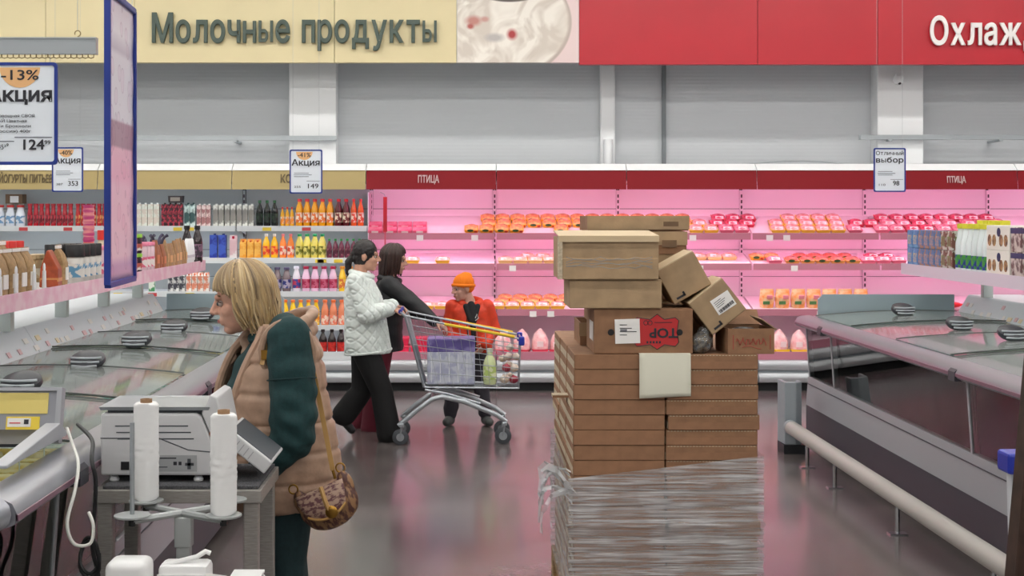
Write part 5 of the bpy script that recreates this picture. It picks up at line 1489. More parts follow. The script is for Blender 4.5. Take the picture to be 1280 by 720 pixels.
def roll(label, x, y, h, r, tilt, seed):
    rr_ = random.Random(seed)
    t = thing('bag_roll', label, 'bag roll', (cx + x, cy + y, cz + .0025), (tilt, tilt, 0))
    rings = []
    N_ = 44
    for i in range(N_ + 1):
        z = h * i / N_; s_ = i / N_
        am = .006 if .32 < s_ < .62 else .0014
        rings.append([Vector(((r + am * noise.noise(Vector((math.cos(q) * 4, math.sin(q) * 4, z * 90 + seed))) - (.008 if i in (0, N_) else 0)) * math.cos(q), (r + am * noise.noise(Vector((math.cos(q) * 4, math.sin(q) * 4, z * 90 + seed)))) * math.sin(q), z)) for q in [2 * PI * k / 28 for k in range(28)]])
    # hollow core through the middle
    mb = MB()
    inner = [[Vector((.012 * math.cos(q), .012 * math.sin(q), z)) for q in [2 * PI * k / 28 for k in range(28)]] for z in (h, 0)]
    mb.loft(rings + inner + [rings[0]], caps=False)
    obj('film', mb, mat('roll_film', (236, 236, 236), .45), t, smooth=True, angle=60)
    obj('core', MB().loft([[Vector((q_ * math.cos(q), q_ * math.sin(q), z)) for q in [2 * PI * k / 20 for k in range(20)]] for q_, z in ((.0195, h - .001), (.0195, h + .012), (.013, h + .012), (.013, h - .001), (.0195, h - .001))], caps=False), mat('roll_core', (150, 116, 84), .7), t, smooth=True)


roll('white roll of plastic bags on the stand beside the scale back', plates[1][0], plates[1][1], .32, .041, .0, 1)
roll('white crinkled roll of plastic bags on the stand in front of the scale', plates[2][0], plates[2][1], .315, .041, .0, 2)
# ------------------------------------------------------------------ low stand with white dispensers at the bottom of the picture
t = thing('low_stand', 'low grey steel stand carrying the white dispensers', 'stand', (-.78, 4.15, 0))
obj('top', MB().bb(-.36, .36, -.22, .22, .56, .59), M_tsteel, t)
for x in (-.34, .3):
    for y in (-.2, .16): obj('leg', MB().bb(x, x + .04, y, y + .04, 0, .56), M_tsteel, t)
M_dw = mat('dispenser_white', (232, 232, 232), .3)
c = W(163, 712, 4.15)
t = thing('bag_dispenser', 'white rounded dispenser with a metal rod below the roll stand', 'dispenser', (c.x, 4.15, .591))
obj('body', MB().bb(-.065, .06, -.06, .06, 0, .19), M_dw, t, bevel=.025, seg=4, smooth=True)
obj('slot', MB().bb(-.01, .05, -.0615, -.0595, .135, .143), M_sc2, t)
obj('rod', MB().cyl((.03, -.03, .14), (.22, -.1, .1), .006, n=8), M_chrome, t, smooth=True)
t = thing('bag_dispenser', 'long white tray dispenser with a hooked end behind the price tag', 'dispenser', (W(222, 712, 4.25).x, 4.25, .591))
obj('body', MB().bb(-.05, .1, -.05, .05, 0, .155), M_dw, t, bevel=.015, smooth=True)
obj('arm', MB().tube([(-.04, -.03, .15), (.06, -.01, .172), (.085, 0, .186), (.1, .0, .18)], .008, 8), M_dw, t, smooth=True)
obj('tray_rib', MB().bb(-.05, .1, -.06, -.05, .12, .13), M_dw, t)
t = thing('bag_dispenser', 'small white dispenser lid beside the table leg', 'dispenser', (W(309, 722, 4.1).x, 4.1, .591))
obj('body', MB().bb(-.05, .05, -.05, .05, 0, .15), M_dw, t, bevel=.015, smooth=True)
obj('lid', MB().bb(-.045, .045, -.045, .045, .15, .158), M_dw, t)
t = thing('price_card', 'small yellow and white price card standing by the white dispensers', 'price card', (W(260, 720, 4.05).x, 4.05, .591), (-.12, .13, 0))
obj('card', MB().bb(-.03, .03, -.001, .001, .09, .165), M_tagw, t); obj('yellow_field', MB().bb(-.03, .03, -.002, -.001, .06, .125), M_tagy, t)
obj('clip', MB().bb(-.02, .02, -.004, .012, 0, .09), M_galv, t)
text('129', .018, M_ink, t, (.004, -.0025, .1), .0006, .01)
obj('printed_line', MB().bb(-.022, .006, -.002, -.001, .148, .152).bb(-.022, .0, -.002, -.001, .14, .143).bb(.012, .024, -.002, -.001, .138, .154), M_ink, t)
# ------------------------------------------------------------------ price board at the near end of the island
t = thing('price_board', 'grey-framed tilted price board with a yellow header on the freezer end', 'price board', (-1.405, 4.8, 1.016))
bdm = Matrix.Rotation(-.25, 3, 'X')
def brd(name, x0, x1, y0, y1, z0, z1, m, par):
    mb = MB().bb(x0, x1, y0, y1, z0, z1); mb.v = [tuple(bdm @ Vector(v)) for v in mb.v]; return obj(name, mb, m, par)
b0 = brd('board', -.75, 0, 0, .02, .012, .185, mat('board_grey', (150, 152, 160), .4), t)
brd('frame_end', -.0, .018, -.012, .03, 0, .19, M_fgrey, t)
brd('frame_top', -.75, 0, -.012, .03, .178, .19, M_fgrey, t); brd('frame_bottom', -.75, 0, -.02, .03, 0, .014, M_fgrey, t)
brd('yellow_header', -.75, -.03, -.003, 0, .1, .172, mat('board_yellow', (224, 204, 118), .5), b0)
for k in range(4):
    tg = brd('price_tag', -.17 - k * .145, -.055 - k * .145, -.003, 0, .02, .09, M_tagy if k != 1 else mat('tag_red2', (220, 120, 116), .5), b0)
    brd('tag_print', -.165 - k * .145, -.085 - k * .145, -.004, -.003, .055, .085, M_tagw, tg)
    brd('tag_line', -.158 - k * .145, -.12 - k * .145, -.005, -.004, .066, .07, M_tagr, tg); brd('tag_code', -.108 - k * .145, -.092 - k * .145, -.005, -.004, .064, .08, M_ink, tg)
    if k == 0:
        tx = text('123', .02, M_ink, tg, (-.11, -.012, .025), .0006, .01, rot=(-.25, 0, 0))
t = thing('price_board_bracket', 'grey sloping bracket carrying the price board on the rail', 'bracket', (-1.365, 0, 0))
obj('wedge', MB().prism([(4.15, 1.045), (4.78, 1.045), (4.78, 1.06), (4.7, 1.1), (4.15, 1.055)], 'x', -.04, .01), M_fgrey, t, bevel=.004)
obj('shelf', MB().bb(-.75, -.02, 4.45, 4.75, 1.06, 1.07), M_dark, t)
# cables
t = tag(obj('cable', MB().tube(catmull([(-1.372, 4.84, 1.06), (-1.31, 4.68, 1.035), (-1.24, 4.5, 1.0), (-1.228, 4.42, .93), (-1.236, 4.36, .84), (-1.215, 4.36, .775), (-1.17, 4.38, .77), (-1.165, 4.4, .82), (-1.185, 4.42, .86)]), .0055, 8), mat('cable_white', (214, 214, 208), .45), smooth=True), 'white cable hanging in a loop from the price board', 'cable')
cu = [Vector(q_) for q_ in ((-1.36, 4.93, 1.06), (-1.27, 4.78, 1.03), (-1.228, 4.62, .99), (-1.21, 4.6, .92), (-1.215, 4.6, .8), (-1.22, 4.6, .7), (-1.2, 4.6, .6), (-1.22, 4.6, .5))]
tag(obj('cable', MB().tube(catmull(cu), .007, 8), M_black, smooth=True), 'black cable dropping from the price board behind the table leg', 'cable')
coil = [W(112 + 12 * math.cos(a) * (1 + .1 * math.sin(a * 3)), 692 + 24 * math.sin(a) + a * .8, 4.47 + .01 * math.sin(a * 2)) for a in [k * .35 for k in range(40)]]
tag(obj('cable_coil', MB().tube(coil, .006, 7), M_black, smooth=True), 'coiled black cable hanging beside the table leg', 'cable')

# ================================================================== things at the other edge
M_rust = mat('brown_steel', (74, 52, 42), .5, .3, var=.35, scale=20)
t = thing('rack_post', 'dark brown steel rack post leaning at the aisle edge', 'post', (W(1270, 700, 3.0).x, 3.0, 0))
pts_t, pts_b = W(1284, 470, 3.0) - Vector((t.location.x, 3.0, 0)), W(1262, 720, 3.0) - Vector((t.location.x, 3.0, 0))
dv = (pts_b - pts_t); k0 = (0 - pts_t.z) / dv.z; fpt = pts_t + dv * k0; topp = pts_t - dv * .25
def slab(a_, b2, w_, th): return MB().loft([[(a_.x, a_.y - th, a_.z), (a_.x + w_, a_.y - th, a_.z), (a_.x + w_, a_.y + th, a_.z), (a_.x, a_.y + th, a_.z)], [(b2.x, b2.y - th, b2.z), (b2.x + w_, b2.y - th, b2.z), (b2.x + w_, b2.y + th, b2.z), (b2.x, b2.y + th, b2.z)]])
obj('upright', slab(fpt, topp, .035, .03), M_rust, t, bevel=.003)
obj('flange', slab(fpt + Vector((.04, .02, 0)), topp + Vector((.04, .02, 0)), .05, .006), M_rust, t)
obj('bolt', MB().cyl(fpt + (topp - fpt) * .42 + Vector((.018, -.036, 0)), fpt + (topp - fpt) * .42 + Vector((.018, -.028, 0)), .006, n=6), M_steel, t)
M_cartw = mat('cart_white', (222, 224, 228), .35, .3); M_cartb = mat('cart_blue', (36, 52, 160), .35)
cc = W(1262, 570, 4.3)
t = thing('parked_cart', 'white wire cart with blue corner caps behind the brown post', 'shopping cart', (cc.x, 4.3, 0))
obj('corner_cap', MB().bb(-.022, .06, -.05, .05, cc.z - .05, cc.z + .015), M_cartb, t, bevel=.01)
obj('corner_tube', MB().tube([(0, 0, cc.z - .04), (.01, 0, .62), (.02, 0, .42)], .01, 8), M_cartw, t, smooth=True)
obj('lower_cap', MB().bb(.06, .12, -.04, .04, .62, .7), M_cartb, t, bevel=.008)
for k in range(8): obj('side_wire', MB().cyl((.01 + k * .002, 0, cc.z - .1 - k * .06), (.6, 0, cc.z - .06 - k * .06), .004, n=5), M_cartw, t)
for k in range(7): obj('upright_wire', MB().cyl((.08 + k * .08, 0, .42), (.07 + k * .08, 0, cc.z - .05), .003, n=5), M_cartw, t)
obj('rim', MB().cyl((.02, 0, cc.z - .02), (.62, 0, cc.z + .03), .01, n=8), M_cartw, t, smooth=True)
obj('chassis', MB().tube([(.05, 0, .12), (.1, 0, .4), (.6, 0, .42)], .016, 8), M_cartw, t, smooth=True)
for x in (.06, .58): obj('wheel', MB().cyl((x, -.015, .06), (x, .015, .06), .06, n=18), M_black, t, smooth=True)
obj('chassis_leg', MB().cyl((.58, 0, .08), (.58, 0, .42), .014, n=8), M_cartw, t)
# crumpled bag on the floor behind the bumper
bg = link('floor_bag', blob([('e', (0, 0, .06), (.1, .09, .07)), ('e', (.05, .03, .09), (.06, .05, .05))], .01, 2, lambda c, n: .015 * noise.noise(c * 25)), mat('bag_white', (212, 212, 212), .35, bump=.5, bscale=30))
bg.location = (2.3, W(1238, 690, 6.0).y + 0, -.0); bg.location = (2.58, 6.6, 0)
tag(bg, 'crumpled white plastic bag on the floor under the bumper rail', 'bag')

# ================================================================== shopping cart
M_cz = mat('cart_zinc', (176, 182, 188), .3, .7); M_cy = mat('cart_yellow', (232, 196, 40), .35); M_tyre = mat('tyre_grey', (70, 74, 80), .5)
CX, CYc = 0.0, 11.15
s1 = F / CYc
def q(px, py): return Vector(((px - 580) / s1, 0, EYE - (py - 268) / s1))
HW = .25
t = thing('shopping_cart', 'wire shopping cart with yellow rails pushed by two women', 'shopping cart', (CX, CYc, 0))
A0, A1, B0, B1 = q(508, 392), q(650, 421), q(531, 480), q(648, 482)
def at(p, y): return (p.x, y, p.z)
HN, HF_ = -.25, .25
for y, n_ in ((HN, 'near'), (HF_, 'far')):
    iy = y * .82
    obj('rim', MB().tube([at(A0, y), at(A1, y * .8)], .008, 8), M_cz, t, smooth=True)
    obj('yellow_rail', MB().tube([at(q(556, 402), y * 1.02), at(q(642, 418), y * .84)], .011, 8), M_cy, t, smooth=True)
    for k in range(1, 5):
        s_ = k / 5; a_ = A0.lerp(B0, s_); b2 = A1.lerp(B1, s_)
        obj('basket_wire', MB().tube([at(a_, y * (1 - .15 * s_)), at(b2, y * .8 * (1 - .15 * s_))], .0035, 5), M_cz, t)
    for k in range(14):
        s_ = k / 13; a_ = A0.lerp(A1, s_); b2 = B0.lerp(B1, s_); yy = y + (y * .8 - y) * s_
        obj('basket_wire', MB().tube([at(a_, yy), at(b2, yy * .85)], .0018, 5), M_cz, t)
    obj('bottom_rim', MB().tube([at(B0, iy), at(B1, y * .7)], .006, 6), M_cz, t)
for k in range(7):
    s_ = -1 + 2 * k / 6
    obj('basket_wire', MB().tube([at(A1, HF_ * .8 * s_), at(B1, HF_ * .7 * s_), at(B0, HF_ * .82 * s_), at(A0, HF_ * s_)], .003, 5), M_cz, t)
obj('rim', MB().tube([at(A1, -.2), at(A1, .2)], .008, 8), M_cz, t); obj('rim', MB().tube([at(A0, -.25), at(A0, .25)], .008, 8), M_cz, t)
for y in (-.2, .2): obj('corner_cap', MB().box((A1.x + .005, y, A1.z - .015), (.045, .05, .07)), M_cartb, t, bevel=.01)
h0 = q(502, 387)
obj('handle', MB().tube([(h0.x, -.26, h0.z), (h0.x, .26, h0.z)], .015, 12), M_cartb, t, smooth=True)
for y in (-.25, .25):
    obj('handle_bracket', MB().tube([(h0.x, y, h0.z), (A0.x + .0, y, A0.z)], .012, 8), M_cz, t)
    obj('rear_upright', MB().tube([at(A0, y), at(B0, y * .82)], .01, 8), M_cz, t, smooth=True)
    yy = y * .92
    fr = [at(q(500, 527), yy), at(q(522, 508), yy), at(q(541, 494), yy), at(q(553, 491), yy), at(q(580, 497), yy), at(q(620, 514), yy * .85), at(q(632, 523), yy * .8)]
    obj('chassis_tube', MB().tube(fr, .02, 10), M_cz, t, smooth=True)
    obj('chassis_brace', MB().tube([at(q(532, 483), yy * .9), at(q(560, 488), yy * .9), at(q(600, 500), yy * .86)], .01, 8), M_cz, t, smooth=True)
    for wx, wy, r in ((502, yy, .062), (628, yy * .8, .066)):
        wp = q(wx, 537); wz = r + .001
        wo = obj('wheel', MB().lathe([(r * .85, -.014), (r, -.008), (r, .008), (r * .85, .014)], 22), M_tyre, t, (wp.x, wy, wz), (PI / 2, 0, 0), smooth=True)
        obj('hub', MB().lathe([(r * .5, -.017), (r * .5, .017)], 14), M_cz, wo)
        obj('fork', MB().tube([(wp.x + .01, wy - .024, wz + .09), (wp.x, wy - .024, wz)], .008, 6), M_cz, t); obj('fork', MB().tube([(wp.x + .01, wy + .024, wz + .09), (wp.x, wy + .024, wz)], .008, 6), M_cz, t)
        obj('fork_head', MB().box((wp.x + .01, wy, wz + .095), (.04, .06, .03)), M_cz, t, bevel=.008)
obj('cross_bar', MB().tube([at(q(541, 494), -.23), at(q(541, 494), .23)], .012, 8), M_cz, t)
zb = B0.z + .012
# goods in the cart
bw = q(594, 0).x - q(532, 0).x
t = thing('drinks_case', 'white film-wrapped case with a purple top inside the shopping cart', 'case', (CX + q(533, 0).x + .01, CYc - .15, zb))
obj('body', MB().bb(0, bw - .02, 0, .3, 0, .26), mat('case_white', (206, 210, 222), .3, col2=(176, 180, 206), scale=14, lo=.44, hi=.56), t, bevel=.01)
obj('purple_band', MB().bb(-.002, bw - .018, -.002, .302, .255, .36), mat('case_purple', (96, 84, 148), .35, col2=(140, 130, 186), scale=8, lo=.45, hi=.55), t, bevel=.01)
for k in range(5): obj('film_crease', MB().bb(.03 + k * .07, .036 + k * .07, -.003, 0, .02, .24), mat('crease', (232, 234, 240), .3), t)
P_gb = bottle('greenmilk', .28, .048, (214, 226, 170), (226, 232, 214), (190, 212, 120), (226, 232, 190), nm='drink_bottle')
P_gb.put((CX + q(612, 0).x, CYc - .1, zb), label='pale green drink bottle standing inside the shopping cart')
rv = random.Random(4)
vs = [(c_, r * .74, kd) for c_, r, kd in [((.33, -.1, .06), .055, 'beige'), ((.4, -.1, .06), .05, 'beet'), ((.37, .02, .06), .055, 'beige'), ((.33, -.08, .15), .05, 'beet'), ((.4, -.08, .15), .05, 'beige'), ((.36, 0, .16), .05, 'beige'), ((.36, -.07, .235), .05, 'onion'), ((.3, -.02, .22), .045, 'beige'), ((.41, -.03, .235), .045, 'beige'), ((.37, -.03, .31), .045, 'onion')]]
vm = {'beige': mat('veg_beige', (206, 184, 160), .5, col2=(230, 216, 206), scale=20), 'beet': mat('veg_beet', (130, 30, 52), .45, col2=(176, 70, 84), scale=20), 'onion': mat('veg_onion', (176, 150, 136), .4, col2=(220, 206, 196), scale=18)}
for c_, r, kd in vs:
    o = obj('vegetable', MB().lathe([(r * .25, 0), (r * .8, r * .25), (r, r * .8), (r * .85, r * 1.3), (r * .3, r * 1.62), (r * .1, r * 1.8)], 12), vm[kd], None, (CX + c_[0], CYc + c_[1], zb + c_[2] - .055 + .002), (rv.uniform(-.3, .3), rv.uniform(-.3, .3), 0), smooth=True, angle=60)
    tag(o, {'beige': 'pale beige root vegetable', 'beet': 'dark red beetroot', 'onion': 'brownish onion'}[kd] + ' piled inside the shopping cart', 'vegetable', kd + ' vegetables in the cart')
# ================================================================== people
def skin(name, c): return mat(name, c, .5, var=.06, scale=30, spec=.35)


class Head:
    def __init__(s, c, yaw, pitch=0, k=1.0, roll=0):
        s.c = Vector(c); s.R = Matrix.Rotation(yaw, 3, 'Z') @ Matrix.Rotation(pitch, 3, 'Y') @ Matrix.Rotation(roll, 3, 'X'); s.k = k
        s.e = tuple(s.R.to_euler())

    def p(s, x, y, z): return s.c + s.R @ (Vector((x, y, z)) * s.k)

    def E(s, x, y, z, rx, ry, rz): return ('e', s.p(x, y, z), (rx * s.k, ry * s.k, rz * s.k), s.e)

    def Cc(s, a, b, r0, r1): return ('c', s.p(*a), s.p(*b), r0 * s.k, r1 * s.k)

    def parts(s, neck_to, nr=.052):
        q = [s.E(-.012, 0, .028, .098, .078, .098), s.E(.03, 0, -.04, .062, .058, .078), s.E(.058, 0, -.098, .027, .026, .022), s.E(.02, 0, -.075, .058, .05, .04),
             s.Cc((.088, 0, .016), (.113, 0, -.026), .0085, .0125), s.E(.1, .013, -.031, .012, .009, .009), s.E(.1, -.013, -.031, .012, .009, .009),
             s.Cc((.084, -.036, .024), (.086, .036, .024), .011, .011), s.E(.05, .038, -.03, .032, .02, .028), s.E(.05, -.038, -.03, .032, .02, .028),
             s.Cc((.086, -.02, -.06), (.086, .02, -.06), .009, .009), s.Cc((.084, -.017, -.073), (.084, .017, -.073), .009, .009),
             s.E(-.008, .079, -.008, .022, .01, .034), s.E(-.008, -.079, -.008, .022, .01, .034)]
        q.append(('c', s.p(-.03, 0, -.04), Vector(neck_to), nr * s.k, nr * 1.1))
        return q

    def face(s, root, brow, lip=(176, 96, 92), eye=(70, 56, 44)):
        for y in (-.033, .033):
            e = link('eye', MB().ball(s.p(.0775, y, .0), (.0115 * s.k,) * 3, 12, 8, s.R).mesh('eye', smooth=True, angle=80), mat('eye_white', (186, 172, 164), .25), root)
            link('iris', MB().ball(s.p(.085, y * 1.01, .0), (.0078 * s.k,) * 3, 10, 6, s.R).mesh('iris', smooth=True, angle=80), mat('iris_%d' % eye[0], eye, .2), e)
            link('eyelid', MB().tube([s.p(.075, y - .012, .004), s.p(.086, y - .004, .0085), s.p(.086, y + .004, .0085), s.p(.075, y + .012, .004)], .0024 * s.k, 6).mesh('eyelid', smooth=True), mat('lid_dark', (90, 62, 52), .6), e)
            link('eyebrow', MB().tube([s.p(.0885, y * .5, .026), s.p(.087, y, .031), s.p(.074, y * 1.5, .027)], [.004 * s.k, .005 * s.k, .0025 * s.k], 6).mesh('eyebrow', smooth=True), brow, root)
        link('lips', MB().tube([s.p(.083, -.022, -.066), s.p(.094, -.009, -.0635), s.p(.0955, 0, -.065), s.p(.094, .009, -.0635), s.p(.083, .022, -.066)], [.003 * s.k, .0075 * s.k, .008 * s.k, .0075 * s.k, .003 * s.k], 8).mesh('lips', smooth=True), mat('lips_%d' % lip[1], lip, .45), root)


def hand(w_, d, n, thumb_side, curl=.5, k=1.0):
    """palm and five fingers: w_ wrist, d finger direction, n palm normal"""
    w_, d, n = Vector(w_), Vector(d).normalized(), Vector(n).normalized(); n = (n - d * n.dot(d)).normalized()
    s = d.cross(n) * thumb_side
    q = []
    for i in range(4):
        o = (.027 - .0185 * i) * k
        b0 = w_ + s * o * .6; b1 = w_ + d * .082 * k + s * o
        q.append(('c', b0, b1, .0135 * k, .0115 * k))
        p, ln, dr = b1, (.072, .08, .074, .058)[i] * k, d.copy()
        for j, f in enumerate((.45, .32, .23)):
            dr = (Matrix.Rotation(curl * (.8 + .2 * j) * -thumb_side, 3, s * thumb_side) @ dr) if False else (dr * math.cos(curl) + n * math.sin(curl)).normalized() if j == 0 else (dr * math.cos(curl * .8) + (n * d.dot(dr) - d * n.dot(dr)).normalized() * math.sin(curl * .8)).normalized()
            e = p + dr * ln * f; q.append(('c', p, e, (.0088 - .0009 * j) * k, (.0082 - .001 * j) * k)); p = e
    tb = w_ + d * .02 * k + s * .024 * k; t1 = tb + (s * .75 + d * .6 + n * .25).normalized() * .042 * k; t2 = t1 + (s * .25 + d * .8 + n * .5).normalized() * .034 * k
    q += [('c', tb, t1, .0135 * k, .0105 * k), ('c', t1, t2, .0102 * k, .008 * k)]
    return q


def limb(*pr):
    """joint, radius, joint, radius ..."""
    q = []
    for i in range(0, len(pr) - 2, 2): q.append(('c', pr[i], pr[i + 2], pr[i + 1], pr[i + 3]))
    return q


def torso(levels, yaw=0, n=28):
    """levels: (dx, dy, z, half depth, half width)"""
    return ('l', [ring((a, b, z), rx, ry, n, yaw=yaw, p=2.3) for a, b, z, rx, ry in levels])


def folds(amp, sc=14, zs=1.0):
    return lambda c, n: amp * noise.noise(Vector((c.x * sc, c.y * sc, c.z * sc * zs)))


def strands(H, n, seed, front, length, r0, curl, wave=.006, bangt=1.15):
    """hair locks over the skull of H: front = half angle of the face opening"""
    rr_ = random.Random(seed); mb = MB()
    ax = (.112, .096, .108); cen = (-.014, 0, .03)
    for i in range(n):
        ph = -PI + 2 * PI * (i + rr_.random()) / n
        st = rr_.uniform(.05, .3)
        isf = abs(ph) < front
        seg = 11; pts = []; rad = []
        jit = rr_.uniform(-.08, .08); lift = rr_.uniform(.98, 1.06)
        th_end = (bangt + (.62 * (abs(ph) / front) ** 2 if bangt > 1.2 else 0) + rr_.uniform(-.16, .14)) if isf else 1.62
        L_ = length * rr_.uniform(.82, 1.08)
        if not isf and abs(ph) < front + .5: L_ *= .86
        for j in range(seg + 1):
            s_ = j / seg
            k1 = .62 if not isf else 1.0
            if s_ <= k1:
                th = st + (th_end - st) * (s_ / k1)
                a = ph + jit * s_ + (.28 * math.copysign(1, ph) * s_ if isf else 0)
                x = cen[0] + ax[0] * lift * math.sin(th) * math.cos(a); y = cen[1] + ax[1] * lift * math.sin(th) * math.sin(a); z = cen[2] + ax[2] * lift * math.cos(th)
                base = (x, y, z, a)
            else:
                u = (s_ - k1) / (1 - k1)
                x, y, z0, a = base
                rad_out = 1 + .045 * math.sin(u * PI * .8) - curl * u * u
                x = cen[0] + (base[0] - cen[0]) * rad_out + u * wave * math.sin(u * 5 + ph * 9 + i % 3); y = (base[1]) * rad_out + u * wave * math.cos(u * 4 + ph * 7 + i % 3); z = base[2] - L_ * u
            pts.append(H.p(x, y, z)); rad.append(r0 * H.k * (1.0 - .65 * s_ ** 3) * (1.15 if 0 < j else .7))
        mb.tube(pts, rad, 6)
    return mb


def cap_hair(H, k=1.0, extra=()):
    q = [H.E(-.018, 0, .034, .1 * k, .083 * k, .1 * k), H.E(-.04, 0, -.02, .07 * k, .076 * k, .07 * k)]
    return q + list(extra)


# ------------------------------------------------------------------ woman in the beige vest
wx, wy = -.73, 5.52
def v(px, py, dy=0): return Vector(((px - 580) / 317 - wx, dy, EYE - (py - 268) / 317))
M_sk1 = skin('skin_fair', (214, 164, 142))
P = thing('person', 'woman in a beige quilted vest and dark green sweatshirt at the weighing table', 'person', (wx, wy, 0))
yw = math.radians(180 + 24)
fw = Vector((math.cos(yw), math.sin(yw), 0)); lf = Vector((-fw.y, fw.x, 0))
H = Head(v(303, 374), math.radians(186), math.radians(10), 1.08)
shL = v(371, 418, 0) + Vector((0, -.215, 0)); shR = v(328, 412) + Vector((0, .15, 0))
elL = v(378, 530) + Vector((0, -.262, 0)); wrL = v(331, 580) + Vector((0, -.235, 0))
elR = v(318, 515) + Vector((0, .2, 0)); wrR = v(262, 560) + Vector((0, .16, 0))
hpL, hpR = Vector((.04, -.09, .84)), Vector((.0, .09, .84))
knL, knR = Vector((.02, -.1, .46)), Vector((.0, .1, .46)); anL, anR = Vector((.05, -.1, .08)), Vector((.03, .1, .08))
body = H.parts(v(345, 432)) + [torso([(.06, 0, .8, .11, .15), (.02, 0, 1.0, .1, .13), (0, 0, 1.2, .11, .16), (.02, 0, 1.32, .07, .13), (.0, 0, 1.37, .05, .06)], yw)]
body += limb(shL, .05, elL, .038, wrL, .027) + limb(shR, .05, elR, .038, wrR, .027)
body += hand(wrL + (wrL - elL).normalized() * .01, (-.75, .05, -.5), (.2, .75, -.4), 1, .35) + hand(wrR, (-.9, -.1, -.3), (0, 0, -1), -1, .3)
body += limb(hpL, .085, knL, .055, anL, .04) + limb(hpR, .085, knR, .055, anR, .04)
link('body', blob(body, .0045, 3, name='body'), M_sk1, P)
H.face(P, mat('brow_brown', (120, 92, 66), .7), (178, 104, 98), (70, 80, 84))
M_blond = mat('hair_blond', (196, 168, 124), .42, island=[(104, 84, 60), (190, 160, 112), (150, 122, 84), (216, 192, 150), (122, 98, 70), (206, 180, 134)], spec=.6)
link('hair_cap', blob([H.E(-.026, 0, .036, .098, .082, .098), H.E(-.046, 0, -.02, .066, .076, .07), H.E(-.055, 0, -.055, .054, .078, .07)], .006, 2), mat('hair_root', (140, 114, 80), .6, var=.3, scale=60), P)
obj('hair', strands(H, 600, 3, 1.2, .165, .006, .16, wave=.012, bangt=1.28), M_blond, P, smooth=True, angle=80)
# sweatshirt
M_gr = mat('sweat_green', (20, 58, 60), .85, var=.12, scale=60, bump=.12, bscale=160)
M_pg = mat('trousers_green', (18, 46, 50), .85, var=.12, scale=50, bump=.1, bscale=120)
sw = [torso([(.03, 0, .72, .17, .18), (.0, 0, .95, .195, .18), (-.015, 0, 1.12, .19, .18), (.0, 0, 1.24, .155, .165), (.02, 0, 1.32, .1, .13), (.0, 0, 1.36, .075, .08)], yw)]
sw += limb(shL + Vector((-.03, .1, .02)), .07, shL, .088, shL.lerp(elL, .55), .092, elL, .084, elL.lerp(wrL, .55), .068, wrL, .048) + limb(shR, .08, elR, .07, wrR, .045)
def sleeve_fold(c, n):
    d_ = (c - elL).length
    return .014 * noise.noise(Vector((c.x * 9, c.y * 9, c.z * 16))) + (.006 * math.sin(c.z * 70 + c.x * 55) * math.exp(-(d_ / .12) ** 2))
so = link('sweatshirt', blob(sw, .0065, 4, sleeve_fold), M_gr, P)
sm_ = [shL.lerp(elL, .42) + (Matrix.Rotation(a, 3, (elL - shL).normalized()) @ ((elL - shL).normalized().orthogonal().normalized() * .0925)) for a in [2 * PI * k / 20 for k in range(20)]]
obj('seam', MB().tube(sm_, .0028, 5, closed=True), mat('sweat_seam', (16, 48, 50), .85), so)
obj('cuff', MB().tube([wrL + (elL - wrL).normalized() * .02, wrL - (elL - wrL).normalized() * .03], [.05, .044], 16), M_gr, so, smooth=True)
obj('collar', MB().tube([v(338, 418) + fw * (.068 * math.cos(a)) + lf * (.068 * math.sin(a)) + Vector((0, 0, .015 * math.cos(a + PI))) for a in [2 * PI * k / 24 for k in range(24)]], .022, 10, closed=True), M_gr, so, smooth=True)
# trousers
tr = limb(hpL + Vector((0, 0, .05)), .125, hpL + Vector((.0, 0, -.06)), .125, knL, .1, anL + Vector((0, 0, .02)), .085) + limb(hpR + Vector((0, 0, .05)), .12, knR, .1, anR + Vector((0, 0, .02)), .085)
tr += [torso([(.03, 0, .7, .14, .18), (.05, 0, .82, .15, .19), (.05, 0, .95, .14, .17)], yw)]
link('trousers', blob(tr, .008, 4, lambda c, n: .008 * noise.noise(Vector((c.x * 10, c.y * 10, c.z * 5)))), M_pg, P)
for an in (anL, anR):
    link('shoe', blob([('c', an + Vector((.05, 0, -.04)), an + Vector((-.14, -.03, -.045)), .04, .034), ('e', an, (.045, .04, .06))], .008, 2), mat('shoe_black', (30, 30, 32), .5), P)
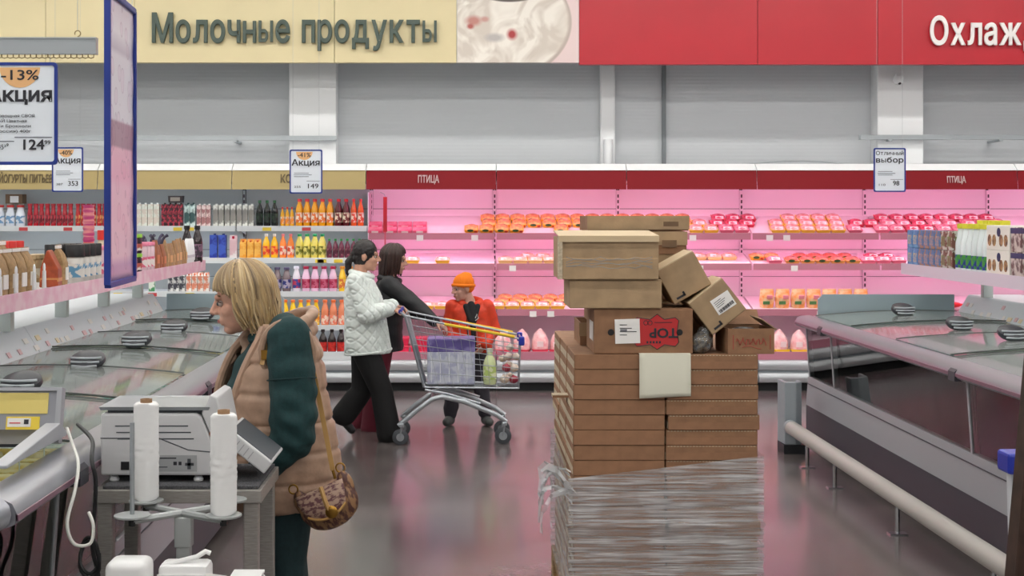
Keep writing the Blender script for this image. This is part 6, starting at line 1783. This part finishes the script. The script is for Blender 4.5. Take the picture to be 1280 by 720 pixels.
# quilted vest, open at the front
M_vest = mat('vest_beige', (178, 146, 124), .48, var=.08, scale=30, bump=.15, bscale=40, spec=.4)
lv = [(.655, 352, .205, .215), (.72, 351, .225, .232), (.80, 350, .232, .24), (.9, 347, .228, .24), (1.0, 343, .222, .238), (1.1, 339, .212, .235), (1.2, 342, .19, .225), (1.27, 347, .165, .21), (1.33, 350, .125, .16), (1.375, 350, .1, .115)]
def vest():
    mb = MB(); na, nz = 96, 90
    zs_ = [l[0] for l in lv]
    def interp(z):
        for a_, b2 in zip(lv, lv[1:]):
            if z <= b2[0] + 1e-9:
                s_ = (z - a_[0]) / (b2[0] - a_[0]); return tuple(a_[q_] + (b2[q_] - a_[q_]) * s_ for q_ in (1, 2, 3))
        return lv[-1][1:]
    for i in range(nz + 1):
        z = .655 + (1.375 - .655) * i / nz
        px_, rx, ry = interp(z)
        open_a = math.radians(18 + 16 * max(0, min(1, (z - .7) / .5)))
        for k in range(na + 1):
            a = open_a + (2 * PI - 2 * open_a) * k / na
            cs, sn = math.cos(a), math.sin(a)
            zq = abs(math.sin(PI * (z - .655) / .115)); hq = min(1, zq * 2.2)
            vq = abs(math.sin(a * 4)); hv = min(1, vq * 4)
            off = .016 * (hq ** .5) * (.6 + .4 * hv) + .006 * noise.noise(Vector((cs * 4, sn * 4, z * 22)))
            if z < .9: off *= 1.1
            x = (abs(cs) ** .9) * math.copysign(1, cs) * (rx - .012 + off); y = (abs(sn) ** .9) * math.copysign(1, sn) * (ry - .012 + off)
            c_ = Vector(((px_ - 580) / 317 - wx, 0, z)) + fw * x + lf * y
            mb.v.append(tuple(c_))
    for i in range(nz):
        for k in range(na):
            q_ = i * (na + 1) + k; mb.f.append((q_, q_ + 1, q_ + na + 2, q_ + na + 1))
    return mb
vo = obj('vest', vest(), M_vest, P, smooth=True, angle=75)
sd = vo.modifiers.new('thick', 'SOLIDIFY'); sd.thickness = .02; sd.offset = -1
# front edges, collar, armhole roll
def vest_edge(sgn):
    pts = []
    for i in range(16):
        z = .66 + .70 * i / 15
        for a_, b2 in zip(lv, lv[1:]):
            if z <= b2[0]:
                s_ = (z - a_[0]) / (b2[0] - a_[0]); px_, rx, ry = [a_[q_] + (b2[q_] - a_[q_]) * s_ for q_ in (1, 2, 3)]; break
        a = sgn * math.radians(18 + 16 * max(0, min(1, (z - .7) / .5)))
        pts.append(Vector(((px_ - 580) / 317 - wx, 0, z)) + fw * rx * math.cos(a) ** .9 + lf * ry * math.copysign(abs(math.sin(a)) ** .9, sgn))
    return pts
for sgn in (-1, 1): obj('front_placket', MB().tube(vest_edge(sgn), .016, 8), M_vest, vo, smooth=True)
cpath = []
for k in range(21):
    a = math.radians(42 + (360 - 84) * k / 20)
    c_ = v(347, 418) + fw * .125 * math.cos(a) + lf * .125 * math.sin(a) + Vector((0, 0, .0 - .06 * math.cos(a)))
    cpath.append(c_)
cb_ = []
for k, c_ in enumerate(cpath):
    for h_ in (.046, .03): pass
link('collar', blob([('c', cpath[k] + Vector((0, 0, -.035)), cpath[k + 1] + Vector((0, 0, -.035)), .034, .034) for k in range(20)] + [('c', cpath[k] + Vector((0, 0, .02)) + (cpath[k] - v(347, 418)) * .12, cpath[k + 1] + Vector((0, 0, .02)) + (cpath[k + 1] - v(347, 418)) * .12, .024, .024) for k in range(20)], .007, 3, lambda c, n: .006 * noise.noise(c * 22)), M_vest, vo)
ah = (elL - shL).normalized()
acen = shL.lerp(elL, .06) + Vector((-.01, .012, -.03))
arm_ring = [acen + Vector((.098 * math.cos(a), -.012 - .02 * math.sin(a), .118 * math.sin(a))) for a in [2 * PI * k / 28 for k in range(28)]]
obj('armhole_edge', MB().tube(arm_ring, .014, 8, closed=True), M_vest, vo, smooth=True)
hd = [v(372, 402, .02), v(395, 402, .06), v(402, 410, .12)]
link('hood', blob([('e', v(374, 420, .03), (.06, .12, .03)), ('e', v(386, 408, .05), (.028, .06, .022))], .008, 3, lambda c, n: .006 * noise.noise(c * 25)), M_vest, vo)
obj('zip_pull', MB().tube([v(308, 520, -.235), v(314, 524, -.24), v(312, 536, -.24)], .004, 6), mat('cord_cream', (226, 210, 184), .5), vo)
obj('drawcord', MB().tube([v(313, 524, -.232), v(318, 550, -.236), v(324, 570, -.236)], .002, 5), MATS['cord_cream'], vo)
# shoulder bag
M_print = mat('bag_print', (150, 112, 78), .5, col2=(84, 50, 44), scale=42, lo=.46, hi=.56, stretch=(1.6, 1, .6))
M_flap = mat('bag_print_pink', (176, 146, 128), .5, col2=(104, 66, 70), scale=46, lo=.44, hi=.54, stretch=(1, 1, 1.8))
M_pipe = mat('bag_trim', (176, 136, 78), .45); M_gold = mat('bag_gold', (150, 112, 48), .3, .9)
bc = v(418, 612, -.27)
B_ = thing('shoulder_bag', 'brown patterned shoulder bag with tan trim hanging at the hip', 'bag', (wx + bc.x, wy + bc.y, bc.z), (0, math.radians(-24), math.radians(-8)))
bodyb = blob([('e', (-.03, 0, -.005), (.085, .04, .075)), ('e', (.05, 0, -.005), (.07, .04, .075)), ('e', (0, 0, -.04), (.1, .042, .055)), ('e', (-.09, 0, .04), (.03, .022, .05)), ('e', (.095, 0, .045), (.03, .022, .05))], .006, 4)
link('bag_body', bodyb, M_print, B_)
flp = MB(); n_, m_ = 14, 10
for i in range(m_ + 1):
    s_ = i / m_
    for k in range(n_ + 1):
        u = -1 + 2 * k / n_
        zz = .07 - .115 * s_ * (1 - .25 * u * u); yy = -.03 - .018 * math.sin(s_ * PI * .75) - .004
        flp.v.append((u * (.098 - .02 * s_ * s_), yy * (1 - .3 * u * u) - .006, zz))
for i in range(m_):
    for k in range(n_):
        q_ = i * (n_ + 1) + k; flp.f.append((q_, q_ + 1, q_ + n_ + 2, q_ + n_ + 1))
fo = obj('flap', flp, M_flap, B_, smooth=True, angle=80); sd = fo.modifiers.new('thick', 'SOLIDIFY'); sd.thickness = .005
edge = [flp.v[m_ * (n_ + 1) + k] for k in range(n_ + 1)]
obj('flap_trim', MB().tube([(a, b2 - .003, c) for a, b2, c in edge], .0055, 6), M_pipe, fo, smooth=True)
obj('flap_strap', MB().tube([flp.v[i * (n_ + 1) + 8][:1] + (flp.v[i * (n_ + 1) + 8][1] - .003, flp.v[i * (n_ + 1) + 8][2]) for i in range(m_ + 1)], .009, 6), M_pipe, fo, smooth=True)
obj('lock', MB().lathe([(.022, 0), (.024, .004), (.02, .009), (.008, .012)], 16), M_gold, B_, (.02, -.058, -.028), (PI / 2, 0, 0), smooth=True)
for x, z in ((-.1, .1), (.1, .105)):
    obj('ring', MB().tube([(x + .017 * math.cos(a), 0, z + .017 * math.sin(a)) for a in [2 * PI * k / 16 for k in range(16)]], .0035, 6, closed=True), M_gold, B_, smooth=True)
R_ = Euler((0, math.radians(-24), math.radians(-8))).to_matrix().transposed()
def tob(p): return R_ @ (p - bc)
sp_ = [tob(p) for p in (v(424, 572, -.27), v(417, 540, -.25), v(408, 500, -.215), v(400, 465, -.19), v(392, 432, -.18), v(384, 408, -.14), v(376, 396, -.1))]
sp2 = [tob(p) for p in (v(376, 396, -.1), v(352, 406, -.17), v(343, 425, -.205), v(338, 448, -.235))]
def strap(pts, w_):
    mb = MB(); r_ = []
    for i, p_ in enumerate(pts):
        tdir = (pts[min(i + 1, len(pts) - 1)] - pts[max(i - 1, 0)]).normalized(); sdv = tdir.cross(Vector((0, -1, 0)))
        sdv = sdv.normalized() * w_ if sdv.length > .1 else Vector((w_, 0, 0))
        nn = tdir.cross(sdv).normalized() * .002
        r_.append([p_ - sdv - nn, p_ + sdv - nn, p_ + sdv + nn, p_ - sdv + nn])
    return mb.loft(r_)
obj('strap', strap(sp_, .009), M_pipe, B_); obj('strap_front', strap(sp2, .009), M_pipe, B_)
obj('strap_clip', MB().tube([tob(v(424, 572, -.27)), tob(v(427, 582, -.272))], .006, 8), M_gold, B_)
obj('buckle', MB().bb(-.012, .012, -.004, .004, -.018, .018), M_gold, B_, tuple(tob(v(341, 436, -.232))), (0, .4, 0))

# ------------------------------------------------------------------ woman in the white quilted jacket
wx, wy = -.75, 11.2
def v(px, py, dy=0): return Vector(((px - 580) / 156.25 - wx, dy, EYE - (py - 268) / 156.25))
P = thing('person', 'woman in a white quilted jacket and black trousers pushing the shopping cart', 'person', (wx, wy, 0))
H = Head(v(458, 320), math.radians(-4), math.radians(4), .98)
shR, shL = v(448, 350, -.16), v(452, 350, .16)
elR, wrR = v(461, 391, -.23), v(491, 384, -.19); elL, wrL = v(466, 390, .2), v(492, 384, .15)
hpR, hpL = v(461, 432, -.085), v(458, 432, .085)
knR, knL = v(478, 486, -.09), v(452, 490, .09); anR, anL = v(487, 536, -.09), v(429, 520, .09)
body = H.parts(v(449, 345)) + [torso([(.0, 0, .78, .09, .14), (-.03, 0, 1.0, .085, .12), (-.06, 0, 1.2, .08, .14), (-.08, 0, 1.28, .06, .11)])]
body += limb(shR, .045, elR, .035, wrR, .025) + limb(shL, .045, elL, .035, wrL, .025)
body += hand(wrR, (.9, .25, -.15), (0, .2, -1), -1, .55, .95) + hand(wrL, (.9, -.2, -.15), (0, -.2, -1), 1, .55, .95)
body += limb(hpR, .08, knR, .052, anR, .036) + limb(hpL, .08, knL, .052, anL, .036)
link('body', blob(body, .006, 3, name='body'), skin('skin_tan', (206, 156, 132)), P)
H.face(P, mat('brow_black', (40, 32, 30), .7), (170, 90, 88), (46, 34, 30))
M_hb = mat('hair_black', (28, 22, 22), .4, bump=.3, bscale=60)
hr = cap_hair(H, 1.04, [H.E(-.1, 0, .0, .035, .035, .035)])
hr += limb(H.p(-.11, 0, -.01), .026, H.p(-.145, 0, -.06), .03, H.p(-.14, .0, -.14), .026, H.p(-.12, .0, -.2), .008)
hr = [h_ for h_ in hr if h_[0] != 'e' or True]
link('hair', blob(hr, .006, 2, lambda c, n: .004 * noise.noise(c * 60)), M_hb, P)
obj('hair_tie', MB().tube([H.p(-.112 + .0 * math.cos(a), .024 * math.sin(a), -.012 + .024 * math.cos(a)) for a in [2 * PI * k / 14 for k in range(14)]], .007, 6, closed=True), mat('tie_pink', (206, 150, 150), .6), P)
M_wj = mat('jacket_white', (224, 232, 228), .6, var=.04, scale=30, bump=.1, bscale=50)
def quilt(c, n):
    a = (c.x + c.y + c.z) / .085; b2 = (c.z - c.x - c.y) / .085
    return .010 * min(1, 2.5 * abs(math.sin(PI * a))) * min(1, 2.5 * abs(math.sin(PI * b2))) - .006 + .004 * noise.noise(c * 18)
jk = [torso([(v(460, 440).x, 0, .70, .185, .215), (v(459, 425).x, 0, .8, .18, .21), (v(457, 400).x, 0, .96, .165, .2), (v(454, 370).x, 0, 1.14, .15, .195), (v(450, 350).x, 0, 1.27, .11, .16), (v(449, 342).x, 0, 1.335, .07, .08)])]
jk += limb(shR, .078, elR, .075, wrR - Vector((.02, 0, 0)), .055) + limb(shL, .075, elL, .07, wrL - Vector((.02, 0, 0)), .055)
jo = link('jacket', blob(jk, .007, 3, quilt), M_wj, P)
obj('collar', MB().tube([v(452, 343) + Vector((.082 * math.cos(a), .08 * math.sin(a), -.02 * math.cos(a))) for a in [2 * PI * k / 24 for k in range(24)]], .026, 10, closed=True), M_wj, jo, smooth=True)
obj('hem', MB().tube([Vector((v(460, 440).x + .186 * math.cos(a), .217 * math.sin(a), .705 + .02 * math.cos(a))) for a in [2 * PI * k / 32 for k in range(32)]], .01, 8, closed=True), M_wj, jo, smooth=True)
for wq, eq in ((wrR, elR), (wrL, elL)):
    dq = (wq - eq).normalized(); obj('cuff', MB().tube([wq - dq * .05, wq - dq * .0], [.058, .052], 14), M_wj, jo, smooth=True)
M_bt = mat('trousers_black', (16, 16, 18), .8)
tr = limb(hpR + Vector((-.02, 0, -.03)), .11, knR, .09, anR - Vector((0, 0, .03)), .1) + limb(hpL + Vector((-.02, 0, -.03)), .11, knL, .09, anL, .095) + [torso([(.0, 0, .72, .11, .16), (-.01, 0, .82, .1, .15), (-.02, 0, .9, .09, .13)])]
link('trousers', blob(tr, .009, 4, lambda c, n: .008 * noise.noise(Vector((c.x * 9, c.y * 9, c.z * 4)))), M_bt, P)
link('shoe', blob(limb(anR + Vector((-.02, 0, -.05)), .036, anR + Vector((.13, 0, -.052)), .03) + [('e', anR, (.04, .035, .05))], .008, 2), MATS['shoe_black'], P)
link('shoe', blob(limb(anL + Vector((-.03, 0, -.02)), .036, anL + Vector((.06, 0, -.125)), .034) + [('e', anL, (.04, .035, .05))], .008, 2), MATS['shoe_black'], P)

# ------------------------------------------------------------------ woman in the black jacket
wx, wy = -.62, 11.76
def v(px, py, dy=0): return Vector(((px - 580) / 148.8 - wx, dy, EYE - (py - 268) / 148.8))
P = thing('person', 'woman in a black jacket and burgundy trousers reaching for the cart rim', 'person', (wx, wy, 0))
H = Head(v(493, 325), math.radians(-8), math.radians(6), .96)
shR, shL = v(487, 354, -.15), v(487, 354, .16)
elR, wrR = v(522, 380, -.25), v(546, 399, -.335); elL, wrL = v(505, 390, .2), v(525, 395, .1)
hpR, hpL = v(476, 432, -.085), v(474, 432, .085); knR, knL = v(470, 486, -.085), v(462, 486, .085); anR, anL = v(466, 530, -.085), v(452, 530, .085)
body = H.parts(v(485, 350)) + [torso([(v(476, 430).x, 0, .75, .1, .15), (v(480, 400).x, 0, .95, .09, .13), (v(484, 370).x, 0, 1.14, .1, .15), (v(486, 355).x, 0, 1.23, .07, .12)])]
body += limb(shR, .045, elR, .035, wrR, .025) + limb(shL, .045, elL, .035, wrL, .025)
body += hand(wrR, (.85, -.1, -.45), (-.3, .2, -.8), -1, .5, .95) + hand(wrL, (.9, -.2, -.2), (0, 0, -1), 1, .4, .95)
body += limb(hpR, .08, knR, .052, anR, .036) + limb(hpL, .08, knL, .052, anL, .036)
link('body', blob(body, .006, 3, name='body'), skin('skin_light', (210, 162, 142)), P)
H.face(P, MATS['brow_black'], (176, 100, 96), (52, 40, 34))
M_hbr = mat('hair_brown', (50, 32, 28), .4, island=[(40, 26, 24), (62, 40, 34), (48, 30, 26), (56, 36, 30)])
link('hair_cap', blob(cap_hair(H, 1.03, [H.E(-.045, 0, -.06, .06, .07, .08)]), .007, 2), mat('hair_brown_base', (44, 28, 26), .5), P)
obj('hair', strands(H, 150, 9, .75, .2, .010, .12, wave=.004), M_hbr, P, smooth=True, angle=80)
M_bj = mat('jacket_black', (20, 21, 26), .55, var=.1, scale=20, bump=.1, bscale=30)
jk = [torso([(v(480, 440).x, 0, .66, .165, .2), (v(479, 425).x, 0, .8, .165, .2), (v(481, 400).x, 0, .94, .155, .19), (v(484, 375).x, 0, 1.1, .145, .19), (v(486, 356).x, 0, 1.22, .11, .16), (v(487, 349).x, 0, 1.275, .075, .085)])]
jk += limb(shR, .075, elR, .066, wrR - (wrR - elR).normalized() * .02, .046) + limb(shL, .075, elL, .066, wrL, .046)
jo = link('jacket', blob(jk, .008, 3, lambda c, n: .008 * noise.noise(Vector((c.x * 7, c.y * 7, c.z * 18)))), M_bj, P)
obj('collar', MB().tube([v(487, 349) + Vector((.08 * math.cos(a), .08 * math.sin(a), -.015 * math.cos(a))) for a in [2 * PI * k / 22 for k in range(22)]], .028, 10, closed=True), M_bj, jo, smooth=True)
M_bg = mat('trousers_burgundy', (104, 24, 44), .75)
tr = limb(hpR, .11, knR, .09, anR - Vector((0, 0, .02)), .1) + limb(hpL, .11, knL, .09, anL - Vector((0, 0, .02)), .1) + [torso([(v(476, 440).x, 0, .66, .12, .17), (v(476, 430).x, 0, .8, .12, .17)])]
link('trousers', blob(tr, .009, 4, lambda c, n: .01 * noise.noise(Vector((c.x * 10, c.y * 10, c.z * 4)))), M_bg, P)
for an in (anR, anL): link('shoe', blob(limb(an + Vector((-.02, 0, -.02)), .036, an + Vector((.12, 0, -.028)), .03), .008, 2), MATS['shoe_black'], P)

# ------------------------------------------------------------------ child in the orange hat
wx, wy = .03, 11.95
def v(px, py, dy=0): return Vector(((px - 580) / 146.4 - wx, dy, EYE - (py - 268) / 146.4))
P = thing('person', 'child in an orange knitted hat and red-orange jacket behind the cart', 'person', (wx, wy, 0))
H = Head(v(578, 360, -.01), math.radians(-150), math.radians(8), .9)
shA, shB = v(566, 383, 0), v(609, 383, 0)
elA, wrA = v(560, 412, .02), v(572, 428, -.13); elB, wrB = v(617, 412, .02), v(606, 428, -.13)
hA, hB = v(576, 436), v(598, 436); kA, kB = v(566, 484, -.02), v(602, 484, -.02); aA, aB = v(563, 520), v(607, 520)
yb_ = math.radians(-90)
body = H.parts(v(587, 377, .01), .046) + [torso([(v(587, 430).x, 0, .72, .085, .12), (v(587, 410).x, 0, .85, .08, .11), (v(587, 390).x, 0, 1.0, .08, .12), (v(587, 380).x, 0, 1.05, .05, .08)], yb_)]
body += limb(shA, .04, elA, .032, wrA, .024) + limb(shB, .04, elB, .032, wrB, .024) + hand(wrA, (.5, -.2, -.7), (.6, .4, 0), 1, .4, .8) + hand(wrB, (-.5, -.2, -.7), (-.6, .4, 0), -1, .4, .8)
body += limb(hA, .065, kA, .045, aA, .034) + limb(hB, .065, kB, .045, aB, .034)
link('body', blob(body, .006, 3, name='body'), skin('skin_child', (206, 158, 140)), P)
H.face(P, MATS['brow_black'], (186, 110, 104), (60, 46, 38))
M_hat = mat('hat_orange', (240, 126, 16), .85, bump=.25, bscale=120)
hat = link('knitted_hat', blob([H.E(-.02, 0, .048, .105, .09, .09), H.E(-.045, 0, .1, .07, .06, .045), H.E(-.05, 0, .0, .068, .085, .06)], .007, 3, lambda c, n: .002 * math.sin(math.atan2(c.y - H.c.y, c.x - H.c.x) * 40)), M_hat, P)
obj('hat_cuff', MB().tube([H.p(-.016 + .104 * math.cos(a), .09 * math.sin(a), .042 - .02 * (1 - math.cos(a)) * .9) for a in [2 * PI * k / 26 for k in range(26)]], .014, 8, closed=True), M_hat, hat, smooth=True)
M_rj = mat('jacket_orange', (222, 62, 26), .6, var=.1, scale=20, bump=.1, bscale=40)
jk = [torso([(v(588, 440).x, 0, .63, .125, .185), (v(588, 425).x, 0, .73, .13, .185), (v(588, 405).x, 0, .87, .12, .17), (v(588, 388).x, 0, .99, .1, .165), (v(588, 379).x, 0, 1.05, .07, .1)], yb_)]
jk += limb(shA, .062, elA, .06, wrA, .052) + limb(shB, .062, elB, .06, wrB, .052)
jo = link('jacket', blob(jk, .007, 3, lambda c, n: .008 * noise.noise(Vector((c.x * 9, c.y * 9, c.z * 14)))), M_rj, P)
hp_ = [v(588, 378) + Vector((.085 * math.cos(a), .075 * math.sin(a) + .01, .02 * math.sin(a))) for a in [math.radians(-60 + 300 * k / 20) for k in range(21)]]
obj('hood', MB().tube(hp_, [.022] + [.032] * 19 + [.022], 10), M_rj, jo, smooth=True)
link('hoodie', blob([('c', v(582, 382, -.085), v(589, 400, -.115), .024, .028), ('c', v(597, 382, -.085), v(592, 400, -.115), .024, .028), ('c', v(589, 380, -.075), v(591, 404, -.118), .032, .026), ('c', v(591, 404, -.118), v(593, 436, -.128), .026, .02)], .006, 3), mat('hoodie_black', (22, 22, 26), .8), jo)
obj('print_mark', MB().tube([v(594, 396, -.147), v(596, 391, -.143), v(598, 396, -.145), v(594, 399, -.147)], .004, 5), mat('print_white', (200, 200, 200), .6), jo)
obj('zip', MB().tube([v(583, 384, -.09), v(584, 410, -.128), v(586, 438, -.13)], .004, 5), mat('zip_dark', (60, 24, 20), .5), jo)
for px_ in (571, 606): obj('pocket', MB().box(v(px_, 424, -.128), (.08, .012, .025)), M_rj, jo, bevel=.005)
M_dj = mat('trousers_grey', (52, 50, 58), .8)
tr = limb(hA, .085, kA, .068, aA + Vector((0, 0, .03)), .06) + limb(hB, .085, kB, .068, aB + Vector((0, 0, .03)), .06) + [torso([(v(587, 440).x, 0, .62, .09, .14), (v(587, 430).x, 0, .74, .09, .14)], yb_)]
link('trousers', blob(tr, .008, 3, lambda c, n: .01 * noise.noise(Vector((c.x * 12, c.y * 12, c.z * 16)))), M_dj, P)
for an, dx_ in ((aA, -.03), (aB, .03)):
    link('boot', blob(limb(an + Vector((0, .02, -.035)), .042, an + Vector((dx_, -.1, -.038)), .038) + limb(an, .045, an + Vector((0, 0, .07)), .05), .008, 2), mat('boot_grey', (72, 76, 74), .6), P)

# ------------------------------------------------------------------ which one of a row of look-alikes
bpy.context.view_layer.update()
ROWSET = [('red tray chickens', 'x', 'from the dairy side'), ('yellow tray chickens', 'x', 'from the dairy side'), ('orange chicken bags', 'x', 'from the dairy side'),
          ('white bottles on the freezer shelf', 'y', 'from the pastry boxes'), ('white bottles, rear row', 'y', 'from the pastry boxes'),
          ('black-lidded jars', 'y', 'from the kraft bags'), ('black-lidded jars, second row', 'y', 'from the kraft bags'), ('red-lidded jars behind the bags', 'y', 'from the price sign'),
          ('red-lidded jars behind green', 'y', 'from the poster'), ('green-lidded jars', 'y', 'from the poster'), ('green-lidded jars, upper row', 'y', 'from the poster'), ('pink jars beside the green-lidded jars', 'y', 'from those jars'),
          ('kraft bags by the price sign', 'y', 'from the price sign'), ('kraft bags by the price sign, second row', 'y', 'from the price sign'), ('white sticks before the kraft bags', 'y', 'from the price sign'),
          ('tan pouches', 'y', 'from the copper pouches'), ('copper pouches', 'y', 'from the pink jars'), ('skewer packs', 'y', 'from the pink jars'), ('white tubes', 'y', 'from the tan pouches'),
          ('chocolate boxes 0', 'y-', 'from the pastry boxes'), ('chocolate boxes 1', 'y-', 'from the pastry boxes'), ('wire dividers', 'y', 'from the price board')]
ROWSET += [(f'{a} boxes {b} row', 'y-', 'from the shelf end') for a in ('bright blue', 'blue and brown', 'chocolate brown') for b in ('upper', 'lower')]
for grp, axis, suffix in ROWSET:
    os_ = [o for o in S.objects if o.parent is None and o.get('group') == grp]
    os_.sort(key=lambda o: {'x': o.location.x, 'y': o.location.y, 'y-': -o.location.y}[axis])
    if len(os_) < 2: continue
    for i, o in enumerate(os_):
        base = o['label']
        while len(f'{base} {ORD[i]} {suffix}'.replace('-', ' ').split()) > 16:
            cut = max(base.rfind(w_) for w_ in (' on ', ' of ', ' in ', ' at ', ' near ', ' with ', ' behind ', ' beside ', ' before ', ', '))
            if cut < 8: break
            base = base[:cut]
        o['label'] = f'{base}, {ORD[i]} {suffix}'
